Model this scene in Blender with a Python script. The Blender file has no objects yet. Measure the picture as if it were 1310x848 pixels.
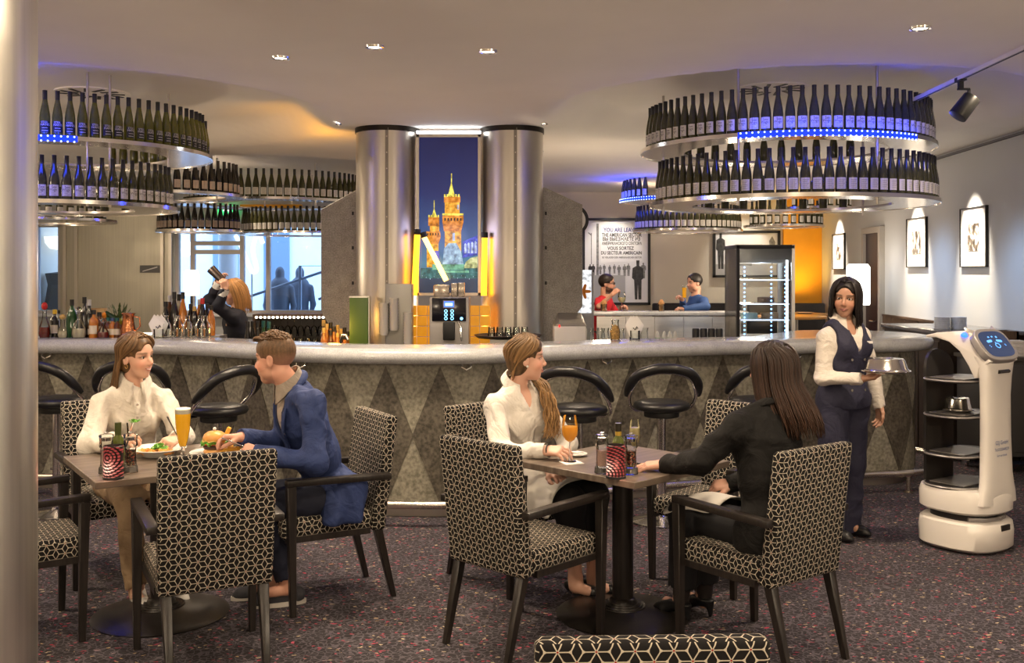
import bpy, bmesh, math, random
import numpy as np
from mathutils import Vector, Matrix
R = math.radians
random.seed(11)
rng = np.random.default_rng(5)
scene = bpy.context.scene
C = scene.collection
# ---------------------------------------------------------------- camera, world, exposure
F_PX, CX, HY, EYE = 1300.0, 655.0, 348.0, 1.70      # focal length and horizon of the 1310x848 frame
cam = bpy.data.cameras.new('camera'); cam_o = bpy.data.objects.new('camera', cam); C.objects.link(cam_o)
cam_o.location = (0, 0, EYE); cam_o.rotation_euler = (R(90), 0, 0)
cam.sensor_width = 36; cam.lens = 36 * F_PX / 1310; cam.shift_y = -(424 - HY) / 1310
cam.clip_start = 0.05
scene.camera = cam_o
scene.view_settings.view_transform = 'Standard'; scene.view_settings.look = 'None'
scene.view_settings.gamma = 1; scene.view_settings.use_curve_mapping = False
scene.view_settings.exposure = 0.2
w = bpy.data.worlds.new('daylight'); scene.world = w; w.use_nodes = True
w.node_tree.nodes['Background'].inputs[0].default_value = (0.47, 0.68, 1.0, 1)
w.node_tree.nodes['Background'].inputs[1].default_value = 4.2
WARM = (1.0, 0.79, 0.56)
def lamp(name, kind, loc, energy, color=WARM, to=None, size=0.05, angle=120, blend=0.6):
    l = bpy.data.lights.new(name, kind); l.energy = energy; l.color = color
    l.shadow_soft_size = size
    o = bpy.data.objects.new(name, l); C.objects.link(o); o.location = loc
    if kind == 'SPOT':
        l.spot_size = R(angle); l.spot_blend = blend
    if to is not None:
        d = Vector(to) - Vector(loc); o.rotation_euler = d.to_track_quat('-Z', 'Y').to_euler()
    return o
# added fill lights without fixtures, mostly behind and beside the camera
for x, y, z, e in [(-3.4, 1.2, 2.0, 100), (3.7, 1.6, 2.0, 100), (0.2, -1.2, 2.0, 120), (-5.6, 6.0, 2.62, 50), (-6.7, 9.6, 2.2, 50), (0.9, 10.6, 1.55, 40), (2.9, 13.0, 1.7, 30)]:
    lamp('fill_light', 'POINT', (x, y, z), e, size=0.18)
# ceiling spots: first row has fixtures below, the rest are added for even light
for i, (x, y, e) in enumerate([(-1.40, 6.15, 190), (-0.79, 5.85, 170), (-0.14, 5.97, 190), (2.17, 5.4, 230),
                               (-2.6, 3.6, 130), (-0.9, 3.4, 130), (0.9, 3.4, 130), (2.8, 3.2, 130),
                               (-2.6, 0.8, 110), (0.3, 0.6, 120), (3.0, 0.8, 110), (0.4, -2.2, 160), (3.2, 6.6, 55),
                               (-3.3, 5.2, 190), (0.6, 9.9, 90), (-2.2, 9.6, 110), (1.2, 12.3, 130), (2.7, 11.6, 80),
                               (-4.2, 13.2, 110), (2.0, 14.9, 120), (2.6, 9.9, 45)]):
    lamp('ceiling_spot_or_fill', 'SPOT', (x, y, 2.985), e, to=(x, y, 0), size=0.06, angle=150, blend=0.8)
# ---------------------------------------------------------------- helpers
def W(px, py, d):                       # a point of the place at depth d seen in that direction
    return Vector(((px - CX) * d / F_PX, d, EYE - (py - HY) * d / F_PX))
def XD(px, d): return (px - CX) * d / F_PX
MATS = {}
def mat(name, col=(0.8, 0.8, 0.8), rough=0.5, metal=0.0, var=0.0, vscale=8.0, emit=None, estr=1.0, trans=0.0, ior=1.45,
        bump=0.0, bscale=60.0, coat=0.0, sss=0.0, attr=None, stretch=None, spec=None, alpha=None):
    if name in MATS: return MATS[name]
    m = bpy.data.materials.new(name); m.use_nodes = True; nt = m.node_tree; N = nt.nodes; L = nt.links
    b = N['Principled BSDF']; I = b.inputs
    I['Base Color'].default_value = (*col, 1); I['Roughness'].default_value = rough; I['Metallic'].default_value = metal
    I['IOR'].default_value = ior
    if trans: I['Transmission Weight'].default_value = trans
    if coat: I['Coat Weight'].default_value = coat; I['Coat Roughness'].default_value = 0.08
    if spec is not None: I['Specular IOR Level'].default_value = spec
    if sss: I['Subsurface Weight'].default_value = sss; I['Subsurface Radius'].default_value = (0.012, 0.005, 0.003); I['Subsurface Scale'].default_value = 1.0
    if alpha is not None: I['Alpha'].default_value = alpha
    if emit is not None: I['Emission Color'].default_value = (*emit, 1); I['Emission Strength'].default_value = estr
    src = None
    if attr:
        a = N.new('ShaderNodeAttribute'); a.attribute_name = attr; src = a.outputs['Color']
        L.new(src, I['Base Color'])
    tc = N.new('ShaderNodeTexCoord')
    vec = tc.outputs['Object']
    if stretch:
        mp = N.new('ShaderNodeMapping'); mp.inputs['Scale'].default_value = stretch; L.new(vec, mp.inputs['Vector']); vec = mp.outputs['Vector']
    if var:
        n = N.new('ShaderNodeTexNoise'); n.inputs['Scale'].default_value = vscale; n.inputs['Detail'].default_value = 4
        L.new(vec, n.inputs['Vector'])
        mr = N.new('ShaderNodeMapRange'); mr.inputs['From Min'].default_value = 0.3; mr.inputs['From Max'].default_value = 0.7
        mr.inputs['To Min'].default_value = 1 - var; mr.inputs['To Max'].default_value = 1 + var; L.new(n.outputs['Fac'], mr.inputs['Value'])
        mx = N.new('ShaderNodeVectorMath'); mx.operation = 'SCALE'
        if src: L.new(src, mx.inputs[0])
        else: mx.inputs[0].default_value = col
        L.new(mr.outputs['Result'], mx.inputs['Scale']); L.new(mx.outputs['Vector'], I['Base Color'])
    if bump:
        n = N.new('ShaderNodeTexNoise'); n.inputs['Scale'].default_value = bscale; n.inputs['Detail'].default_value = 3; n.inputs['Distortion'].default_value = 1.6 if bscale < 18 else 0.0; L.new(vec, n.inputs['Vector'])
        bp = N.new('ShaderNodeBump'); bp.inputs['Strength'].default_value = bump; bp.inputs['Distance'].default_value = 0.05 if bscale < 18 else 0.01
        L.new(n.outputs['Fac'], bp.inputs['Height']); L.new(bp.outputs['Normal'], I['Normal'])
    MATS[name] = m
    return m
def emat(name, col=(1, 1, 1), s=1.0):
    return mat(name, (0.02, 0.02, 0.02), 0.6, emit=col, estr=s)

def tag(o, label, cat, group=None, kind=None):
    if label: o['label'] = label
    if cat: o['category'] = cat
    if group: o['group'] = group
    if kind: o['kind'] = kind
    return o
def thing(name, label, cat, loc=(0, 0, 0), rotz=0.0, group=None):
    o = bpy.data.objects.new(name, None); C.objects.link(o); o.empty_display_size = 0.1
    o.location = loc; o.rotation_euler = (0, 0, rotz)
    return tag(o, label, cat, group)
def copy_tree(o, parent=None):
    c = o.copy(); C.objects.link(c); c.parent = parent
    for ch in list(o.children): copy_tree(ch, c)
    return c
def frame_of(d):
    d = Vector(d).normalized()
    a = Vector((0, 0, 1)) if abs(d.z) < 0.9 else Vector((1, 0, 0))
    u = d.cross(a).normalized(); return u, d.cross(u).normalized()

class MB:
    def __init__(s): s.v = []; s.f = []; s.m = []; s.mi = 0
    def add(s, vs, fs):
        b = len(s.v); s.v += [tuple(v) for v in vs]; s.f += [tuple(b + i for i in f) for f in fs]; s.m += [s.mi] * len(fs); return s
    def use(s, i): s.mi = i; return s
    def box(s, c, d, rz=0.0, M=None):
        x, y, z = d[0] / 2, d[1] / 2, d[2] / 2
        vs = [Vector((i * x, j * y, k * z)) for k in (-1, 1) for j in (-1, 1) for i in (-1, 1)]
        if rz: m = Matrix.Rotation(rz, 3, 'Z'); vs = [m @ v for v in vs]
        if M is not None: vs = [M @ v for v in vs]
        vs = [v + Vector(c) for v in vs]
        return s.add(vs, [(0, 2, 3, 1), (4, 5, 7, 6), (0, 1, 5, 4), (2, 6, 7, 3), (0, 4, 6, 2), (1, 3, 7, 5)])
    def hexa(s, b, t):      # bottom quad and top quad, same order (counter-clockwise from above)
        return s.add(list(b) + list(t), [(3, 2, 1, 0), (4, 5, 6, 7), (0, 1, 5, 4), (1, 2, 6, 5), (2, 3, 7, 6), (3, 0, 4, 7)])
    def ring(s, c, u, v, r, n): return [c + u * (r * math.cos(2 * math.pi * i / n)) + v * (r * math.sin(2 * math.pi * i / n)) for i in range(n)]
    def cyl(s, p0, p1, r0, r1=None, n=16, caps=True):
        p0, p1 = Vector(p0), Vector(p1); r1 = r0 if r1 is None else r1
        u, v = frame_of(p1 - p0)
        vs = s.ring(p0, u, v, r0, n) + s.ring(p1, u, v, r1, n)
        fs = [(i, (i + 1) % n, n + (i + 1) % n, n + i) for i in range(n)]
        if caps: fs += [tuple(range(n - 1, -1, -1)), tuple(range(n, 2 * n))]
        return s.add(vs, fs)
    def tube(s, pts, r, n=8, closed=False, caps=True, flat=1.0):
        pts = [Vector(p) for p in pts]; k = len(pts); vs = []; fs = []
        rs = r if isinstance(r, (list, tuple)) else [r] * k
        u = None
        for i, p in enumerate(pts):
            if closed: d = pts[(i + 1) % k] - pts[i - 1]
            else: d = pts[min(i + 1, k - 1)] - pts[max(i - 1, 0)]
            if d.length < 1e-9: d = Vector((0, 0, 1))
            d.normalize()
            if u is None: u, v = frame_of(d)
            else:
                u = (u - d * u.dot(d)); u = u.normalized() if u.length > 1e-6 else frame_of(d)[0]
                v = d.cross(u).normalized()
            vs += [p + u * (rs[i] * math.cos(2 * math.pi * j / n)) + v * (rs[i] * flat * math.sin(2 * math.pi * j / n)) for j in range(n)]
        for i in range(k if closed else k - 1):
            a, b = i * n, ((i + 1) % k) * n
            fs += [(a + j, a + (j + 1) % n, b + (j + 1) % n, b + j) for j in range(n)]
        if caps and not closed: fs += [tuple(range(n - 1, -1, -1)), tuple((k - 1) * n + j for j in range(n))]
        return s.add(vs, fs)
    def lathe(s, prof, c=(0, 0, 0), n=24, M=None, a0=0.0, a1=2 * math.pi):
        c = Vector(c); full = abs(a1 - a0 - 2 * math.pi) < 1e-6; vs = []; fs = []; k = len(prof); cols = n if full else n + 1
        for i in range(cols):
            a = a0 + (a1 - a0) * i / n
            for r, z in prof:
                p = Vector((r * math.cos(a), r * math.sin(a), z))
                if M is not None: p = M @ p
                vs.append(p + c)
        for i in range(n):
            a, b = i * k, ((i + 1) % cols) * k
            for j in range(k - 1): fs.append((a + j, b + j, b + j + 1, a + j + 1))
        return s.add(vs, fs)
    def prism(s, poly, h0, h1, M=None):     # polygon in XY, extruded along Z, then placed by the 4x4 M
        n = len(poly)
        vs = [Vector((x, y, h0)) for x, y in poly] + [Vector((x, y, h1)) for x, y in poly]
        if M is not None: vs = [M @ v for v in vs]
        fs = [tuple(range(n - 1, -1, -1)), tuple(range(n, 2 * n))] + [(i, (i + 1) % n, n + (i + 1) % n, n + i) for i in range(n)]
        return s.add(vs, fs)
    def ell(s, c, r, n=14, m=9, M=None):
        c = Vector(c); r = r if hasattr(r, '__len__') else (r, r, r); vs = []; fs = []
        for j in range(m + 1):
            t = math.pi * j / m
            for i in range(n):
                a = 2 * math.pi * i / n
                p = Vector((r[0] * math.sin(t) * math.cos(a), r[1] * math.sin(t) * math.sin(a), -r[2] * math.cos(t)))
                if M is not None: p = M @ p
                vs.append(p + c)
        for j in range(m):
            for i in range(n): fs.append((j * n + i, j * n + (i + 1) % n, (j + 1) * n + (i + 1) % n, (j + 1) * n + i))
        return s.add(vs, fs)
    def mesh(s, name, mats, bevel=0.0, seg=2, smooth=True, boxuv=False, angle=40):
        me = bpy.data.meshes.new(name); me.from_pydata(s.v, [], s.f)
        for mm in (mats if isinstance(mats, (list, tuple)) else [mats]): me.materials.append(mm)
        if max(s.m, default=0) > 0: me.polygons.foreach_set('material_index', s.m)
        bm = bmesh.new(); bm.from_mesh(me)
        bmesh.ops.remove_doubles(bm, verts=bm.verts, dist=1e-6)
        if bevel:
            es = [e for e in bm.edges if len(e.link_faces) == 2 and e.calc_face_angle(0) > R(28)]
            bmesh.ops.bevel(bm, geom=es, offset=bevel, segments=seg, profile=0.5, affect='EDGES', clamp_overlap=True)
        bmesh.ops.recalc_face_normals(bm, faces=bm.faces)
        bm.to_mesh(me); bm.free()
        if smooth:
            me.polygons.foreach_set('use_smooth', [True] * len(me.polygons)); me.set_sharp_from_angle(angle=R(angle))
        if boxuv: box_uv(me)
        me.update(); return me
    def obj(s, name, mats, parent=None, loc=None, **kw):
        o = bpy.data.objects.new(name, s.mesh(name, mats, **kw)); C.objects.link(o)
        if parent is not None: o.parent = parent
        if loc is not None: o.location = loc
        return o
def box_uv(me):
    uv = me.uv_layers.new(name='UVMap'); d = []
    for p in me.polygons:
        n = p.normal; ax = max(range(3), key=lambda i: abs(n[i]))
        for vi in p.vertices:
            c = me.vertices[vi].co
            d += [c[1], c[2]] if ax == 0 else ([c[0], c[2]] if ax == 1 else [c[0], c[1]])
    uv.data.foreach_set('uv', d)
def rebase(o, loc):                          # move an object's origin to loc, geometry stays
    loc = Vector(loc); o.data.transform(Matrix.Translation(-loc)); o.location = loc; return o
def spline(pts, n):                          # Catmull-Rom through the points
    P = [Vector(p) for p in pts]; P = [P[0] * 2 - P[1]] + P + [P[-1] * 2 - P[-2]]; out = []
    for i in range(1, len(P) - 2):
        for j in range(n):
            t = j / n; a, b, c, d = P[i - 1], P[i], P[i + 1], P[i + 2]
            out.append(0.5 * (2 * b + (c - a) * t + (2 * a - 5 * b + 4 * c - d) * t * t + (3 * b - a - 3 * c + d) * t ** 3))
    out.append(P[-2]); return out
def text_geo(txt, size, sx=1.0, bold=0.0):             # flat letters as polygons, baseline at 0, centred
    cu = bpy.data.curves.new('t', 'FONT'); cu.body = txt; cu.size = size; cu.align_x = 'CENTER'; cu.resolution_u = 2; cu.offset = bold
    o = bpy.data.objects.new('t', cu); C.objects.link(o)
    me = bpy.data.meshes.new_from_object(o.evaluated_get(bpy.context.evaluated_depsgraph_get()))
    vs = [(v.co.x * sx, v.co.y) for v in me.vertices]; fs = [tuple(p.vertices) for p in me.polygons]
    bpy.data.objects.remove(o); bpy.data.curves.remove(cu); bpy.data.meshes.remove(me)
    return vs, fs
# ---------------------------------------------------------------- special materials
def nodes_of(name, rough=0.6, metal=0.0):
    m = bpy.data.materials.new(name); m.use_nodes = True; MATS[name] = m
    nt = m.node_tree; b = nt.nodes['Principled BSDF']; b.inputs['Roughness'].default_value = rough; b.inputs['Metallic'].default_value = metal
    return m, nt.nodes, nt.links, b
class NG:                                     # terse arithmetic on node sockets
    def __init__(s, N, L): s.N, s.L = N, L
    def put(s, sock, v):
        if isinstance(v, (int, float)): sock.default_value = v
        elif isinstance(v, tuple): sock.default_value = v
        else: s.L.new(v, sock)
    def m(s, op, a, b=0.0, c=0.0):
        n = s.N.new('ShaderNodeMath'); n.operation = op; s.put(n.inputs[0], a); s.put(n.inputs[1], b); s.put(n.inputs[2], c); return n.outputs[0]
    def mix(s, f, a, b):
        n = s.N.new('ShaderNodeMix'); n.data_type = 'RGBA'; s.put(n.inputs[0], f); s.put(n.inputs[6], a); s.put(n.inputs[7], b); return n.outputs[2]
    def noise(s, vec, sc, det=3.0, out='Fac'):
        n = s.N.new('ShaderNodeTexNoise'); n.inputs['Scale'].default_value = sc; n.inputs['Detail'].default_value = det; s.L.new(vec, n.inputs['Vector']); return n.outputs[out]
    def vor(s, vec, sc, feat='F1'):
        n = s.N.new('ShaderNodeTexVoronoi'); n.feature = feat; n.inputs['Scale'].default_value = sc; s.L.new(vec, n.inputs['Vector']); return n
    def ramp(s, f, stops, interp='LINEAR'):
        n = s.N.new('ShaderNodeValToRGB'); n.color_ramp.interpolation = interp; e = n.color_ramp.elements
        while len(e) < len(stops): e.new(0.5)
        for el, (p, c) in zip(e, stops): el.position = p; el.color = (*c, 1)
        s.L.new(f, n.inputs[0]); return n.outputs[0]
def make_fabric():
    m, N, L, b = nodes_of('star_fabric', 0.85); g = NG(N, L)
    uv = N.new('ShaderNodeTexCoord').outputs['UV']; sp = N.new('ShaderNodeSeparateXYZ'); L.new(uv, sp.inputs[0]); x, y = sp.outputs[0], sp.outputs[1]
    a = 0.0455; h = a * math.sqrt(3) / 2; best = None; dot = None
    for k in range(3):
        t = R(90 + 60 * k); c, sn = math.cos(t), math.sin(t)
        u = g.m('ADD', g.m('MULTIPLY', x, c / a), g.m('MULTIPLY', y, sn / a))
        v = g.m('ADD', g.m('MULTIPLY', x, -sn / h), g.m('MULTIPLY', y, c / h))
        row = g.m('ROUND', v); dv = g.m('ABSOLUTE', g.m('SUBTRACT', v, row))
        fu = g.m('FRACT', g.m('ADD', u, g.m('MULTIPLY', row, 0.5)))
        q = g.m('MULTIPLY', fu, g.m('SUBTRACT', 1.0, fu))
        wd = g.m('MINIMUM', g.m('SUBTRACT', g.m('MULTIPLY', g.m('MINIMUM', fu, g.m('SUBTRACT', 1.0, fu)), 0.577), 0.031), g.m('MULTIPLY', q, 0.90))
        d = g.m('SUBTRACT', wd, g.m('MULTIPLY', dv, h / a))
        best = d if best is None else g.m('MAXIMUM', best, d)
        if k == 0:
            e = g.m('MINIMUM', fu, g.m('SUBTRACT', 1.0, fu)); dot = g.m('ADD', e, g.m('MULTIPLY', dv, h / a))
    petal = g.m('SMOOTHSTEP', -0.012, 0.014, best) if False else g.m('MULTIPLY', g.m('ADD', best, 0.01), 45.0)
    petal = g.m('MINIMUM', g.m('MAXIMUM', petal, 0.0), 1.0)
    red = g.m('LESS_THAN', dot, 0.06)
    wv = g.noise(uv, 900, 1.0)
    beige = g.mix(wv, (0.40, 0.35, 0.27, 1), (0.62, 0.56, 0.46, 1))
    col = g.mix(petal, beige, (0.011, 0.010, 0.010, 1)); col = g.mix(red, col, (0.30, 0.014, 0.012, 1))
    L.new(col, b.inputs['Base Color'])
    bp = N.new('ShaderNodeBump'); bp.inputs['Strength'].default_value = 0.35; bp.inputs['Distance'].default_value = 0.002
    L.new(g.m('ADD', g.m('MULTIPLY', petal, -0.7), g.m('MULTIPLY', wv, 0.5)), bp.inputs['Height']); L.new(bp.outputs[0], b.inputs['Normal'])
    b.inputs['Specular IOR Level'].default_value = 0.15
    return m
def make_carpet():
    m, N, L, b = nodes_of('carpet', 0.95); g = NG(N, L)
    co = N.new('ShaderNodeTexCoord').outputs['Object']
    wob = N.new('ShaderNodeVectorMath'); wob.operation = 'MULTIPLY_ADD'; L.new(g.noise(co, 22, 2.0, 'Color'), wob.inputs[0]); wob.inputs[1].default_value = (0.05, 0.05, 0); L.new(co, wob.inputs[2])
    lines = g.vor(wob.outputs[0], 34, 'DISTANCE_TO_EDGE').outputs['Distance']
    ln = g.m('LESS_THAN', lines, 0.075)
    mp = N.new('ShaderNodeMapping'); mp.inputs['Scale'].default_value = (0.55, 1.25, 1); L.new(wob.outputs[0], mp.inputs[0])
    v1 = g.vor(mp.outputs[0], 40); sep = N.new('ShaderNodeSeparateColor'); L.new(v1.outputs['Color'], sep.inputs[0])
    fleck = g.m('MULTIPLY', g.m('LESS_THAN', v1.outputs['Distance'], 0.21), g.m('GREATER_THAN', sep.outputs[0], 0.12))
    fcol = g.ramp(sep.outputs[1], [(0.0, (0.36, 0.025, 0.06)), (0.34, (0.42, 0.07, 0.12)), (0.5, (0.50, 0.40, 0.26)), (0.72, (0.25, 0.17, 0.19)), (0.88, (0.42, 0.29, 0.14))], 'CONSTANT')
    base = g.ramp(g.noise(co, 60, 3.0), [(0.3, (0.008, 0.006, 0.008)), (0.7, (0.022, 0.017, 0.022))])
    c1 = g.mix(ln, base, (0.078, 0.066, 0.080, 1)); c2 = g.mix(fleck, c1, fcol)
    L.new(c2, b.inputs['Base Color'])
    bp = N.new('ShaderNodeBump'); bp.inputs['Strength'].default_value = 0.5; bp.inputs['Distance'].default_value = 0.004
    L.new(g.noise(co, 350, 2.0), bp.inputs['Height']); L.new(bp.outputs[0], b.inputs['Normal'])
    return m
def make_stone(name, c0, c1, sc=42, rough=0.45):
    m, N, L, b = nodes_of(name, rough); g = NG(N, L)
    co = N.new('ShaderNodeTexCoord').outputs['Object']
    f = g.m('ADD', g.m('MULTIPLY', g.noise(co, sc, 5.0), 0.75), g.m('MULTIPLY', g.noise(co, sc / 7, 2.0), 0.3))
    L.new(g.ramp(f, [(0.38, c0), (0.66, c1)]), b.inputs['Base Color'])
    bp = N.new('ShaderNodeBump'); bp.inputs['Strength'].default_value = 0.25; bp.inputs['Distance'].default_value = 0.003
    L.new(f, bp.inputs['Height']); L.new(bp.outputs[0], b.inputs['Normal'])
    return m
def make_wood(name, c0, c1, rough=0.4, sc=(3, 60, 3)):
    m, N, L, b = nodes_of(name, rough); g = NG(N, L)
    mp = N.new('ShaderNodeMapping'); mp.inputs['Scale'].default_value = sc; L.new(N.new('ShaderNodeTexCoord').outputs['Object'], mp.inputs[0])
    f = g.noise(mp.outputs[0], 1.6, 5.0)
    L.new(g.ramp(f, [(0.35, c0), (0.68, c1)]), b.inputs['Base Color'])
    return m
def make_brushed(name, col, rough=0.32, sc=(2, 2, 160)):
    m, N, L, b = nodes_of(name, rough, 1.0); g = NG(N, L)
    mp = N.new('ShaderNodeMapping'); mp.inputs['Scale'].default_value = sc; co = N.new('ShaderNodeTexCoord').outputs['Object']; L.new(co, mp.inputs[0])
    f = g.noise(mp.outputs[0], 1.5, 3.0)
    L.new(g.mix(f, tuple(c * 0.78 for c in col) + (1,), tuple(min(1, c * 1.12) for c in col) + (1,)), b.inputs['Base Color'])
    rr = g.m('ADD', g.m('MULTIPLY', g.noise(co, 3.0, 3.0), 0.22), rough - 0.1); L.new(rr, b.inputs['Roughness'])
    return m
FABRIC = make_fabric(); CARPET = make_carpet()
STONE_L = make_stone('bar_stone_light', (0.120, 0.112, 0.085), (0.29, 0.272, 0.215))
STONE_D = make_stone('bar_stone_dark', (0.030, 0.026, 0.020), (0.120, 0.105, 0.082))
WOOD_BLK = make_wood('black_stained_wood', (0.010, 0.008, 0.007), (0.024, 0.019, 0.016), 0.32, (40, 40, 2))
WOOD_TOP = make_wood('grey_oak_top', (0.105, 0.078, 0.058), (0.185, 0.145, 0.112), 0.38, (2, 26, 2))
WOOD_PAN = make_wood('brown_wall_wood', (0.070, 0.042, 0.026), (0.135, 0.085, 0.052), 0.4, (30, 3, 3))
STEEL = make_brushed('brushed_steel', (0.60, 0.56, 0.50), 0.36, (2, 2, 0.8))
STEEL_W = make_brushed('pale_brushed_steel', (0.80, 0.77, 0.70), 0.34, (30, 30, 0.5))
STEEL_P = make_stone('speckled_zinc', (0.20, 0.185, 0.165), (0.38, 0.36, 0.32), 90, 0.5)
CHROME = mat('chrome', (0.82, 0.80, 0.78), 0.12, 1.0)
CEIL = mat('ceiling_paint', (0.90, 0.87, 0.82), 0.8, var=0.02, vscale=2)
CREAM = mat('cream_wall_paint', (0.76, 0.70, 0.58), 0.8, var=0.02, vscale=2)
GREYW = mat('grey_white_wall_paint', (0.54, 0.56, 0.57), 0.8, var=0.02, vscale=2)
ORANGE = mat('orange_wall_paint', (0.85, 0.40, 0.03), 0.75, var=0.03)
BLACK = mat('matt_black', (0.012, 0.012, 0.012), 0.5)
BLKLEA = mat('black_leather', (0.010, 0.010, 0.011), 0.33, bump=0.12, bscale=140)
GLASS = mat('clear_glass', (1, 1, 1), 0.02, trans=1.0, ior=1.45)
WHITE = mat('white_glaze', (0.82, 0.80, 0.76), 0.18, coat=0.3)
def make_pane(name, tint=(0.9, 0.95, 1.0), refl=0.12):
    m = bpy.data.materials.new(name); m.use_nodes = True; nt = m.node_tree; N, L = nt.nodes, nt.links; N.clear()
    o = N.new('ShaderNodeOutputMaterial'); t = N.new('ShaderNodeBsdfTransparent'); t.inputs[0].default_value = (*tint, 1)
    gl = N.new('ShaderNodeBsdfGlossy'); gl.inputs['Roughness'].default_value = 0.03; lw = N.new('ShaderNodeFresnel'); lw.inputs[0].default_value = 1.45
    mx = N.new('ShaderNodeMixShader'); L.new(lw.outputs[0], mx.inputs[0]); L.new(t.outputs[0], mx.inputs[1]); L.new(gl.outputs[0], mx.inputs[2]); L.new(mx.outputs[0], o.inputs[0])
    MATS[name] = m; return m
PANE = make_pane('window_pane')
# ---------------------------------------------------------------- the setting
def struct(o): o['kind'] = 'structure'; return o
floor = struct(MB().add([(-8, -4, 0), (6, -4, 0), (6, 17, 0), (-8, 17, 0)], [(0, 1, 2, 3)]).obj('floor', CARPET))
# ceiling with the two shallow round recesses over the bottle racks
RC = [(2.25, 8.35), (-3.7, 8.4)]
gx, gy = np.linspace(-8, 6, 141), np.linspace(-4, 17, 211)
GX, GY = np.meshgrid(gx, gy, indexing='ij'); Z = np.full_like(GX, 3.0)
for (cx, cy), rr_ in zip(RC, (2.0, 2.25)):
    r = np.hypot(GX - cx, GY - cy); t = np.clip((rr_ - r) / 0.42, 0, 1); Z = np.maximum(Z, 3.0 + 0.22 * t * t * (3 - 2 * t))
r = np.hypot(GX + 3.2, GY - 13.2); t = np.clip((1.9 - r) / 0.4, 0, 1); Z = np.maximum(Z, 3.0 + 0.16 * t * t * (3 - 2 * t))
vs = np.stack([GX, GY, Z], -1).reshape(-1, 3); ny = len(gy)
fs = [(i * ny + j, i * ny + j + 1, (i + 1) * ny + j + 1, (i + 1) * ny + j) for i in range(len(gx) - 1) for j in range(ny - 1)]
cb = MB(); cb.v = [tuple(v) for v in vs]; cb.f = fs; cb.m = [0] * len(fs)
ceiling = struct(cb.obj('ceiling', CEIL, angle=180))
def wallx(y): return 4.19 + 0.05 * y
WA = math.atan(0.05)                         # the right wall leans this much to the right going back
def on_wall(y, z, off=0.0): return Vector((wallx(y) - off, y + off * 0.05, z))
def wall_poly(y0, y1, z0, z1, t):            # box on the inner side of the right wall
    a, b = wallx(y0), wallx(y1)
    return [(a - t, y0, z0), (a, y0, z0), (b, y1, z0), (b - t, y1, z0)], [(a - t, y0, z1), (a, y0, z1), (b, y1, z1), (b - t, y1, z1)]
def wbox(mb, y0, y1, z0, z1, t0, t1):
    bb, tt = [], []
    for z, L_ in ((z0, bb), (z1, tt)):
        L_ += [(wallx(y0) - t1, y0, z), (wallx(y0) - t0, y0, z), (wallx(y1) - t0, y1, z), (wallx(y1) - t1, y1, z)]
    return mb.hexa(bb, tt)
struct(wbox(MB(), -4, 17, 0, 3.05, -0.2, 0.0).obj('wall_right', GREYW))
struct(MB().box((2.1, 16.6, 1.52), (6.2, 0.2, 3.05)).obj('wall_back', CREAM))
struct(MB().box((-7.6, 6.5, 1.52), (0.2, 21, 3.05)).obj('wall_left', CREAM))
struct(MB().box((-1.0, -3.9, 1.52), (14, 0.2, 3.05)).obj('wall_front', CREAM))
struct(MB().box((-1.05, 15.85, 1.52), (0.2, 1.5, 3.05)).obj('wall_return', CREAM))
struct(MB().box((4.70, 16.46, 1.5), (0.62, 0.06, 2.98)).obj('trim_1', ORANGE))
# window wall at the back left
ww = MB(); YW = 15.2
for x0, x1, z0, z1 in [(-7.5, -1.1, 0, 1.08), (-7.5, -1.1, 2.42, 3.05), (-6.72, -5.02, 1.08, 2.42), (-2.72, -1.1, 1.08, 2.42)]:
    ww.box(((x0 + x1) / 2, YW, (z0 + z1) / 2), (x1 - x0, 0.16, z1 - z0))
struct(ww.obj('wall_window', GREYW))
cl = struct(MB().box((-5.87, YW - 0.11, 1.5), (1.66, 0.05, 2.96)).obj('trim_2', make_brushed('olive_wall_steel', (0.46, 0.44, 0.37), 0.4, (30, 30, 0.5))))
for x in (-6.62, -6.45, -5.18, -5.06):
    MB().box((x, YW - 0.15, 1.5), (0.045, 0.05, 2.96)).obj('panel_joint', STEEL, cl)
sg = MB().box((-5.36, YW - 0.145, 1.745), (0.30, 0.02, 0.11)).obj('sign_plate', mat('grey_sign', (0.12, 0.12, 0.12), 0.4), cl)
MB().add([(-5.47, YW - 0.157, 1.705), (-5.25, YW - 0.157, 1.765), (-5.25, YW - 0.157, 1.785), (-5.47, YW - 0.157, 1.718)], [(0, 1, 2, 3)]).obj('sign_arrow', mat('sign_white', (0.6, 0.6, 0.6), 0.5), sg)
FRM = mat('window_frame_grey', (0.55, 0.52, 0.50), 0.45)
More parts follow.
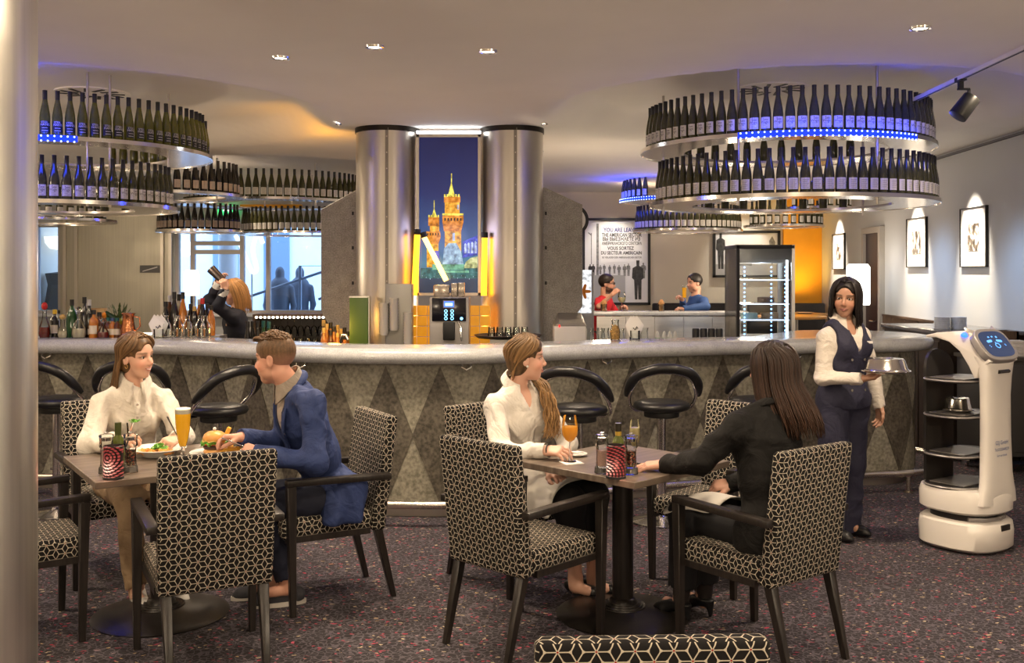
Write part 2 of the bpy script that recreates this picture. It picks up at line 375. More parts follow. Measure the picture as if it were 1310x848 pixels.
def window(n, x0, x1, z0, z1, bars, rails):
    wd = struct(bpy.data.objects.new('window_%d' % n, None)); C.objects.link(wd); wd.location = ((x0 + x1) / 2, YW, z0)
    def p(name, mb, m): o = mb.obj(name, m); o.parent = wd; o.matrix_parent_inverse = Matrix.Translation(-wd.location); return o
    for x in (x0 + 0.025, x1 - 0.025): p('frame', MB().box((x, YW, (z0 + z1) / 2), (0.05, 0.1, z1 - z0)), FRM)
    for z in (z0 + 0.025, z1 - 0.025): p('frame', MB().box(((x0 + x1) / 2, YW, z), (x1 - x0, 0.1, 0.05)), FRM)
    for x in bars: p('mullion', MB().box((x, YW, (z0 + z1) / 2), (0.06, 0.09, z1 - z0)), FRM)
    for xa, xb, z in rails: p('door_rail', MB().box(((xa + xb) / 2, YW - 0.03, z), (xb - xa, 0.06, 0.065)), FRM)
    xs = [x0] + list(bars) + [x1]
    for a, b in zip(xs, xs[1:]): p('pane', MB().box(((a + b) / 2, YW + 0.02, (z0 + z1) / 2), (b - a, 0.006, z1 - z0)), PANE)
    p('sill', MB().box(((x0 + x1) / 2, YW - 0.1, z0 - 0.02), (x1 - x0 + 0.06, 0.24, 0.035)), mat('pale_sill', (0.7, 0.72, 0.75), 0.4))
window(1, -7.5, -6.72, 1.08, 2.42, [-7.1], [])
window(2, -5.02, -2.72, 1.08, 2.42, [-4.77, -4.03, -3.64], [(-4.77, -4.03, 2.13), (-4.77, -4.03, 2.0)])
# right wall: door, wooden dado of separate boards, baseboard
dr = struct(wbox(MB(), 13.30, 13.95, 0.0, 2.22, -0.02, 0.03).obj('door_1', mat('dark_red_door', (0.030, 0.010, 0.012), 0.35)))
wbox(MB(), 13.22, 13.30, 0, 2.30, 0.0, 0.07).obj('door_jamb', mat('grey_jamb', (0.42, 0.40, 0.37), 0.5), dr)
wbox(MB(), 13.95, 14.03, 0, 2.30, 0.0, 0.07).obj('door_jamb', mat('grey_jamb'), dr)
wbox(MB(), 13.30, 13.95, 2.22, 2.30, 0.0, 0.07).obj('door_head', mat('grey_jamb'), dr)
hp = on_wall(13.40, 1.05, 0.05); MB().cyl(hp, hp + Vector((-0.05, 0, 0)), 0.012).cyl(hp + Vector((-0.05, -0.01, 0)), hp + Vector((-0.05, 0.12, 0)), 0.011).obj('door_handle', CHROME, dr)
dado = struct(bpy.data.objects.new('trim_3', None)); C.objects.link(dado); dado.location = on_wall(9, 0, 0)
y = 5.0
while y < 13.1:
    for z0, z1 in ((0.10, 0.94), (0.96, 1.13)):
        o = wbox(MB(), y + 0.006, y + 0.454, z0, z1, 0.0, 0.03).obj('board', WOOD_PAN, bevel=0.004, seg=1); o.parent = dado; o.matrix_parent_inverse = Matrix.Translation(-dado.location)
    y += 0.46
o = wbox(MB(), 5.0, 13.2, 1.13, 1.155, 0.0, 0.045).obj('cap_rail', WOOD_PAN); o.parent = dado; o.matrix_parent_inverse = Matrix.Translation(-dado.location)
struct(wbox(MB(), -3, 16.5, 2.955, 2.975, 0.0, 0.035).obj('trim_4', mat('shadow_gap', (0.16, 0.16, 0.17), 0.7)))
struct(wbox(MB(), -3, 13.2, 0, 0.09, 0.0, 0.04).obj('baseboard_right', WOOD_BLK))
# outside, seen through the windows: paving, facade, white column, stair with handrail
EXT = mat('exterior_white', (0.80, 0.84, 0.90), 0.7, var=0.03)
struct(MB().box((-5, 20.5, -0.05), (16, 10, 0.1)).obj('ground_outside', mat('exterior_paving', (0.5, 0.53, 0.58), 0.8, var=0.1)))
fac = MB().box((-5.5, 22.2, 3.0), (12, 0.3, 6)).obj('facade', EXT); tag(fac, 'pale rendered facade across the yard outside the windows', 'building')
for x in (-8.4, -6.2, -5.1, -3.6, -2.6):
    MB().box((x, 22.02, 1.6), (0.55, 0.06, 2.6)).obj('window_pane', mat('exterior_dark_glass', (0.20, 0.28, 0.40), 0.15), fac)
for z in (0.6, 2.95, 3.2): MB().box((-5.5, 22.0, z), (12, 0.12, 0.06)).obj('ledge', mat('exterior_ledge', (0.5, 0.55, 0.62), 0.6), fac)
tag(MB().cyl((-4.75, 17.0, 0), (-4.75, 17.0, 5), 0.16, n=24).obj('outdoor_column', mat('white_column', (0.85, 0.87, 0.9), 0.5)), 'round white column outside behind the glass door', 'column')
tag(MB().box((-3.05, 18.2, 2.2), (0.36, 0.36, 4.4)).obj('outdoor_pier', mat('blue_grey_pier', (0.50, 0.60, 0.80), 0.6), bevel=0.01), 'square pale pier outside behind the stair railing', 'column')
hr = thing('stair_railing', 'steel tube railing of the stair outside the window', 'railing', (-3.7, 16.4, 0))
TB = mat('railing_steel', (0.16, 0.19, 0.25), 0.35, 0.6)
def hrp(name, pts, r=0.022): o = MB().tube(pts, r, 8).obj(name, TB); o.parent = hr; o.matrix_parent_inverse = Matrix.Translation(-hr.location)
hrp('handrail', [(-4.4, 16.4, 1.25), (-2.6, 16.4, 1.86)]); hrp('handrail', [(-3.2, 16.8, 1.25), (-2.6, 16.8, 1.45)])
hrp('gate_frame', [(-3.42, 16.4, 0), (-3.42, 16.4, 1.80), (-3.0, 16.4, 1.80), (-3.0, 16.4, 0)], 0.028); hrp('post', [(-4.4, 16.4, 0), (-4.4, 16.4, 1.26)])
lt = MB().tube(spline([(-4.35, 16.0, 2.28), (-4.22, 16.0, 2.0), (-4.1, 16.0, 1.72), (-4.02, 16.0, 1.75), (-4.08, 16.0, 2.05), (-4.0, 16.0, 2.32), (-3.92, 16.0, 2.15)], 8), 0.035, 8).obj('letter_reflection', emat('reflection_glow', (0.9, 0.95, 1), 1.8))  # reflection of window lettering, modelled as a glowing tube
rebase(lt, (-4.1, 16.0, 1.72)); MB().cyl((0, 0.02, -1.72), (0, 0.02, 0.02), 0.012, n=8).obj('stand', FRM, lt); tag(lt, 'white looping reflection of lettering in the glass door, built as a tube', 'sign')  # the stand is an added prop under the reflection shape
# steel column in the foreground and small ceiling fittings
pc = thing('steel_column', 'brushed steel clad round column beside the diners with the empty armchair', 'column', (-1.93, 3.5, 0))
MB().cyl((0, 0, 0.0), (0, 0, 3.0), 0.27, n=64).obj('cladding', STEEL_W, pc); MB().cyl((0, 0, 0), (0, 0, 0.09), 0.278, n=64).obj('foot_band', STEEL, pc)
def downlight(x, y, z, r, label, s=14):
    t = thing('downlight', label, 'light', (x, y, z), group='recessed ceiling downlights')
    MB().lathe([(r * 0.72, -0.001), (r * 0.78, -0.012), (r, -0.010), (r * 1.04, 0.0)], n=24).obj('trim_ring', CHROME, t)
    MB().cyl((0, 0, -0.004), (0, 0, 0.0), r * 0.72, n=20).obj('lens', emat('downlight_glow', (1, 0.93, 0.82), s), t)
for x, y in [(-1.40, 6.15), (-0.79, 5.85), (-0.14, 5.97), (2.17, 5.4)]: downlight(x, y, 3.0, 0.055, 'round recessed downlight with a bright lens in the plain ceiling')
for x, y in [(-1.52, 8.9), (0.285, 8.9), (0.31, 10.9)]: downlight(x, y, 3.0, 0.03, 'tiny pin spot in the ceiling beside the steel columns')
for (x, y, z, r), wh in zip([(2.15, 8.4, 3.22, 0.30), (-3.55, 8.6, 3.22, 0.30), (-2.95, 12.1, 3.14, 0.26)], ('the right hand round bottle rack', 'the bottle rack next to the foreground column', 'the far bottle rack before the windows')):
    t = thing('air_diffuser', 'round slotted air diffuser in the ceiling above ' + wh, 'vent', (x, y, z))
    MB().cyl((0, 0, -0.012), (0, 0, 0), r, n=32).obj('plate', CEIL, t)
    for k in range(12):
        a = 2 * math.pi * k / 12; M = Matrix.Rotation(a, 3, 'Z')
        MB().box(M @ Vector((r * 0.62, 0.02, -0.014)), (r * 0.5, 0.03, 0.006), a + 0.4).obj('slot', BLACK, t)
tr = thing('track_spotlight', 'black track spotlight hanging from a ceiling rail by the picture wall', 'light', (2.98, 6.75, 3.0))
MB().box((0, 0, -0.02), (0.04, 0.10, 0.03)).box((0, 0, -0.055), (0.03, 0.03, 0.05)).box((0.02, 0, -0.085), (0.08, 0.02, 0.012)).box((0.055, 0, -0.115), (0.014, 0.02, 0.06)).obj('arm', BLACK, tr)
MT = Matrix.Rotation(R(38), 3, 'Y')
MB().cyl(MT @ Vector((0, 0, 0.075)) + Vector((0.03, 0, -0.2)), MT @ Vector((0, 0, -0.085)) + Vector((0.03, 0, -0.2)), 0.058, 0.062, n=24).obj('lamp_head', mat('black_enamel', (0.014, 0.014, 0.013), 0.35), tr, bevel=0.004)
rl = tag(rebase(MB().hexa([(2.83, 3.0, 2.975), (2.865, 3.0, 2.975), (3.045, 8.2, 2.975), (3.01, 8.2, 2.975)], [(2.83, 3.0, 3.0), (2.865, 3.0, 3.0), (3.045, 8.2, 3.0), (3.01, 8.2, 3.0)]).obj('ceiling_track', mat('white_track', (0.75, 0.73, 0.7), 0.4)), (2.95, 6, 2.975)), 'slim white lighting track running along the ceiling', 'track')
MB().hexa([(2.842, 3.0, 2.972), (2.853, 3.0, 2.972), (3.033, 8.2, 2.972), (3.022, 8.2, 2.972)], [(2.842, 3.0, 2.976), (2.853, 3.0, 2.976), (3.033, 8.2, 2.976), (3.022, 8.2, 2.976)]).obj('slot', BLACK, rl).matrix_parent_inverse = Matrix.Translation((-2.95, -6, -2.975))
# framed photographs on the right wall with their picture spots
def make_photo(name, seed, dark=0.5):
    m, N, L, b = nodes_of(name, 0.4); g = NG(N, L); co = N.new('ShaderNodeTexCoord').outputs['Object']
    mp = N.new('ShaderNodeMapping'); mp.inputs['Location'].default_value = (seed, seed * 1.7, seed * 0.4); mp.inputs['Scale'].default_value = (1, 1.0, 0.7); L.new(co, mp.inputs[0])
    L.new(g.ramp(g.noise(mp.outputs[0], 15, 4.0), [(dark - 0.14, (0.015, 0.012, 0.009)), (dark, (0.16, 0.13, 0.10)), (dark + 0.06, (0.8, 0.77, 0.7))]), b.inputs['Base Color'])
    return m
PAPER = mat('mat_board', (0.86, 0.85, 0.82), 0.6)
for i, (y0, y1, z0, z1, what) in enumerate([(15.05, 15.70, 1.74, 2.28, 'beside the orange corner'), (11.66, 12.32, 1.755, 2.34, 'between the door and the widest picture'), (10.0, 10.66, 1.75, 2.36, 'over the boxes by the service robot')]):
    yc = (y0 + y1) / 2; t = thing('framed_photo', 'thin framed sepia photograph on the long wall ' + what, 'picture', on_wall(yc, z0, 0.0), -WA)
    wdt, hgt = y1 - y0, z1 - z0
    for a, b_, c_, d_ in [(0, 0.005, wdt, 0.010), (0, hgt - 0.005, wdt, 0.010), (-wdt / 2 + 0.005, hgt / 2, 0.010, hgt), (wdt / 2 - 0.005, hgt / 2, 0.010, hgt)]:
        MB().box((-0.015, a, b_), (0.03, c_, d_)).obj('frame_side', BLACK, t)
    MB().box((-0.012, 0, hgt / 2), (0.012, wdt - 0.018, hgt - 0.018)).obj('mount', PAPER, t)
    MB().box((-0.020, 0, hgt * 0.5), (0.004, wdt * 0.44, hgt * 0.46)).obj('photograph', make_photo('sepia_photo_%d' % i, i * 3.1 + 1, 0.5), t)
    lamp('picture_spot', 'SPOT', on_wall(yc, 2.97, 0.50), 380, (1, 0.85, 0.66), to=on_wall(yc, 1.85, 0.0), size=0.025, angle=46, blend=0.8)
for y, e in ((9.2, 45), (11.15, 50), (12.7, 12)):
    lamp('cool_wall_fill', 'SPOT', on_wall(y, 2.5, 0.9), e, (0.35, 0.6, 1.0), to=on_wall(y + 0.1, 1.3, 0.0), size=0.2, angle=70, blend=1.0)  # added blue lights without fixtures, tinting the wall between the pictures
lamp('orange_uplight', 'SPOT', (4.60, 16.10, 1.30), 34, (1.0, 0.60, 0.10), to=(4.74, 16.45, 2.3), size=0.25, angle=120, blend=0.8)
lamp('orange_uplight', 'SPOT', (3.8, 15.6, 0.6), 30, (1.0, 0.60, 0.15), to=(4.7, 16.3, 3.0), size=0.06, angle=80, blend=0.8)
for x in (1.6, 3.7): lamp('poster_spot', 'SPOT', (x, 15.7, 2.95), 60, (1, 0.9, 0.75), to=(x, 16.5, 1.9), size=0.04, angle=60, blend=0.8)
# ---------------------------------------------------------------- the bar
FRONT = [(-7.4, 7.95), (-4.6, 7.84), (-3.64, 7.80), (-2.75, 7.72), (-2.05, 7.38), (-1.48, 7.03), (-0.95, 6.89), (-0.30, 6.88), (0.27, 7.13), (0.93, 7.42), (1.66, 7.66), (2.22, 7.76), (2.85, 7.90)]
fr = [Vector((p.x, p.y)) for p in spline([(x, y, 0) for x, y in FRONT], 12)]
def nrm(pts, i):
    d = (pts[min(i + 1, len(pts) - 1)] - pts[max(i - 1, 0)]).normalized(); return Vector((d.y, -d.x))
bc = Vector((2.85, 8.55)); rb = 0.65
def outline(off, back):                      # plan of the counter, drawn in by off
    o = [p - nrm(fr, i) * off for i, p in enumerate(fr)]
    for k in range(1, 25):
        a = R(-90 + 215 * k / 24); o.append(bc + Vector((math.cos(a), math.sin(a))) * (rb - off))
    o += [p - nrm(fr, i) * (back - off) for i, p in reversed(list(enumerate(fr))) if p.x < 2.0]
    return o
BART = make_stone('bar_top_solid_surface', (0.33, 0.34, 0.35), (0.47, 0.48, 0.49), 130, 0.22); BART.node_tree.nodes['Principled BSDF'].inputs['Coat Weight'].default_value = 0.3
zt, zb = 1.18, 1.07; rn = (zt - zb) / 2
loops = []
for k in range(9):
    a = R(-90 + 180 * k / 8); loops.append([(p.x, p.y, zb + rn + rn * math.sin(a)) for p in outline(rn * (1 - math.cos(a)), 0.52)])
n = len(loops[0]); mb = MB(); vs = [v for l in loops for v in l]; fs = []
for k in range(8): fs += [(k * n + i, k * n + (i + 1) % n, (k + 1) * n + (i + 1) % n, (k + 1) * n + i) for i in range(n)]
fs += [tuple(range(n - 1, -1, -1)), tuple(8 * n + i for i in range(n))]
bt = mb.add(vs, fs).obj('worktop', BART, angle=50); rebase(bt, (0, 7.2, zb))
tag(bt, 'long curving grey bar top with a thick rounded edge', 'counter')
bar = thing('bar_counter', 'curved bar front of pale stone inlaid with tall dark diamonds', 'bar', (0, 7.2, 0))
def ext(o_off, bk, z0, z1, name, m):
    pl = outline(o_off, bk); o = MB().prism([(p.x, p.y - 7.2) for p in pl], z0, z1).obj(name, m, bar, angle=35); return o
body = ext(0.15, 0.50, 0.10, zb, 'front', STONE_L)
ext(0.21, 0.48, 0.0, 0.10, 'kick_plate', STEEL)
# arc length along the body front, including the round end
path = [p - nrm(fr, i) * 0.148 for i, p in enumerate(fr)]
for k in range(1, 25):
    a = R(-90 + 180 * k / 24); path.append(bc + Vector((math.cos(a), math.sin(a))) * (rb - 0.148))
acc = [0.0]
for a, b_ in zip(path, path[1:]): acc.append(acc[-1] + (b_ - a).length)
def along(s):
    s = min(max(s, 0), acc[-1] - 1e-5); i = int(np.searchsorted(acc, s, side='right')) - 1; i = min(i, len(path) - 2)
    t = (s - acc[i]) / (acc[i + 1] - acc[i]); p = path[i].lerp(path[i + 1], t); d = (path[i + 1] - path[i]).normalized(); return p, Vector((d.y, -d.x))
px_s = [(CX + F_PX * p.x / p.y, a) for p, a in zip(path, acc) if p.y < 8.3]
s563 = float(np.interp(563, [q[0] for q in px_s], [q[1] for q in px_s]))
DW, ZC, HH = 0.385, 0.575, 0.478
sp_ = 0.378
k0 = -int((s563 - 2.9) / sp_)
ds = s563 + k0 * sp_
while ds < acc[-1] - 0.25:
    top, bot, topo, boto = [], [], [], []
    M_ = 10
    for i in range(M_ + 1):
        u = -DW / 2 + DW * i / M_; p, nn = along(ds + u); h = HH * (1 - abs(2 * u / DW)); q = p + nn * 0.006; q0 = p - nn * 0.002
        topo.append((q.x, q.y - 7.2, ZC + h)); boto.append((q.x, q.y - 7.2, ZC - h)); top.append((q0.x, q0.y - 7.2, ZC + h)); bot.append((q0.x, q0.y - 7.2, ZC - h))
    k = M_ + 1; V = topo + boto + top + bot; Fc = []
    for i in range(M_):
        Fc += [(k + i, k + i + 1, i + 1, i), (i, i + 1, 2 * k + i + 1, 2 * k + i), (3 * k + i, 3 * k + i + 1, k + i + 1, k + i)]
    MB().add(V, Fc).obj('diamond_panel', STONE_D, bar, angle=25)
    ds += sp_
for px in (389, 596, 774, 1016, 62):
    s_ = float(np.interp(px, [q[0] for q in px_s], [q[1] for q in px_s])); p, nn = along(s_); q = p + nn * 0.03
    MB().tube([(q.x - 0.03, q.y - 7.2, 1.075), (q.x - 0.03, q.y - 7.21, 1.045), (q.x, q.y - 7.225, 1.03), (q.x + 0.03, q.y - 7.21, 1.045), (q.x + 0.03, q.y - 7.2, 1.075)], 0.007, 6).obj('bag_hook', CHROME, bar)
# foot rail with its posts
rail = thing('foot_rail', 'polished steel foot rail running round the base of the bar', 'rail', (0, 6.9, 0))
RS = make_brushed('rail_steel', (0.80, 0.74, 0.64), 0.25, (2, 2, 2))
ro = [p + nrm(fr, i) * 0.10 for i, p in enumerate(fr)]
for k in range(1, 25):
    a = R(-90 + 190 * k / 24); ro.append(bc + Vector((math.cos(a), math.sin(a))) * (rb + 0.10))
MB().tube([(p.x, p.y - 6.9, 0.15) for p in ro], 0.027, 12).obj('tube', RS, rail)
acr = [0.0]
for a, b_ in zip(ro, ro[1:]): acr.append(acr[-1] + (b_ - a).length)
s_ = 0.35
while s_ < acr[-1]:
    i = min(int(np.searchsorted(acr, s_)), len(ro) - 2); p = ro[i]
    MB().cyl((p.x, p.y - 6.9, 0.0), (p.x, p.y - 6.9, 0.13), 0.016, n=10).cyl((p.x, p.y - 6.9, 0), (p.x, p.y - 6.9, 0.01), 0.035, n=14).obj('post', RS, rail)
    s_ += 1.05
# the two steel columns, light box and side plates in the middle of the bar
for cx, wh in ((-1.135, 'beside the green cabinet'), (0.0, 'over the tray of upturned glasses')):
    t = thing('bar_column', 'riveted sheet steel column with a vertical seam ' + wh, 'column', (cx, 9.25, 0))
    MB().cyl((0, 0, 0), (0, 0, 2.99), 0.282, n=64).obj('shell', STEEL, t)
    MB().lathe([(0.283, 2.955), (0.292, 2.955), (0.292, 3.0), (0.2, 3.0)], n=64).obj('top_collar', mat('dark_collar', (0.03, 0.025, 0.02), 0.4, 0.7), t)
    MB().box((0.03, -0.283, 1.5), (0.028, 0.012, 2.95)).obj('seam_strip', mat('seam_metal', (0.24, 0.22, 0.2), 0.4, 0.9), t)
    for k in range(20): MB().ell((0.03, -0.290, 0.2 + k * 0.142), (0.006, 0.004, 0.006), 8, 5).obj('rivet', STEEL, t)
def plate(px0, px1, mir, wh):
    Yp = 9.28; xa, xb = XD(px0, Yp), XD(px1, Yp); d = Yp
    if not mir: poly = [(xb, W(0, 243, d).z), (xb, 0.95), (W(440, 0, d).x, 0.98), (xa, W(0, 398, d).z), (xa, W(0, 268, d).z)]
    else: poly = [(xa, W(0, 240, d).z), (W(697, 0, d).x, W(0, 240, d).z), (xb, W(0, 262, d).z), (xb, W(0, 392, d).z), (W(700, 0, d).x, 0.98), (xa, 0.95)]
    M = Matrix.Translation((0, Yp, 0)) @ Matrix.Rotation(R(90), 4, 'X')
    t = thing('side_plate', 'mottled zinc plate with cut corners on the column ' + wh, 'panel', ((xa + xb) / 2, Yp, 0.95))
    o = MB().prism([(x - (xa + xb) / 2, z - 0.95) for x, z in poly], -0.012, 0.012, Matrix.Rotation(R(90), 4, 'X')).obj('plate', STEEL_P, t, bevel=0.002, seg=1)
    xe = (xb - 0.03 if not mir else xa + 0.03) - (xa + xb) / 2
    for py in (273, 317, 362): MB().box((xe, -0.016, W(0, py, d).z - 0.95), (0.018, 0.012, 0.03)).obj('clip', BLACK, t)
plate(411, 456, False, 'beside the green cabinet'); plate(694, 745, True, 'over the tray of upturned glasses')
# back-lit night photograph of a twin-towered bridge
YL = 9.12
lb = thing('light_box', 'tall back-lit night photograph of a twin-towered bridge between the steel columns', 'light box', ((XD(533, YL) + XD(615, YL)) / 2, YL, 1.49))
lw, lz0, lz1 = XD(615, YL) - XD(533, YL), 1.49, 2.93; lh = lz1 - lz0
for x in (-lw / 2 + 0.012, lw / 2 - 0.012): MB().box((x, 0, lh / 2), (0.024, 0.08, lh)).obj('frame_side', STEEL, lb)
for z in (0.012, lh - 0.012): MB().box((0, 0, z), (lw, 0.08, 0.024)).obj('frame_side', STEEL, lb)
MB().box((0, 0.0, lh + 0.025), (lw, 0.05, 0.02)).obj('tube_lamp', emat('cold_tube', (0.95, 0.97, 1), 6), lb)
def make_night():
    m, N, L, b = nodes_of('night_sky_print', 0.25); g = NG(N, L)
    tc = N.new('ShaderNodeTexCoord').outputs['Object']; sp = N.new('ShaderNodeSeparateXYZ'); L.new(tc, sp.inputs[0])
    f = g.m('ADD', g.m('MULTIPLY', g.m('SUBTRACT', sp.outputs[2], 0.0), 0.6), g.m('MULTIPLY', g.noise(tc, 6, 3.0), 0.16))
    col = g.ramp(f, [(0.0, (0.012, 0.014, 0.022)), (0.18, (0.02, 0.05, 0.10)), (0.24, (0.06, 0.20, 0.30)), (0.36, (0.035, 0.10, 0.26)), (0.62, (0.012, 0.022, 0.11)), (0.95, (0.008, 0.010, 0.055))])
    b.inputs['Base Color'].default_value = (0.01, 0.01, 0.02, 1); L.new(col, b.inputs['Emission Color']); b.inputs['Emission Strength'].default_value = 1.0
    return m
MB().add([(-lw / 2 + 0.02, 0, 0.02), (lw / 2 - 0.02, 0, 0.02), (lw / 2 - 0.02, 0, lh - 0.02), (-lw / 2 + 0.02, 0, lh - 0.02)], [(0, 1, 2, 3)]).obj('printed_film', make_night(), lb)
LBX, LBZ = (533 + 615) / 2, None
def lq(px, py): return ((px - LBX) * YL / F_PX, W(0, py, YL).z - lz0)
LAY = [0.0]
def pic(name, polys, m):
    LAY[0] += 0.0012; M = Matrix.Translation((0, -0.002 - LAY[0], 0)) @ Matrix.Rotation(R(90), 4, 'X')
    for pl in polys:
        pts = [lq(*q) for q in pl]; vs = [M @ Vector((x, z, 0)) for x, z in pts]; MB().add(vs, [tuple(range(len(vs)))]).obj(name, m, lb, smooth=False)
def pmat(name, col, s):
    m, N, L, b = nodes_of(name, 0.3); g = NG(N, L); tc = N.new('ShaderNodeTexCoord').outputs['Object']; f = g.noise(tc, 26, 5.0)
    b.inputs['Base Color'].default_value = (0.01, 0.01, 0.01, 1); L.new(g.ramp(f, [(0.32, tuple(c * 0.30 for c in col)), (0.5, tuple(c * 0.85 for c in col)), (0.68, tuple(min(1, c * 1.3 + 0.06) for c in col))]), b.inputs['Emission Color']); b.inputs['Emission Strength'].default_value = s; return m
emat_ = emat
def emat(name, col=(1, 1, 1), s=1.0): return MATS[name] if name in MATS else (pmat(name, col, s) if name.startswith('lit_') else emat_(name, col, s))
GOLD, GOLD2, LEMON = emat('lit_gold', (1.0, 0.42, 0.03), 1.0), emat('lit_amber', (0.85, 0.26, 0.01), 0.9), emat('lit_lemon', (1.0, 0.80, 0.10), 1.05)
rc = lambda x0, y0, x1, y1: [(x0, y0), (x1, y0), (x1, y1), (x0, y1)]
pic('water', [rc(538, 343, 611, 356)], emat('lit_water', (0.05, 0.30, 0.32), 0.5))
pic('tower_shaft', [rc(569, 258, 588, 278), rc(569, 292, 590, 345), rc(550, 288, 562, 298), rc(546, 308, 561, 342)], GOLD)
pic('tower_gallery', [[(566, 276), (593, 276), (593, 284), (590, 296), (568, 296), (566, 284)], rc(568, 251, 589, 259), [(545, 296), (563, 296), (564, 303), (561, 312), (547, 312), (545, 303)], rc(548, 277, 562, 289)], GOLD2)
pic('spire', [[(573, 251), (577.5, 232), (582, 251)], rc(577, 222, 578.3, 234), [(552, 278), (555.5, 266), (559, 278)], rc(555, 256, 556, 267)], LEMON)
pic('battlement', [rc(568 + 3.6 * k, 248.5, 570 + 3.6 * k, 252) for k in range(6)] + [rc(548 + 3 * k, 275, 549.7 + 3 * k, 278) for k in range(5)] + [rc(566, 273, 593, 275.5)], LEMON)
pic('gallery_window', [rc(568.5 + 4 * k, 279, 570.5 + 4 * k, 282.5) for k in range(6)] + [rc(546.5 + 3.4 * k, 298, 548 + 3.4 * k, 301) for k in range(5)], emat('unlit_print', (0.10, 0.05, 0.01), 0.4))
pic('stone_pier', [[(566, 342), (568, 318), (574, 311), (584, 311), (590, 322), (594, 343)]], emat('lit_blue_white', (0.42, 0.62, 0.85), 0.8))
pic('tower_window', [rc(579, 298, 582, 308), rc(585, 262, 587, 268)], emat('lit_pale_blue', (0.55, 0.65, 1.0), 0.9))
pic('bridge_deck', [[(592, 309), (611, 301), (611, 326), (592, 330)], rc(553, 321, 562, 333)], emat('lit_violet_blue', (0.06, 0.09, 0.62), 0.9))
pic('bridge_window', [[(594 + 4.3 * k, 324), (594 + 4.3 * k, 313 - k), (595.4 + 4.3 * k, 311 - k), (597 + 4.3 * k, 313 - k), (597 + 4.3 * k, 324)] for k in range(4)], emat('lit_pale_blue', (0.55, 0.65, 1.0), 0.9))
pic('bridge_arch', [[(593, 343), (596, 335), (602, 330), (611, 328), (611, 343)]], emat('lit_arch', (0.75, 0.80, 0.35), 0.75))
pic('river_glow', [rc(553, 338, 594, 345), rc(560, 346, 600, 349)], emat('lit_green_glow', (0.25, 0.70, 0.45), 0.6))
pic('bank_lights', [[(540 + 5 * k, 352 + (k * 7) % 5), (541 + 5 * k, 352 + (k * 7) % 5), (540.5 + 5 * k, 354 + (k * 7) % 5)] for k in range(14)], emat('lit_blue_white', (0.42, 0.62, 0.85), 0.8))
lamp('bridge_glow', 'POINT', ((XD(574, 8.9)), 8.95, 2.0), 3, (0.6, 0.6, 1.0), size=0.2)
# orange neon tubes beside the light box
NEON = emat('orange_neon', (1.0, 0.36, 0.01), 5.0); NEOY = emat('yellow_neon', (1.0, 0.62, 0.10), 7.0)
for name, p0, p1, m, wh in [('neon_tube', W(534, 296, 9.02), W(530, 378, 9.02), NEON, 'standing upright beside the seamed column'), ('neon_tube', W(541, 300, 8.98), W(571, 359, 8.98), NEOY, 'leaning across the light box'), ('neon_tube', W(620, 300, 9.02), W(619, 378, 9.02), NEON, 'standing upright beside the tray of glasses')]:
    o = MB().tube([p0, p0.lerp(p1, 0.5), p1], 0.022 if m is NEOY else 0.026, 12).obj(name, m)
    rebase(o, p1); tag(o, 'glowing orange neon tube ' + wh, 'neon tube', 'neon tubes by the light box')
    MB().cyl(p0 - p1 + Vector((0, 0, 0.02)), p0 - p1 - (p0 - p1).normalized() * 0.03, 0.03, n=12).obj('end_cap', BLACK, o)
lamp('orange_ceiling_glow', 'SPOT', (-1.75, 9.3, 2.5), 13, (1.0, 0.42, 0.02), to=(-1.9, 9.6, 3.0), size=0.05, angle=120, blend=0.9)
lamp('orange_box_glow', 'POINT', (XD(577, 9.3), 9.3, 1.25), 10, (1.0, 0.45, 0.05), size=0.1)
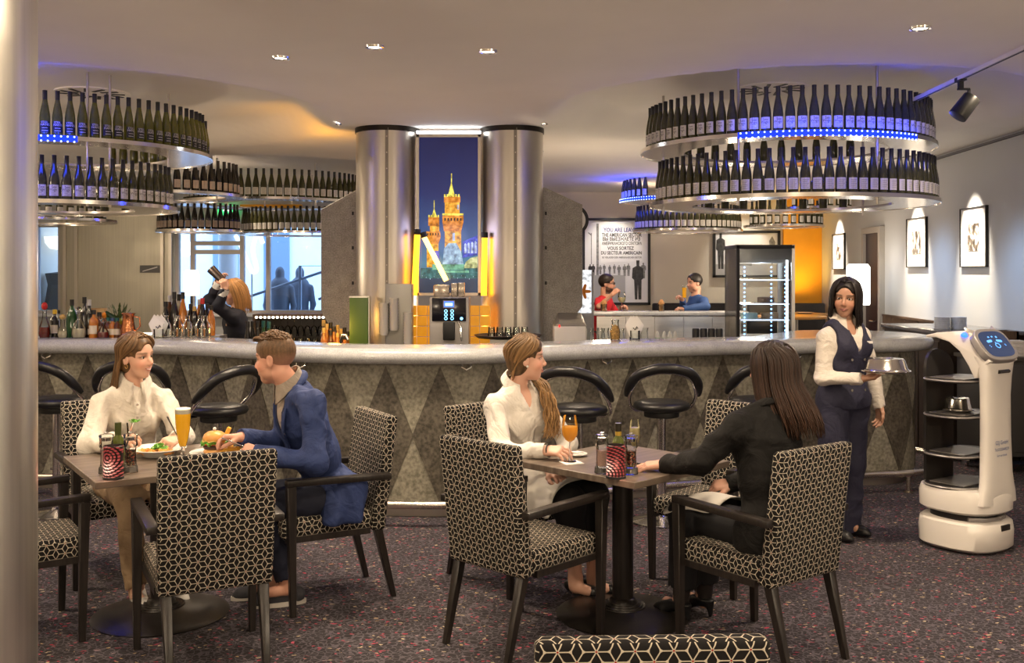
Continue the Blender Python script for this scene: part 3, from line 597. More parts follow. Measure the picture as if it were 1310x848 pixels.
# ---------------------------------------------------------------- bottle racks
BOTG = mat('dark_green_bottle_glass', (0.055, 0.055, 0.020), 0.10, coat=0.4, var=0.25, vscale=20)
BOTL = mat('olive_bottle_glass', (0.115, 0.115, 0.016), 0.10, coat=0.4, var=0.25, vscale=20)
BOTB = mat('near_black_bottle_glass', (0.012, 0.010, 0.008), 0.10, coat=0.4)
FOIL = mat('black_foil', (0.012, 0.011, 0.012), 0.35); FOILR = mat('brown_foil', (0.020, 0.012, 0.009), 0.35)
LABW, LABT, LABD, LABP = mat('white_label', (0.70, 0.68, 0.63), 0.6), mat('label_ink', (0.02, 0.02, 0.02), 0.6), mat('black_label', (0.013, 0.013, 0.013), 0.5), mat('buff_label', (0.46, 0.36, 0.29), 0.6)
def make_bottle_meshes(kind):
    glass = {'white': BOTG, 'lines': BOTG, 'dark': BOTL, 'buff': BOTB, 'small': BOTG}[kind]
    b = MB().lathe([(0.0, 0.004), (0.033, 0.0), (0.037, 0.006), (0.037, 0.135), (0.034, 0.165), (0.027, 0.205), (0.019, 0.245), (0.0155, 0.268), (0.0155, 0.30)], n=14).mesh('bottle_glass_' + kind, glass, angle=60)
    c = MB().lathe([(0.0163, 0.262), (0.0163, 0.322), (0.0170, 0.323), (0.0165, 0.331), (0.0, 0.332)], n=12).mesh('foil_' + kind, FOILR if kind == 'buff' else FOIL, angle=60)
    mb = MB(); r = 0.0374; z0, z1 = (0.026, 0.108); A = R(58)
    vs, fs = [], []
    for i in range(7):
        a = -A + 2 * A * i / 6; vs += [(r * math.sin(a), -r * math.cos(a), z0), (r * math.sin(a), -r * math.cos(a), z1)]
    fs = [(2 * i, 2 * i + 2, 2 * i + 3, 2 * i + 1) for i in range(6)]; mb.add(vs, fs); mb.use(1)
    def letter(txt, size, x0, z, sx=1.0):
        v, f = text_geo(txt, size, sx); rr = r + 0.0005
        mb.add([(rr * math.sin((x + x0) / rr), -rr * math.cos((x + x0) / rr), y + z) for x, y in v], f)
    def bar(x0, x1, z, h):
        rr = r + 0.0005; k = 5; V = []
        for i in range(k):
            a = (x0 + (x1 - x0) * i / (k - 1)) / rr; V += [(rr * math.sin(a), -rr * math.cos(a), z), (rr * math.sin(a), -rr * math.cos(a), z + h)]
        mb.add(V, [(2 * i, 2 * i + 2, 2 * i + 3, 2 * i + 1) for i in range(k - 1)])
    if kind == 'white':
        letter('See', 0.027, 0.004, 0.083); letter('Wage', 0.025, -0.004, 0.064)
        for x0, x1, z in ((-0.024, 0.016, 0.056), (-0.020, 0.006, 0.045), (-0.020, 0.02, 0.033)): bar(x0, x1, z, 0.002)
    elif kind == 'dark':
        letter('STEIL', 0.022, -0.002, 0.090, 1.0); letter('HANG', 0.022, 0.004, 0.073, 1.1); bar(-0.02, 0.02, 0.055, 0.003); bar(-0.022, 0.022, 0.036, 0.0035)
    else:
        for k in range(7): bar(-0.023, 0.023 - 0.006 * ((k * 5) % 3), 0.036 + 0.0095 * k, 0.0026)
    l = mb.mesh('label_' + kind, [LABD, LABW] if kind == 'dark' else [LABP if kind == 'buff' else LABW, mat('grey_ink', (0.2, 0.19, 0.18), 0.6) if kind in ('lines', 'buff', 'small') else LABT], smooth=False)
    return b, c, l
BM = {k: make_bottle_meshes(k) for k in ('white', 'lines', 'dark', 'buff', 'small')}
def bottle(x, y, z, rz, kind, label, group):
    b, c, l = BM[kind]
    o = bpy.data.objects.new('wine_bottle', b); C.objects.link(o); o.location = (x, y, z); o.rotation_euler = (0, 0, rz + random.uniform(-0.12, 0.12)); tag(o, label, 'bottle', group)
    for nm, me in (('foil_capsule', c), ('paper_label', l)):
        p = bpy.data.objects.new(nm, me); C.objects.link(p); p.parent = o
PLEX = mat('frosted_shelf', (0.62, 0.58, 0.54), 0.22, 0.55)
RIM = mat('shelf_rim_metal', (0.85, 0.82, 0.78), 0.15, 1.0)
BLUE = emat('blue_led_band', (0.0, 0.025, 1.0), 1.6); BDOT = emat('blue_white_led', (0.40, 0.52, 1.0), 4.0)
def rack(cx, cy, tiers, label, rods=(), ztop=3.22, led=None):
    t = thing('bottle_rack', label, 'rack', (cx, cy, min(q[3] for q in tiers) - 0.03))
    zb_ = t.location.z
    for (ox, oy, r, z, arcs, kind, blabel, grp, nspace) in tiers:
        ri, re = r - (0.30 if r > 0.86 else 0.13), r + 0.055
        MB().lathe([(ri, -0.022), (re - 0.005, -0.022), (re - 0.005, -0.002), (ri, -0.002), (ri, -0.022)], (ox, oy, z - zb_), n=72).obj('shelf', PLEX, t)
        MB().lathe([(re - 0.005, -0.028), (re + 0.004, -0.028), (re + 0.004, 0.002), (re - 0.005, 0.002), (re - 0.005, -0.028)], (ox, oy, z - zb_), n=72).obj('rim', RIM, t)
        for a0, a1, step in arcs:
            n_ = max(1, int(round(R(abs(a1 - a0)) * r / (nspace * step))))
            for i in range(n_):
                a = R(a0 + (a1 - a0) * (i + 0.5) / n_)
                bottle(cx + ox + r * math.cos(a), cy + oy + r * math.sin(a), z, a + R(90), kind, blabel, grp)
    for (ax, ay, z0) in rods:
        q_ = (min(q[2] for q in tiers) - 0.085) / math.hypot(ax, ay); ax, ay = ax * q_, ay * q_
        MB().cyl((ax, ay, z0 - zb_), (ax, ay, ztop - zb_), 0.011, n=10).obj('hanging_rod', STEEL, t)
    if led:
        (ox, oy, r, z, a0, a1) = led; re = r + 0.060
        MB().lathe([(re - 0.001, -0.040), (re + 0.004, -0.040), (re + 0.004, 0.004), (re - 0.001, 0.004), (re - 0.001, -0.040)], (ox, oy, z - zb_), n=30, a0=R(a0), a1=R(a1)).obj('led_band', BLUE, t)
        for zz in (-0.004, -0.040):
            mb = MB(); m_ = int(R(a1 - a0) * re / 0.042)
            for i in range(m_):
                a = R(a0 + (a1 - a0) * (i + 0.5) / m_); mb.ell((ox + (re + 0.006) * math.cos(a), oy + (re + 0.006) * math.sin(a), z - zb_ + zz), 0.0068, 8, 6)
            mb.obj('led_dots', BDOT, t)['kind'] = 'stuff'
        for k in range(5):
            a = R(a0 + (a1 - a0) * (k + 0.5) / 5)
            lamp('led_glow', 'POINT', (cx + ox + (re + 0.10) * math.cos(a), cy + oy + (re + 0.10) * math.sin(a), z - 0.02), 2.6, (0.01, 0.05, 1.0), size=0.05)
    return t
NB = 0.083
WR, WL = 'on the two-tier rack facing the picture wall', 'on the rack next to the foreground column'
rack(2.25, 8.4, [
    (0, 0, 1.12, 2.71, [(-178, -2, 1.0), (40, 145, 1.9)], 'white', 'green wine bottle with white script label, blue-lit upper tier of the big round rack', 'upper tier of the big round rack', NB),
    (0.05, 0.0, 1.10, 2.27, [(-176, -2, 1.0), (45, 140, 2.2)], 'lines', 'green wine bottle with small-print label, lower tier of the big round rack', 'lower tier of the big round rack', NB)],
    'big two-tier round hanging rack of wine bottles with blue LED rim', rods=[(0.48, -1.0, 2.2), (-0.62, -0.92, 2.2), (-1.0, 0.4, 2.2), (0.9, 0.6, 2.2)], led=(0, 0, 1.12, 2.71, -121, -52))
rack(-3.7, 8.4, [
    (0, 0, 1.12, 2.68, [(-92, 6, 1.0), (20, 95, 1.3)], 'dark', 'olive wine bottle with black label on the upper tier beside the foreground column', 'upper tier by the foreground column', NB),
    (-0.05, 0.0, 0.90, 2.24, [(-92, 5, 1.0), (30, 95, 2.4)], 'white', 'green wine bottle with white script label on the tier beside the foreground column', 'lower tier by the foreground column', NB)],
    'round two-tier hanging rack of wine bottles next to the foreground column', rods=[(0.62, -0.88, 2.2), (0.75, -0.70, 2.2), (0.85, 0.3, 2.2)], led=(0, 0, 1.12, 2.68, -100, -62))
rack(-5.4, 11.7, [(0, 0, 0.75, 2.30, [(-100, -5, 1.4)], 'small', 'wine bottle on the low shelf behind the rack beside the foreground column', 'low far shelf bottles', NB)],
    'small far bottle shelf glimpsed under the rack beside the foreground column', rods=[(0.6, 0, 2.27)], ztop=3.0)
rack(-3.78, 11.0, [(0, 0, 0.80, 2.53, [(-78, 2, 1.15)], 'buff', 'dark wine bottle with buff label on the middle hanging shelf', 'middle hanging shelf bottles', NB)],
    'round hanging shelf of dark bottles with buff labels', rods=[(0.8, -0.5, 2.5), (0.5, 0.7, 2.5)], ztop=3.0)
rack(-3.05, 13.0, [(0, 0, 1.15, 2.58, [(-142, -14, 1.05)], 'small', 'dark wine bottle with small white label, shelf running behind the zinc plate', 'long far shelf bottles', NB)],
    'round hanging shelf of white-labelled bottles reaching behind the zinc plate', rods=[(-0.3, -0.9, 2.5), (0.6, -0.7, 2.5)], ztop=3.0)
rack(-4.05, 13.2, [(0, 0, 0.50, 2.24, [(-178, -2, 1.0)], 'buff', 'dark wine bottle with buff label on the small shelf over the window post', 'small far shelf bottles', NB)],
    'small round hanging shelf of bottles over the window post', rods=[(0.3, -0.3, 2.2)], ztop=3.0)
rack(-2.95, 14.35, [(0, 0, 0.85, 2.25, [(-150, -28, 1.0)], 'lines', 'bright green wine bottle back-lit by the window, low shelf', 'window-lit shelf bottles', NB)],
    'round hanging shelf of green bottles in front of the window', rods=[(0.3, -0.8, 2.2), (-0.4, -0.7, 2.2)], ztop=3.0)
rack(2.5, 14.5, [
    (0, 0, 0.72, 2.30, [(-178, -2, 1.0)], 'small', 'green wine bottle on the far shelf above the framed sign poster', 'far shelf over the poster', NB),
    (0, 0, 0.90, 2.73, [(175, 225, 1.3)], 'small', 'wine bottle on the far upper shelf with the blue rim', 'far upper shelf bottles', NB)],
    'far two-tier round rack hanging in front of the posters', rods=[(0.45, -0.5, 2.27), (-0.5, -0.45, 2.27)], ztop=3.0, led=(0, 0, 0.90, 2.73, 180, 235))
rack(3.85, 14.4, [(0, 0, 0.50, 2.36, [(-170, -10, 1.25)], 'small', 'dark wine bottle on the small far shelf near the orange corner', 'shelf by the orange corner', NB)],
    'small round far bottle shelf near the orange corner', rods=[(0.2, -0.4, 2.33)], ztop=3.0)
rack(4.18, 13.9, [(0, 0, 0.42, 2.58, [(-160, -25, 1.5)], 'small', 'dark wine bottle on the highest far shelf by the long wall', 'highest far shelf by the wall', NB)],
    'highest small bottle shelf hanging close to the long wall', rods=[(0.1, -0.35, 2.5)], ztop=3.0)
# ---------------------------------------------------------------- chairs, tables, stools
def facing(fx, fy): return math.atan2(-fx, fy)
def make_chair():
    t = thing('armchair', '', 'chair', group='star-patterned armchairs')
    MB().box((0, 0.03, 0.420), (0.462, 0.47, 0.108)).obj('seat', FABRIC, t, bevel=0.028, seg=3, boxuv=True)
    b = [(-0.236, -0.275), (0.236, -0.275), (0.236, -0.200), (-0.236, -0.200)]; tp = [(-0.242, -0.345), (0.242, -0.345), (0.242, -0.285), (-0.242, -0.285)]
    MB().hexa([(x, y, 0.365) for x, y in b], [(x, y, 0.95) for x, y in tp]).obj('backrest', FABRIC, t, bevel=0.016, seg=3, boxuv=True)
    for s in (-1, 1):
        def q(cx, cy, w, z): return [(cx - w / 2, cy - w / 2, z), (cx + w / 2, cy - w / 2, z), (cx + w / 2, cy + w / 2, z), (cx - w / 2, cy + w / 2, z)]
        MB().hexa(q(s * 0.258, 0.225, 0.030, 0.0), q(s * 0.258, 0.235, 0.046, 0.645)).obj('leg', WOOD_BLK, t, bevel=0.003, seg=1)
        MB().hexa(q(s * 0.195, -0.335, 0.028, 0.0), q(s * 0.200, -0.235, 0.046, 0.40)).obj('leg', WOOD_BLK, t, bevel=0.003, seg=1)
        MB().hexa([(s * 0.258 - 0.025, -0.29, 0.632), (s * 0.258 + 0.025, -0.29, 0.632), (s * 0.258 + 0.025, 0.260, 0.645), (s * 0.258 - 0.025, 0.260, 0.645)],
                  [(s * 0.258 - 0.025, -0.29, 0.664), (s * 0.258 + 0.025, -0.29, 0.664), (s * 0.258 + 0.025, 0.260, 0.677), (s * 0.258 - 0.025, 0.260, 0.677)]).obj('armrest', WOOD_BLK, t, bevel=0.004, seg=2)
        MB().box((s * 0.225, 0.03, 0.372), (0.03, 0.44, 0.03)).obj('seat_rail', WOOD_BLK, t)
    return t
CH = [((-1.36, 4.50), (-0.45, 0.89), 'empty star-patterned armchair beside the burger diner, its back over the table edge'),
      ((-1.01, 5.34), (-0.87, -0.49), 'star-patterned armchair under the man in the blue suit'),
      ((0.07, 4.76), (0.69, 0.72), 'empty star-patterned armchair beside the woman with the wine glass'),
      ((1.11, 4.62), (-0.60, 0.80), 'star-patterned armchair under the woman in the black jacket'),
      ((1.12, 5.62), (-0.69, -0.72), 'empty star-patterned armchair opposite, before the middle bar stool'),
      ((0.02, 5.62), (0.69, -0.72), 'star-patterned armchair under the woman in the white shirt holding wine'),
      ((-2.31, 4.77), (0.83, 0.55), 'empty star-patterned armchair partly hidden by the steel column'),
      ((-2.24, 5.76), (0.55, -0.83), 'star-patterned armchair under the woman eating in the white blouse'),
      ((0.275, 2.40), (-0.04, 1.0), 'star-patterned armchair of which only the top edge of its back shows')]
c0 = make_chair()
for i, ((x, y), (fx, fy), lab) in enumerate(CH):
    o = c0 if i == 0 else copy_tree(c0)
    o.location = (x, y, 0); o.rotation_euler.z = facing(fx, fy); o['label'] = lab
IRON = mat('dark_cast_iron', (0.020, 0.017, 0.015), 0.34, 0.3, var=0.15, vscale=30)
def make_table(x, y, rz, label, half):
    t = thing('bistro_table', label, 'table', (x, y, 0), rz, 'square bistro tables')
    prof = [(0, 0.0), (0.325, 0.0), (0.33, 0.006), (0.31, 0.014), (0.20, 0.030), (0.115, 0.046), (0.112, 0.052), (0.100, 0.050), (0.097, 0.058), (0.085, 0.056), (0.082, 0.066), (0.07, 0.064), (0.062, 0.085), (0.05, 0.09)]
    MB().lathe(prof, n=64).obj('base', IRON, t, angle=50)
    MB().cyl((0, 0, 0.06), (0, 0, 0.72), 0.052, n=28).obj('pedestal', WOOD_BLK, t)
    MB().box((0, 0, 0.722), (0.34, 0.34, 0.02)).obj('top_bracket', BLACK, t)
    MB().box((0, 0, 0.749), (half * 2, half * 2, 0.032)).obj('tabletop', WOOD_TOP, t, bevel=0.003, seg=1)
    return t
make_table(-1.744, 5.05, R(33.5), 'square brown bistro table with the plates of food', 0.385)
make_table(0.55, 5.045, R(44.5), 'square brown bistro table with the wine glass on a white napkin', 0.375)
def make_stool():
    t = thing('bar_stool', '', 'stool', group='black bar stools along the bar')
    MB().lathe([(0, 0), (0.20, 0.0), (0.205, 0.008), (0.19, 0.016), (0.05, 0.03), (0.03, 0.05), (0, 0.05)], n=40).obj('base', CHROME, t)
    MB().cyl((0, 0, 0.03), (0, 0, 0.74), 0.031, n=24).obj('pole', CHROME, t)
    MB().cyl((0, 0, 0.715), (0, 0, 0.755), 0.12, n=28).obj('swivel_plate', BLACK, t, bevel=0.006)
    MB().lathe([(0, 0.758), (0.15, 0.758), (0.183, 0.768), (0.195, 0.788), (0.186, 0.810), (0.145, 0.824), (0.055, 0.830), (0, 0.830)], n=40).obj('seat', BLKLEA, t, angle=60)
    half = [(-0.09, 0.12, 0.745), (-0.165, 0.10, 0.750), (-0.212, 0.03, 0.79), (-0.222, -0.07, 0.88), (-0.172, -0.165, 0.985), (-0.078, -0.212, 1.030), (0, -0.222, 1.038)]
    full = half + [(-x, y, z) for x, y, z in reversed(half[:-1])]
    sp = spline(full, 8); MB().tube(sp, 0.0135, 10).obj('back_tube', CHROME, t)
    k = len(sp); pad = [p + Vector((p.x * 0.08, -0.010, 0.026)) for p in sp[int(k * 0.22):int(k * 0.78) + 1]]; m = len(pad)
    rr = [0.0335 * min(1, 0.55 + 4 * min(i, m - 1 - i) / m) for i in range(m)]
    MB().tube(pad, rr, 14).obj('back_pad', BLKLEA, t, angle=60)
    MB().tube([(0.10 * math.cos(R(a)), 0.05 + 0.10 * math.sin(R(a)), 0.30) for a in range(0, 181, 15)], 0.010, 8).obj('foot_ring', CHROME, t)
    return t
s0 = make_stool()
for i, (x, y, rz, lab) in enumerate([(1.02, 6.93, 0, 'black padded bar stool seen whole behind the wine bottle'), (0.44, 6.72, R(-24), 'black padded bar stool behind the woman with the wine glass'),
                                     (-1.94, 6.72, R(58), 'black padded bar stool turned sideways between the two dining colleagues'), (-3.20, 7.15, R(-18), 'black padded bar stool beside the foreground steel column'),
                                     (-2.70, 7.25, R(12), 'black padded bar stool half hidden by the woman in the white blouse'), (1.72, 7.12, R(10), 'black padded bar stool half hidden by the woman in black')]):
    o = s0 if i == 0 else copy_tree(s0)
    o.location = (x, y, 0); o.rotation_euler.z = rz; o['label'] = lab
# ---------------------------------------------------------------- things on the tables
ZT = 0.7655
CLEAR = make_pane('thin_glass', (0.93, 0.95, 0.94))
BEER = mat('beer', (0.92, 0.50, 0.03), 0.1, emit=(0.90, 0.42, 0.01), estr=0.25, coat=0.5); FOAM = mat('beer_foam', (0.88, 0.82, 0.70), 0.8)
WINE = mat('orange_wine', (0.90, 0.40, 0.05), 0.08, emit=(0.85, 0.30, 0.02), estr=0.22, coat=0.5); BUBB = mat('sparkling_wine', (0.72, 0.62, 0.35), 0.08, coat=0.5)  # slight emission put into the wine to lighten it
def wine_glass(loc, label, h=0.225, bowl=0.040, fill=WINE, level=0.62, flute=False, group=None):
    t = thing('wine_glass' if not flute else 'champagne_flute', label, 'glass', loc, group=group)
    sh = h * (0.42 if not flute else 0.36); br = bowl
    prof = [(0.0, 0.003), (0.034, 0.001), (0.035, 0.003), (0.006, 0.008), (0.0035, 0.02), (0.0035, sh)]
    MB().lathe([(0, 0), (0.034, 0.0), (0.034, 0.002), (0.007, 0.008), (0.004, 0.02), (0.004, sh), (0.0, sh)], n=20).obj('stem', GLASS, t)
    cup = [(0.004, sh), (br * 0.55, sh + 0.012), (br * 0.92, sh + (h - sh) * 0.28), (br, sh + (h - sh) * 0.48), (br * 0.93, sh + (h - sh) * 0.75), (br * 0.80, h)]
    MB().lathe(cup, n=28).obj('bowl', CLEAR, t)
    if fill is not None:
        zl = sh + (h - sh) * level; lp = [(0, sh + 0.002)] + [(r * 0.96, z) for r, z in cup[1:] if z < zl]; rl = np.interp(zl, [q[1] for q in cup], [q[0] for q in cup]) * 0.96
        MB().lathe(lp + [(rl, zl), (0, zl)], n=24).obj('drink', fill, t)
    return t
def mill(loc, label, fillc, name):
    t = thing('spice_mill', label, 'mill', loc, group='clear acrylic spice mills')
    MB().lathe([(0, 0), (0.034, 0), (0.035, 0.004), (0.033, 0.03), (0.028, 0.032), (0.026, 0.06), (0.0245, 0.09), (0.027, 0.118), (0.032, 0.124), (0.030, 0.150), (0.034, 0.176), (0.026, 0.180), (0.012, 0.178), (0, 0.178)], n=12).obj('body', CLEAR, t, angle=20)
    MB().cyl((0, 0, 0.004), (0, 0, 0.028), 0.030, n=16).obj('grinder_foot', mat('smoky_acrylic', (0.35, 0.33, 0.32), 0.1, 0.5), t)
    MB().cyl((0, 0, 0.034), (0, 0, 0.105), 0.020, n=16).obj('filling', fillc, t)
    MB().cyl((0, 0, 0.15), (0, 0, 0.165), 0.02, n=16).ell((0, 0, 0.186), (0.010, 0.010, 0.007), 10, 6).obj('knob', CHROME, t)
PEP = nodes_of('peppercorns', 0.6); g = NG(PEP[1], PEP[2]); _v = g.vor(PEP[1].new('ShaderNodeTexCoord').outputs['Object'], 170); _s = PEP[1].new('ShaderNodeSeparateColor'); PEP[2].new(_v.outputs['Color'], _s.inputs[0])
PEP[2].new(g.ramp(_s.outputs[0], [(0, (0.02, 0.012, 0.008)), (0.4, (0.10, 0.05, 0.02)), (0.6, (0.40, 0.28, 0.14)), (0.8, (0.35, 0.05, 0.02))], 'CONSTANT'), PEP[3].inputs['Base Color'])
SALT = mat('pink_salt', (0.62, 0.40, 0.34), 0.6, var=0.2, vscale=200)
def make_lantern(name, cz, swirl):
    m, N, L, b = nodes_of(name, 0.4); g = NG(N, L); tc = N.new('ShaderNodeTexCoord').outputs['Object']; sp = N.new('ShaderNodeSeparateXYZ'); L.new(tc, sp.inputs[0])
    x, z = g.m('SUBTRACT', sp.outputs[0], swirl), g.m('SUBTRACT', sp.outputs[2], cz); r = g.m('SQRT', g.m('ADD', g.m('MULTIPLY', x, x), g.m('MULTIPLY', z, z)))
    ring = g.m('SINE', g.m('MULTIPLY', r, 2 * math.pi / 0.0145)); ang = g.m('ARCTAN2', z, x)
    dots = g.m('SINE', g.m('MULTIPLY', ang, g.m('MAXIMUM', g.m('ROUND', g.m('MULTIPLY', r, 420.0)), 5.0)))
    hole = g.m('MULTIPLY', g.m('GREATER_THAN', ring, -0.1), g.m('GREATER_THAN', dots, -0.55))
    back = g.m('LESS_THAN', sp.outputs[1], 0.02); hole = g.m('MULTIPLY', hole, back)
    fall = g.m('POWER', 2.718, g.m('MULTIPLY', g.m('ADD', g.m('MULTIPLY', x, x), g.m('MULTIPLY', g.m('SUBTRACT', sp.outputs[2], 0.05), g.m('SUBTRACT', sp.outputs[2], 0.05))), -900.0))
    b.inputs['Base Color'].default_value = (0.012, 0.006, 0.006, 1)
    L.new(g.mix(fall, (0.62, 0.07, 0.06, 1), (1.0, 0.62, 0.46, 1)), b.inputs['Emission Color']); L.new(g.m('MULTIPLY', hole, g.m('ADD', 0.55, g.m('MULTIPLY', fall, 1.5))), b.inputs['Emission Strength'])
    return m
def lantern(loc, label, m):
    t = thing('candle_holder', label, 'candle holder', loc)
    MB().lathe([(0, 0), (0.043, 0), (0.044, 0.003), (0.043, 0.145), (0.0445, 0.148), (0.042, 0.150), (0.041, 0.13), (0.041, 0.01), (0, 0.01)], n=32).obj('perforated_shade', m, t, angle=60)
    MB().lathe([(0.0435, 0.0), (0.0455, 0.0), (0.0455, 0.010), (0.0435, 0.012)], n=32).obj('base_ring', BLACK, t)
    MB().cyl((0, 0, 0.01), (0, 0, 0.04), 0.03, n=16).obj('candle', emat('candle_wax_glow', (1.0, 0.35, 0.25), 1.0), t)
    lamp('candle_flame', 'POINT', (loc[0], loc[1] - 0.07, loc[2] + 0.05), 0.15, (1, 0.3, 0.2), size=0.02)
def oil_bottle(loc, label, cap):
    t = thing('oil_bottle', label, 'bottle', loc)
    MB().lathe([(0, 0), (0.030, 0), (0.032, 0.005), (0.032, 0.12), (0.026, 0.142), (0.0145, 0.158), (0.013, 0.19), (0, 0.19)], n=20).obj('glass', mat('olive_oil_glass', (0.070, 0.085, 0.010), 0.08, coat=0.6), t)
    MB().cyl((0, 0, 0.180), (0, 0, 0.218), 0.0155, n=16).obj('cap', cap, t); MB().lathe([(0.0148, 0.160), (0.0152, 0.180)], n=16).obj('neck_band', mat('gold_foil', (0.55, 0.36, 0.06), 0.35, 0.5) if cap is not MATS.get('green_cap') else cap, t)
def tp(px, py, z=ZT): d = F_PX * (EYE - z) / (py - HY); return ((px - CX) * d / F_PX, d, z)
GCAP = mat('green_cap', (0.045, 0.055, 0.012), 0.35); DCAP = mat('dark_cap', (0.02, 0.017, 0.012), 0.3)
lantern(tp(145, 612), 'red glowing perforated candle holder with circle pattern on the food table', make_lantern('lantern_circles', 0.10, -0.012))
lantern(tp(788, 611), 'red glowing perforated candle holder with swirl pattern on the wine table', make_lantern('lantern_swirls', 0.02, -0.045))
mill(tp(136, 605), 'clear salt mill with pink salt on the food table', SALT, 's'); mill(tp(167, 604), 'clear pepper mill with peppercorns on the food table', PEP[0], 'p')
mill(tp(770, 605), 'clear salt mill with pink salt on the wine table', SALT, 's'); mill(tp(807, 606), 'clear pepper mill with peppercorns on the wine table', PEP[0], 'p')
oil_bottle(tp(151, 599), 'green olive oil bottle with green cap on the food table', GCAP); oil_bottle(tp(791, 600), 'green olive oil bottle with gold neck on the wine table', DCAP)
wine_glass(tp(158, 594), 'slim glass flute behind the oil bottle on the food table', 0.20, 0.026, None, flute=True)
wine_glass(tp(812, 593), 'flute of sparkling wine on the wine table', 0.215, 0.027, BUBB, 0.72, True)
wine_glass(tp(729, 591), 'stemmed glass of orange wine held at the table', 0.225, 0.041, WINE, 0.60)
cst = tp(731, 592); o = MB().box((0, 0, 0.0015), (0.095, 0.095, 0.003), R(20)).obj('paper_coaster', mat('white_paper', (0.8, 0.78, 0.74), 0.8), loc=cst); tag(o, 'white square paper coaster under the orange wine', 'coaster')
for n_ in [q for q in C.objects if q.name.startswith('wine_glass') and 'orange' in q.get('label', '')]: n_.location.z += 0.0035
def plate(loc, r, deep, label):
    t = thing('plate', label, 'plate', loc); z = deep
    MB().lathe([(0, 0.004), (r * 0.5, 0.002), (r * 0.52, 0.0), (r * 0.56, 0.002), (r * 0.66, z * 0.6), (r, z), (r * 0.99, z + 0.004), (r * 0.64, z * 0.72 + 0.004), (r * 0.54, 0.010), (0, 0.010)], n=48).obj('dish', WHITE, t, angle=60); return t
p1 = tp(203, 583); plate(p1, 0.138, 0.040, 'deep white plate of pasta and salad before the blouse-wearing woman')
rp = np.random.default_rng(3)
for k, (dx, dy) in enumerate([(-0.055, -0.03), (0.045, -0.04), (0.0, 0.02)]):
    mb = MB()
    for q in range(26):
        a, rr = rp.uniform(0, 6.28), 0.035 * math.sqrt(rp.uniform(0, 1)); c = Vector((dx + rr * math.cos(a), dy + rr * math.sin(a) * 0.8, 0.022 + rp.uniform(0, 0.026) * (1 - rr / 0.04))); b_ = rp.uniform(0, 6.28)
        mb.tube([c + Vector((0.016 * math.cos(b_ + t), 0.013 * math.sin(b_ + t), 0.006 * math.sin(2 * t))) for t in np.linspace(0, 3.5, 7)], 0.0042, 6)
    o = mb.obj('pasta_portion', mat('golden_pasta', (0.72, 0.30, 0.06), 0.45, var=0.2, vscale=60), loc=(p1[0], p1[1], p1[2])); tag(o, 'mound of golden pasta on the deep white plate', 'pasta', 'pasta on the plate', 'stuff')
LEAF = mat('salad_green', (0.10, 0.30, 0.015), 0.5, var=0.4, vscale=60)
def leafy(name, c, r, n_, label, m=LEAF, up=0.7):
    mb = MB()
    for q in range(n_):
        a, e = rp.uniform(0, 6.28), rp.uniform(0.1, 1.3); d = Vector((math.cos(a) * math.cos(e), math.sin(a) * math.cos(e), math.sin(e) * up)); s_ = d.cross(Vector((0, 0, 1))).normalized() * r * 0.28; p = d * r * rp.uniform(0.5, 1.0); nrm_ = Vector((0, 0, r * 0.12))
        mb.add([p - d * r * 0.35, p - s_ + nrm_, p + d * r * 0.35, p + s_ + nrm_, p + nrm_ * 2.2], [(0, 1, 4), (1, 2, 4), (2, 3, 4), (3, 0, 4)])
    o = mb.obj(name, m, loc=c, smooth=False); tag(o, label, 'salad', kind='stuff'); return o
leafy('salad_leaves', (p1[0] + 0.0, p1[1] + 0.01, p1[2] + 0.030), 0.040, 60, 'tuft of curly green salad on the pasta plate')
# her fork with a leaf, and the knife
SILV = mat('cutlery_steel', (0.7, 0.68, 0.65), 0.15, 1.0)
def stick(name, label, a, b, r0, r1, m, cat='cutlery'):
    a, b = Vector(a), Vector(b); o = MB().tube([b - a, (b - a) * 0.55, (b - a) * 0.45, Vector((0, 0, 0))], [r1, r1 * 0.8, r0, r0], 8, flat=0.4).obj(name, m, loc=a); tag(o, label, cat); return o
fk = stick('fork', 'steel fork raised with a salad leaf', (-1.955, 5.19, 0.862), W(170, 540, 5.08), 0.005, 0.006, SILV)
lf = leafy('salad_leaf', W(172, 538, 5.08) - Vector((0, 0, 0.010)), 0.030, 22, 'green leaf speared on the raised fork', up=0.5)
stick('table_knife', 'dark table knife held upright beside the beer', W(234, 572, 5.27), W(214, 533, 5.22), 0.006, 0.009, mat('dark_steel', (0.10, 0.10, 0.10), 0.25, 0.9))
bg = tp(234, 586.5); t = thing('beer_glass', 'tall pilsner glass of golden beer with foam', 'glass', bg)
MB().lathe([(0, 0), (0.036, 0), (0.036, 0.004), (0.010, 0.012), (0.009, 0.045), (0.016, 0.062), (0.0, 0.062)], n=24).obj('foot', GLASS, t)
MB().lathe([(0.016, 0.062), (0.026, 0.10), (0.034, 0.15), (0.038, 0.20), (0.0385, 0.252)], n=28).obj('bowl', CLEAR, t)
MB().lathe([(0, 0.063), (0.0145, 0.064), (0.0245, 0.10), (0.0325, 0.15), (0.0365, 0.20), (0.037, 0.226), (0, 0.226)], n=28).obj('beer', BEER, t)
MB().lathe([(0, 0.226), (0.0372, 0.226), (0.0376, 0.248), (0.030, 0.254), (0, 0.256)], n=28).obj('foam', FOAM, t)
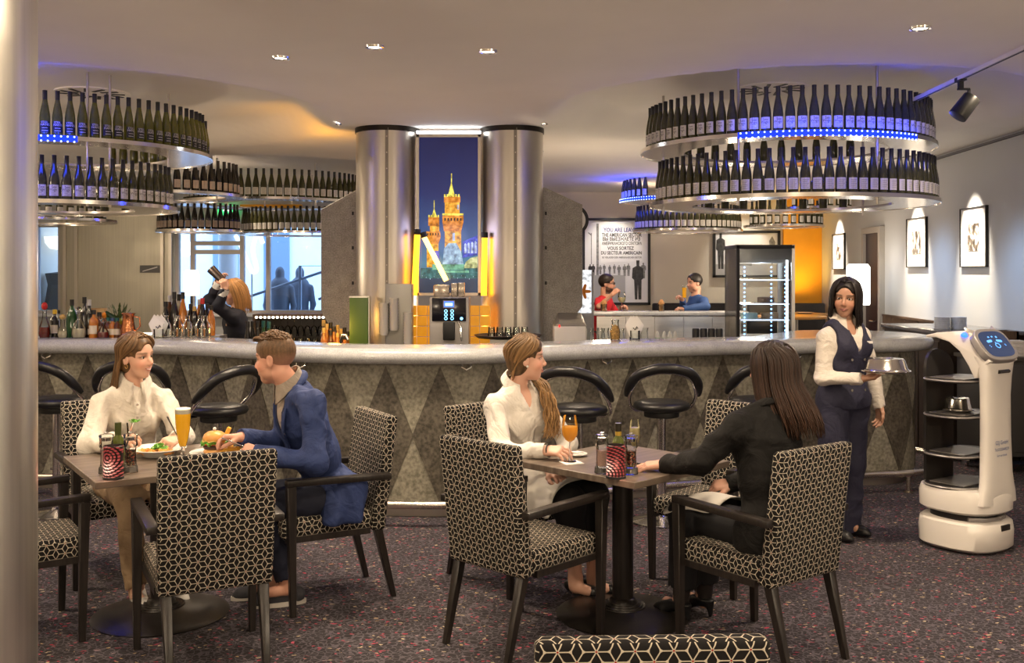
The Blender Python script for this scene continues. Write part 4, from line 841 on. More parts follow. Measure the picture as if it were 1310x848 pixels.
# burger plate
p2 = tp(278, 582); plate(p2, 0.138, 0.016, 'flat white plate with burger and fries before the man in blue')
br = thing('burger', 'burger with glazed bun, lettuce and egg on the white plate', 'burger', (p2[0] - 0.015, p2[1] + 0.005, p2[2] + 0.011))
BUN = mat('brioche_bun', (0.62, 0.30, 0.075), 0.35, var=0.12, vscale=30, coat=0.3)
MB().lathe([(0, 0), (0.052, 0), (0.056, 0.010), (0.050, 0.022), (0, 0.024)], n=28).obj('bottom_bun', BUN, br)
MB().lathe([(0, 0.024), (0.056, 0.026), (0.058, 0.036), (0.052, 0.044), (0, 0.044)], n=28).obj('patty', mat('patty', (0.055, 0.022, 0.012), 0.6, bump=0.4), br)
MB().lathe([(0.0, 0.070), (0.058, 0.067), (0.061, 0.076), (0.052, 0.096), (0.034, 0.109), (0, 0.114)], n=28).obj('top_bun', BUN, br, angle=60)
def frill(name, r, z, amp, m, n_=40):
    mb = MB(); V = []
    for i in range(n_):
        a = 2 * math.pi * i / n_; V += [(r * 0.6 * math.cos(a), r * 0.6 * math.sin(a), z), ((r + amp * math.sin(7 * a)) * math.cos(a), (r + amp * math.sin(7 * a)) * math.sin(a), z + amp * math.cos(9 * a))]
    mb.add(V, [(2 * i, (2 * i + 2) % (2 * n_), (2 * i + 3) % (2 * n_), 2 * i + 1) for i in range(n_)]); o = mb.obj(name, m, br); md = o.modifiers.new('s', 'SOLIDIFY'); md.thickness = 0.003
frill('lettuce', 0.066, 0.050, 0.008, LEAF); frill('lettuce', 0.068, 0.058, 0.007, LEAF); frill('cheese', 0.062, 0.066, 0.004, mat('yellow_sauce', (0.75, 0.55, 0.16), 0.4)); MB().lathe([(0, 0.045), (0.060, 0.046), (0.060, 0.051), (0, 0.052)], n=24).obj('tomato', mat('tomato', (0.5, 0.06, 0.02), 0.3), br)
MB().ell((0, 0, 0.122), 0.009, 10, 6).obj('skewer_head', mat('white_bead', (0.75, 0.72, 0.68), 0.3), br)
FRY = mat('fried_potato', (0.70, 0.36, 0.04), 0.5, var=0.15, vscale=40); fry_me = MB().box((0, 0, 0), (0.066, 0.013, 0.013)).mesh('french_fry', FRY, bevel=0.002, seg=1)
for k in range(16):
    o = bpy.data.objects.new('french_fry', fry_me); C.objects.link(o); o.location = (p2[0] + 0.078 + rp.uniform(-0.035, 0.03), p2[1] - 0.02 + rp.uniform(-0.04, 0.04), p2[2] + 0.016 + 0.012 * (k // 5)); o.rotation_euler = (0, rp.uniform(-0.25, 0.25), rp.uniform(0, 3.1))
    tag(o, 'golden potato fry heaped beside the burger', 'fry', 'fries on the burger plate')
o = bpy.data.objects.new('french_fry', fry_me); C.objects.link(o); o.location = W(289.5, 556, 5.13); o.scale = (1.25, 1.5, 1.5); o.rotation_euler = (0, R(-65), 0); tag(o, 'thick golden fry held up between the fingers', 'fry')
t = thing('sauce_pot', 'small clear pot of mayonnaise beside the burger', 'sauce', tp(266, 590)); MB().lathe([(0, 0), (0.024, 0), (0.030, 0.03), (0.0285, 0.03), (0.023, 0.004), (0, 0.004)], n=20).obj('pot', CLEAR, t); MB().cyl((0, 0, 0.005), (0, 0, 0.024), 0.024, n=18).obj('mayonnaise', mat('mayonnaise', (0.82, 0.75, 0.55), 0.4), t)
stick('dinner_fork', 'silver fork held over the fries', W(312, 571, 5.0), W(284, 560, 5.08), 0.005, 0.008, SILV)
sp_ = tp(737, 583); plate(sp_, 0.058, 0.010, 'small white side plate behind the orange wine'); stick('spoon', 'steel spoon lying on the small side plate', Vector(sp_) + Vector((0.04, 0.01, 0.016)), Vector(sp_) + Vector((-0.055, -0.01, 0.016)), 0.004, 0.008, SILV)
# napkins on the laps
NAP = mat('white_napkin', (0.60, 0.57, 0.52), 0.9)
def napkin(pts, label):
    V = [Vector(p) for p in pts]; k = int(math.sqrt(len(V))); F = [(i * k + j, i * k + j + 1, (i + 1) * k + j + 1, (i + 1) * k + j) for i in range(k - 1) for j in range(k - 1)]
    o = MB().add(V, F).obj('cloth_napkin', NAP, angle=180); md = o.modifiers.new('sub', 'SUBSURF'); md.levels = md.render_levels = 2; md = o.modifiers.new('s', 'SOLIDIFY'); md.thickness = 0.004; rebase(o, V[0]); tag(o, label, 'napkin')
def lap(c, f, r, label, L0, L1, w, z, fall):
    f = Vector((f[0], f[1], 0)).normalized(); s_ = Vector((f.y, -f.x, 0)); pts = []
    for a in np.linspace(L0, L1, 5):
        for b_ in np.linspace(-w, w, 5): pts.append(Vector((c[0], c[1], z - fall * max(0, abs(b_) / w - 0.55) * 2 - fall * 1.2 * max(0, (a - L1 * 0.72)) / max(L1 * 0.28, 1e-3) + 0.008 * math.cos(b_ * 30))) + f * a + s_ * b_)
    napkin(pts, label)
_f = Vector((0.69, -0.72, 0)).normalized(); _s = Vector((_f.y, -_f.x, 0))
napkin([Vector((0.02, 5.58, zz_ + 0.01 * math.sin(9 * a_ + 3 * so))) + _f * a_ + _s * (so + 0.02 * math.sin(14 * a_)) for a_ in np.linspace(0.13, 0.50, 6) for so, zz_ in ((-0.12, 0.640), (0.0, 0.650), (0.11, 0.652), (0.205, 0.610), (0.228, 0.545), (0.236, 0.475))], 'white napkin over the lap of the woman with the wine')
lap((1.16, 4.56), (-0.60, 0.80), 1, 'white napkin over the lap of the woman in black', 0.22, 0.56, 0.14, 0.648, 0.06)
# ---------------------------------------------------------------- silver cloches and the delivery robot
def cloche(loc, s_, label, parent=None):
    t = thing('cloche', label, 'cloche', loc, group='silver plate covers')
    MB().lathe([(0, 0), (0.120 * s_, 0), (0.148 * s_, 0.010), (0.150 * s_, 0.014), (0.12 * s_, 0.012), (0, 0.012)], n=48).obj('plate', CHROME, t)
    MB().lathe([(0.138 * s_, 0.012), (0.140 * s_, 0.020), (0.130 * s_, 0.026), (0.112 * s_, 0.078), (0.104 * s_, 0.086), (0.05 * s_, 0.088), (0.046 * s_, 0.084), (0, 0.084)], n=48).obj('cover', mat('polished_cover', (0.80, 0.76, 0.68), 0.14, 1.0), t); return t
cloche((2.262, 6.15, 1.092), 0.97, 'silver domed plate cover carried by the waitress')
rb_ = thing('delivery_robot', 'white tray-carrying service robot with a cat-eared screen head', 'robot', (2.83, 6.34, 0), math.atan2(0.55, 0.83)); rb_.scale = (0.89, 0.89, 1.0)
RW = mat('robot_white', (0.74, 0.70, 0.65), 0.28, coat=0.3); RD = mat('robot_dark', (0.022, 0.020, 0.020), 0.35); RG = mat('robot_grey', (0.34, 0.32, 0.31), 0.35, 0.4)
def sup(rx, ry, n=48, p=2.6, cx=0, cy=0): return [(cx + rx * math.copysign(abs(math.cos(a)) ** (2 / p), math.cos(a)), cy + ry * math.copysign(abs(math.sin(a)) ** (2 / p), math.sin(a))) for a in [2 * math.pi * i / n for i in range(n)]]
def loft(mb, rings):                         # list of (outline, z)
    k = len(rings[0][0]); vs = [(x, y, z) for o_, z in rings for x, y in o_]; fs = [(i * k + j, i * k + (j + 1) % k, (i + 1) * k + (j + 1) % k, (i + 1) * k + j) for i in range(len(rings) - 1) for j in range(k)]
    return mb.add(vs, fs + [tuple(range(k - 1, -1, -1)), tuple((len(rings) - 1) * k + j for j in range(k))])
loft(MB(), [(sup(0.262, 0.262), 0.012), (sup(0.285, 0.282), 0.030), (sup(0.288, 0.285), 0.12), (sup(0.280, 0.276), 0.175), (sup(0.255, 0.255), 0.19)]).obj('base', RW, rb_, angle=50)
loft(MB(), [(sup(0.215, 0.215), 0.185), (sup(0.215, 0.215), 0.235)]).obj('sensor_slot', RD, rb_)
for a in (-40, -15, 15, 40): MB().box((0.235 * math.sin(R(a)), -0.235 * math.cos(R(a)), 0.205), (0.12, 0.03, 0.022), R(a)).obj('bumper_bar', RG, rb_, bevel=0.004)
MB().box((0.02, -0.272, 0.155), (0.10, 0.03, 0.035)).obj('lidar_window', RD, rb_, bevel=0.004)
for sx in (-0.14, 0.16): MB().cyl((sx, 0, 0), (sx, 0, 0.02), 0.02).obj('wheel', RD, rb_)
loft(MB(), [(sup(0.250, 0.250), 0.232), (sup(0.282, 0.278), 0.250), (sup(0.285, 0.282), 0.34), (sup(0.272, 0.268), 0.375), (sup(0.24, 0.24), 0.38)]).obj('lower_shell', RW, rb_, angle=50)
ri = []
for z, cy, hx, hy in [(0.30, -0.228, 0.21, 0.045), (0.37, -0.230, 0.195, 0.045), (0.41, -0.230, 0.178, 0.045), (0.48, -0.226, 0.165, 0.045), (0.70, -0.222, 0.152, 0.045), (0.95, -0.220, 0.150, 0.045), (1.06, -0.222, 0.156, 0.050), (1.15, -0.218, 0.168, 0.065), (1.19, -0.20, 0.172, 0.07)]: ri.append((sup(hx, hy, 40, 3.2, 0, cy), z))
loft(MB(), ri).obj('front_column', RW, rb_, angle=50)
prof = [(-0.285, 1.165), (-0.250, 1.145), (-0.20, 1.12), (-0.185, 1.06), (-0.165, 1.06), (-0.125, 1.13), (-0.06, 1.215), (0.02, 1.268), (0.12, 1.292), (0.20, 1.290), (0.205, 1.302), (0.12, 1.322), (0.0, 1.335), (-0.10, 1.338), (-0.14, 1.330)]
MYZ = Matrix(((0, 0, 1, 0), (1, 0, 0, 0), (0, 1, 0, 0), (0, 0, 0, 1)))
MB().prism(prof, -0.165, 0.165, MYZ).obj('neck_arch', RW, rb_, bevel=0.012, seg=3)
sdir = Vector((0, 0.145, 0.165)).normalized(); snrm = Vector((0, -sdir.z, sdir.y)); sc0 = Vector((0, -0.215, 1.253))
def scr(u, v, o=0.0): return sc0 + Vector((u, 0, 0)) + sdir * v + snrm * o
def splate(mb, outl, o0, o1):
    k = len(outl); return mb.add([scr(u, v, o0) for u, v in outl] + [scr(u, v, o1) for u, v in outl], [tuple(range(k - 1, -1, -1)), tuple(range(k, 2 * k))] + [(i, (i + 1) % k, k + (i + 1) % k, k + i) for i in range(k)])
hd_ = splate(MB(), sup(0.188, 0.122, 48, 3.4), -0.035, 0.016).obj('screen_bezel', RG, rb_, bevel=0.008, seg=3)
scn = splate(MB(), sup(0.158, 0.096, 48, 3.6), 0.014, 0.0185).obj('screen', mat('screen_glass', (0.010, 0.014, 0.030), 0.12, emit=(0.035, 0.055, 0.12), estr=0.8), rb_)
GLY = emat('screen_cyan', (0.12, 0.42, 1.0), 1.6)
def rrect(cx, cy, w_, h_, a=0): return [(cx + x * math.cos(a) - y * math.sin(a), cy + x * math.sin(a) + y * math.cos(a)) for x, y in sup(w_ / 2, h_ / 2, 20, 4)]
for cx, cy, w_, h_, a in [(-0.062, 0.022, 0.062, 0.018, 0.10), (0.050, 0.020, 0.064, 0.018, -0.10), (-0.045, 0.052, 0.018, 0.010, 0), (-0.002, 0.054, 0.018, 0.010, 0), (0.045, 0.050, 0.016, 0.014, 0), (-0.004, 0.010, 0.010, 0.007, 0), (-0.090, -0.010, 0.007, 0.006, 0), (-0.084, -0.020, 0.007, 0.006, 0), (0.090, -0.008, 0.007, 0.006, 0), (0.094, -0.016, 0.007, 0.006, 0)]:
    splate(MB(), rrect(cx, cy, w_, h_, a), 0.018, 0.0198).obj('screen_glyph', GLY, rb_)
MB().tube([scr(0.002 + 0.024 * math.cos(a), -0.014 + 0.017 * math.sin(a), 0.019) for a in np.linspace(0, 2 * math.pi, 20, endpoint=False)], 0.0028, 6, closed=True).obj('screen_mouth', GLY, rb_)
for sx in (-1, 1):
    a0, a1, a2, a3 = scr(sx * 0.085, 0.115, -0.030), scr(sx * 0.178, 0.100, -0.030), scr(sx * 0.168, 0.175, -0.020), scr(sx * 0.13, 0.105, 0.014)
    MB().add([a0, a1, a2, a3], [(0, 1, 2), (0, 2, 3), (1, 3, 2), (0, 3, 1)]).obj('ear', RG, rb_, bevel=0.006)
MB().ell(scr(-0.150, 0.125, -0.045), (0.045, 0.030, 0.018), 12, 8).obj('ear_light', emat('ear_blue', (0.02, 0.10, 1.0), 4.0), rb_)
MB().tube([(-0.06, -0.274, 1.10), (0.06, -0.274, 1.10)], 0.020, 12, flat=0.6).obj('handle_slot', RD, rb_); MB().tube([(-0.05, -0.282, 1.097), (0.05, -0.282, 1.097)], 0.011, 10, flat=0.6).obj('handle_bar', CHROME, rb_)
rp_ = [(x, z) for x, z in [(-0.16, 0.36), (0.16, 0.36), (0.165, 1.08)] + [(0.165 * math.cos(a), 1.08 + 0.13 * math.sin(a)) for a in np.linspace(0.2, math.pi - 0.2, 12)] + [(-0.165, 1.08)]]
mb = MB(); V = []; k = len(rp_)
for off in (0.0, 0.022): V += [(x, 0.222 + off - 0.9 * x * x, z) for x, z in rp_]
mb.add(V, [tuple(range(k - 1, -1, -1)), tuple(range(k, 2 * k))] + [(i, (i + 1) % k, k + (i + 1) % k, k + i) for i in range(k)]).obj('rear_panel', mat('robot_rear_grey', (0.045, 0.042, 0.040), 0.28, 0.3), rb_, angle=30)
for z in (1.035, 0.815, 0.575, 0.385):
    o = loft(MB(), [(sup(0.268, 0.185, 48, 2.6, 0, 0.03), z - 0.012), (sup(0.278, 0.195, 48, 2.6, 0, 0.03), z), (sup(0.274, 0.191, 48, 2.6, 0, 0.03), z + 0.008), (sup(0.25, 0.17, 48, 2.6, 0, 0.03), z + 0.004)]).obj('tray', RD, rb_, angle=40)
    MB().tube([(x, y, z + 0.001) for x, y in sup(0.279, 0.196, 48, 2.6, 0, 0.03)], 0.006, 6, closed=True).obj('tray_rim', RG, o)
    MB().box((0, 0.03, z + 0.0085), (0.36, 0.26, 0.005)).obj('tray_mat', mat('tray_mat_grey', (0.16, 0.15, 0.145), 0.3), o)
for txt, sz, z, sx in (('GSJ GmbH', 0.034, 0.66, 1), ('Tel.01520648229', 0.026, 0.622, 0.92), ('Servicerobotik', 0.020, 0.588, 1)):
    v, f = text_geo(txt, sz, sx); MB().add([(x - 0.005, float(np.interp(y + z, [0.48, 0.70], [-0.2722, -0.2682])) - 0.0008, y + z) for x, y in v], f).obj('lettering', mat('blue_print', (0.04, 0.10, 0.32), 0.5), rb_, smooth=False)
cq = Matrix.Rotation(math.atan2(0.55, 0.83), 3, 'Z') @ Vector((-0.02, 0.03, 0)); cloche((2.83 + cq.x, 6.36 + cq.y, 0.828), 0.62, 'small silver plate cover on the robot tray')
# ---------------------------------------------------------------- people: signed-distance bodies on a rectilinear grid
class SDF:
    def __init__(s): s.p = []; s.clips = []; s.disp = None
    def cone(s, a, b, ra, rb=None, k=0.02, sub=False): s.p.append(('c', np.array(a, float), np.array(b, float), ra, ra if rb is None else rb, k, sub)); return s
    def chain(s, pts, rs, k=0.02):
        for i in range(len(pts) - 1): s.cone(pts[i], pts[i + 1], rs[i], rs[i + 1], k)
        return s
    def ell(s, c, r, Rm=None, k=0.02, sub=False): s.p.append(('e', np.array(c, float), np.array(r, float), np.eye(3) if Rm is None else np.array(Rm, float), 0, k, sub)); return s
    def bounds(s):
        lo, hi = np.full(3, 9e9), np.full(3, -9e9)
        for q in s.p:
            if q[6]: continue
            if q[0] == 'c':
                m = max(q[3], q[4]); lo = np.minimum(lo, np.minimum(q[1], q[2]) - m); hi = np.maximum(hi, np.maximum(q[1], q[2]) + m)
            else: m = max(q[2]); lo = np.minimum(lo, q[1] - m); hi = np.maximum(hi, q[1] + m)
        return lo - 0.03, hi + 0.03
    def evaluate(s, ax):
        D = np.full((len(ax[0]), len(ax[1]), len(ax[2])), 1.0, np.float32)
        for t, A, B, r0, r1, k, sub in s.p:
            if t == 'c': m = max(r0, r1) + k + 0.03; lo, hi = np.minimum(A, B) - m, np.maximum(A, B) + m
            else: m = max(B) + k + 0.03; lo, hi = A - m, A + m
            ix = [slice(max(0, int(np.searchsorted(ax[i], lo[i])) - 1), int(np.searchsorted(ax[i], hi[i])) + 1) for i in range(3)]
            if any(q.stop - q.start < 1 for q in ix): continue
            X, Y, Z = np.meshgrid(ax[0][ix[0]], ax[1][ix[1]], ax[2][ix[2]], indexing='ij', sparse=True)
            if t == 'c':
                d = B - A; L2 = float(d @ d) + 1e-12
                h = np.clip(((X - A[0]) * d[0] + (Y - A[1]) * d[1] + (Z - A[2]) * d[2]) / L2, 0, 1)
                e = np.sqrt((X - A[0] - h * d[0]) ** 2 + (Y - A[1] - h * d[1]) ** 2 + (Z - A[2] - h * d[2]) ** 2) - (r0 + (r1 - r0) * h)
            else:
                Rm = r0; x, y, z = X - A[0], Y - A[1], Z - A[2]
                u = [(Rm[0, i] * x + Rm[1, i] * y + Rm[2, i] * z) for i in range(3)]
                k0 = np.sqrt((u[0] / B[0]) ** 2 + (u[1] / B[1]) ** 2 + (u[2] / B[2]) ** 2) + 1e-9
                k1 = np.sqrt((u[0] / B[0] ** 2) ** 2 + (u[1] / B[1] ** 2) ** 2 + (u[2] / B[2] ** 2) ** 2) + 1e-9
                e = k0 * (k0 - 1) / k1
            o = D[tuple(ix)]
            if sub: h = np.clip(0.5 - 0.5 * (o + e) / k, 0, 1); D[tuple(ix)] = o * (1 - h) - e * h + k * h * (1 - h)
            else: h = np.clip(0.5 + 0.5 * (e - o) / k, 0, 1); D[tuple(ix)] = e * (1 - h) + o * h - k * h * (1 - h)
        if s.clips or s.disp:
            X, Y, Z = np.meshgrid(*ax, indexing='ij', sparse=True)
            if s.disp: D += s.disp(X, Y, Z).astype(np.float32)
            for c in s.clips: D = np.maximum(D, c(X, Y, Z)).astype(np.float32)
        return D
def axis(lo, hi, step, fine=()):             # fine: (lo, hi, step) stretches
    out = []; x = lo
    while x < hi:
        out.append(x); st = step
        for a, b, q in fine:
            if a <= x <= b: st = min(st, q)
            elif x < a < x + st: st = max(q, a - x)
        x += st
    return np.array(out + [x])
def surface(D, ax):
    S = D < 0; nx, ny, nz = D.shape
    cs = np.zeros((nx - 1, ny - 1, nz - 1), np.int8)
    for i in (0, 1):
        for j in (0, 1):
            for k in (0, 1): cs += S[i:nx - 1 + i, j:ny - 1 + j, k:nz - 1 + k]
    act = (cs > 0) & (cs < 8); I, J, K = np.nonzero(act); n = len(I)
    idx = np.full(act.shape, -1, np.int64); idx[I, J, K] = np.arange(n)
    acc = np.zeros((n, 3)); cnt = np.zeros(n)
    for d in range(3):
        o1, o2 = [q for q in range(3) if q != d]
        for a in (0, 1):
            for b in (0, 1):
                off = [0, 0, 0]; off[o1] = a; off[o2] = b; p0 = (I + off[0], J + off[1], K + off[2]); off[d] = 1; p1 = (I + off[0], J + off[1], K + off[2])
                v0, v1 = D[p0], D[p1]; m = (v0 < 0) != (v1 < 0); t = np.where(m, v0 / np.where(m, v0 - v1, 1), 0)
                for q in range(3):
                    c0, c1 = ax[q][p0[q]], ax[q][p1[q]]; acc[:, q] += np.where(m, c0 + (c1 - c0) * t, 0)
                cnt += m
    V = acc / np.maximum(cnt, 1)[:, None]; quads = []
    for d in range(3):
        sl0 = [slice(None)] * 3; sl1 = [slice(None)] * 3; sl0[d] = slice(0, -1); sl1[d] = slice(1, None)
        a, b = S[tuple(sl0)], S[tuple(sl1)]
        E = np.nonzero(a != b); E = [e.copy() for e in E]; o1, o2 = [(1, 2), (2, 0), (0, 1)][d]
        ok = (E[o1] > 0) & (E[o2] > 0) & (E[o1] < D.shape[o1] - 1) & (E[o2] < D.shape[o2] - 1); E = [e[ok] for e in E]
        flip = a[E[0], E[1], E[2]]
        def cell(u, v): q = [E[0].copy(), E[1].copy(), E[2].copy()]; q[o1] -= u; q[o2] -= v; return idx[q[0], q[1], q[2]]
        Q = np.stack([cell(1, 1), cell(0, 1), cell(0, 0), cell(1, 0)], 1); Q[~flip] = Q[~flip][:, ::-1]; quads.append(Q)
    return V, np.concatenate(quads)
def sdf_object(name, sd, step, m, parent, fine=None, base=None, color=None, smooth_it=2):
    lo, hi = sd.bounds(); fine = fine or [(), (), ()]
    ax = [axis(lo[i], hi[i], step, fine[i]) for i in range(3)]
    V, Q = surface(sd.evaluate(ax), ax)
    if smooth_it:                            # light relaxation of the stair steps
        e = np.concatenate([Q[:, [0, 1]], Q[:, [1, 2]], Q[:, [2, 3]], Q[:, [3, 0]]])
        deg = np.bincount(e.ravel(), minlength=len(V)).astype(float)
        for _ in range(smooth_it):
            s_ = np.zeros_like(V)
            for q in range(3): s_[:, q] = np.bincount(e[:, 0], V[e[:, 1], q], len(V)) + np.bincount(e[:, 1], V[e[:, 0], q], len(V))
            V = V * 0.5 + 0.5 * s_ / np.maximum(deg, 1)[:, None]
    base = np.zeros(3) if base is None else np.array(base)
    me = bpy.data.meshes.new(name); me.vertices.add(len(V)); me.vertices.foreach_set('co', (V - base).astype(np.float32).ravel())
    me.loops.add(Q.size); me.loops.foreach_set('vertex_index', Q.astype(np.int32).ravel()); me.polygons.add(len(Q))
    me.polygons.foreach_set('loop_start', np.arange(0, Q.size, 4, dtype=np.int32)); me.polygons.foreach_set('loop_total', np.full(len(Q), 4, np.int32))
    me.update(calc_edges=True); me.polygons.foreach_set('use_smooth', np.ones(len(Q), bool)); me.materials.append(m)
    if color is not None:
        a = me.color_attributes.new('Col', 'FLOAT_COLOR', 'POINT'); c = np.ones((len(V), 4), np.float32); c[:, :3] = color(V); a.data.foreach_set('color', c.ravel())
    o = bpy.data.objects.new(name, me); C.objects.link(o)
    if parent is not None: o.parent = parent
    return o
def npv(v): return np.array([v[0], v[1], v[2]], float)
def rotm(yaw, pitch=0.0, roll=0.0):          # head frame: looks along local +Y, yaw from world +Y to the left, pitch up
    return np.array(Matrix.Rotation(yaw, 3, 'Z') @ Matrix.Rotation(pitch, 3, 'X') @ Matrix.Rotation(roll, 3, 'Y'))
def yaw_of(fx, fy): return math.atan2(-fx, fy)
SKIN = mat('skin', (0.7, 0.45, 0.35), 0.48, attr='Col', sss=0.06)
class Head:
    def __init__(s, c, Rm, sc=1.0, male=False, teeth=False, skin=(0.62, 0.36, 0.25), lip=(0.46, 0.14, 0.12), brow=(0.10, 0.06, 0.035), smile=0.004, beard=None, jaw=1.0):
        s.teeth = teeth; s.c, s.R, s.sc, s.male, s.skin, s.lip, s.brow, s.smile, s.beard, s.jaw = npv(c), Rm, sc, male, skin, lip, brow, smile, beard, jaw
    def P(s, x, y, z): return s.c + s.R @ (np.array([x, y, z]) * s.sc)
    def inv(s, V): return ((V - s.c) @ s.R) / s.sc
    def add(s, sd, neck):
        k = s.sc; P = s.P; j = s.jaw * (1.06 if s.male else 1.0)
        E = lambda x, y, z, r, kk=0.02, sub=False: sd.ell(P(x, y, z), np.array(r) * k, s.R, kk * k, sub)
        Cn = lambda a, b, ra, rb, kk=0.01: sd.cone(P(*a), P(*b), ra * k, rb * k, kk * k)
        fw = 0.058 if s.male else 0.054
        E(0, -0.012, 0.035, (0.074, 0.094, 0.083)); E(0, 0.018, -0.034, (fw * j, 0.067, 0.078), 0.022)
        E(0, 0.048, -0.093, (0.022 * j, 0.024, 0.020), 0.022)
        for q in (-1, 1):
            E(q * 0.034, 0.046, -0.030, (0.023, 0.026, 0.024), 0.018)
            if s.male: E(q * 0.042 * j, 0.015, -0.070, (0.016, 0.026, 0.018), 0.022)
            E(q * 0.074, -0.012, -0.006, (0.0065, 0.018, 0.031), 0.005); E(q * 0.070, -0.002, -0.010, (0.008, 0.008, 0.016), 0.006)
            E(q * 0.083, -0.010, -0.004, (0.006, 0.010, 0.018), 0.004, True)
        Cn((-0.036, 0.063, 0.026), (0.036, 0.063, 0.026), 0.010, 0.010, 0.016)
        Cn((0, 0.071, 0.014), (0, 0.095, -0.022), 0.0065, 0.0090, 0.012); E(0, 0.092, -0.029, (0.0115, 0.011, 0.009), 0.008)
        for q in (-1, 1): E(q * 0.010, 0.086, -0.032, (0.007, 0.009, 0.007), 0.005)
        sm = s.smile
        for z, r in ((-0.0570, 0.0046), (-0.0660, 0.0056)):
            Cn((-0.024, 0.072, -0.060 + sm), (0, 0.083, z), r * 0.55, r, 0.005); Cn((0.024, 0.072, -0.060 + sm), (0, 0.083, z), r * 0.55, r, 0.005)
        for q in (-1, 1):
            E(q * 0.031, 0.078, 0.006, (0.019, 0.016, 0.011), 0.010, True)
            E(q * 0.031, 0.060, 0.006, (0.0160, 0.0135, 0.0135), 0.004); E(q * 0.0315, 0.080, 0.0050, (0.0155, 0.014, 0.0052), 0.0015, True)
        sd.cone(P(0, -0.030, -0.070), neck, (0.052 if s.male else 0.043) * k, (0.060 if s.male else 0.050) * k, 0.018)
    def paint(s, V):
        L = s.inv(V); x, y, z = np.abs(L[:, 0]), L[:, 1], L[:, 2]; n = len(V); c = np.tile(np.array(s.skin), (n, 1)); near = (np.abs(L) < 0.17).all(1)
        def blend(m, col, f): m = np.clip(m, 0, 1)[:, None] * f; c[:] = c * (1 - m) + np.array(col) * m
        f = lambda cx, cy, cz, r: np.exp(-(((x - cx) ** 2 + (y - cy) ** 2 + (z - cz) ** 2) / r ** 2)) * near
        blend(f(0.040, 0.060, -0.030, 0.025), np.array(s.skin) * np.array([1.1, 0.72, 0.66]), 0.6)
        blend(f(0, 0.100, -0.028, 0.016), np.array(s.skin) * np.array([1.1, 0.8, 0.75]), 0.5)
        if s.beard is not None:
            b = near & (z < -0.034) & (y > -0.01) & (z > -0.125) & ~((x < 0.022) & (z > -0.074) & (z < -0.047)); b = b & ((z < -0.045 - (y - 0.03) * 0.25) | (y < 0.02))
            c[b] = np.array(s.beard[:3]) * s.beard[3] + c[b] * (1 - s.beard[3])
        sg = lambda v: 1 / (1 + np.exp(-np.clip(v, -30, 30)))
        zz = -0.0605 + s.smile * (x / 0.024) ** 2; wl = 0.0088 * (1 - np.clip(x / 0.027, 0, 1) ** 2)
        blend(near * (y > 0.062) * sg((wl - np.abs(z - zz)) / 0.0011) * (x < 0.027), s.lip, 0.9)
        blend(near * (y > 0.062) * np.exp(-((z - zz - 0.0005) / 0.0016) ** 2) * (x < 0.025), np.array(s.lip) * 0.22, 0.85)
        if s.teeth: blend(near * (y > 0.062) * np.exp(-((z - zz - 0.0002) / 0.0026) ** 4) * sg((0.0165 - x) / 0.0012), [0.72, 0.66, 0.60], 0.95)
        bz = 0.0285 - 5.5 * (x - 0.034) ** 2; blend(near * (y > 0.03) * np.exp(-((z - bz) / 0.0046) ** 2) * sg((x - 0.012) / 0.002) * sg((0.054 - x) / 0.003), s.brow, 0.92)
        ez = ((x - 0.0315) / 0.0200) ** 2 + ((z - 0.0066) / 0.0085) ** 2; blend(near * (y > 0.045) * sg((1 - ez) * 5), np.array([0.10, 0.05, 0.035]), 0.42)
        lz = 0.0105 - 11 * (x - 0.031) ** 2; blend(near * (y > 0.045) * np.exp(-((z - lz) / 0.0019) ** 2) * sg((0.0165 - np.abs(x - 0.032)) / 0.001), [0.015, 0.009, 0.007], 0.95)
        return c
    def eyes(s, parent, base, iris=(0.05, 0.03, 0.02)):
        for q in (-1, 1):
            mb = MB(); ctr = s.P(q * 0.031, 0.0615, 0.0055); look = s.R @ np.array([0, 1, 0]); rr = 0.0122 * s.sc
            u, v = frame_of(look); lk = Vector(look); cc = Vector(ctr); m = 10; vs = []
            for j in range(m + 1):
                t = math.pi * j / m
                vs += [cc + lk * (rr * math.cos(t)) + (u * math.cos(2 * math.pi * i / 14) + v * math.sin(2 * math.pi * i / 14)) * (rr * math.sin(t)) for i in range(14)]
            for j in range(m):
                mb.use(1 if j < 2 else 0); mb.add([vs[(j + a) * 14 + (i + b) % 14] for i in range(14) for a, b in ((0, 0), (0, 1), (1, 1), (1, 0))], [(4 * i, 4 * i + 1, 4 * i + 2, 4 * i + 3) for i in range(14)])
            mb.v = [tuple(Vector(p) - Vector(base)) for p in mb.v]
            mb.obj('eye', [mat('eye_white', (0.75, 0.70, 0.66), 0.15), mat('iris_%.2f' % iris[0], iris, 0.1)], parent)
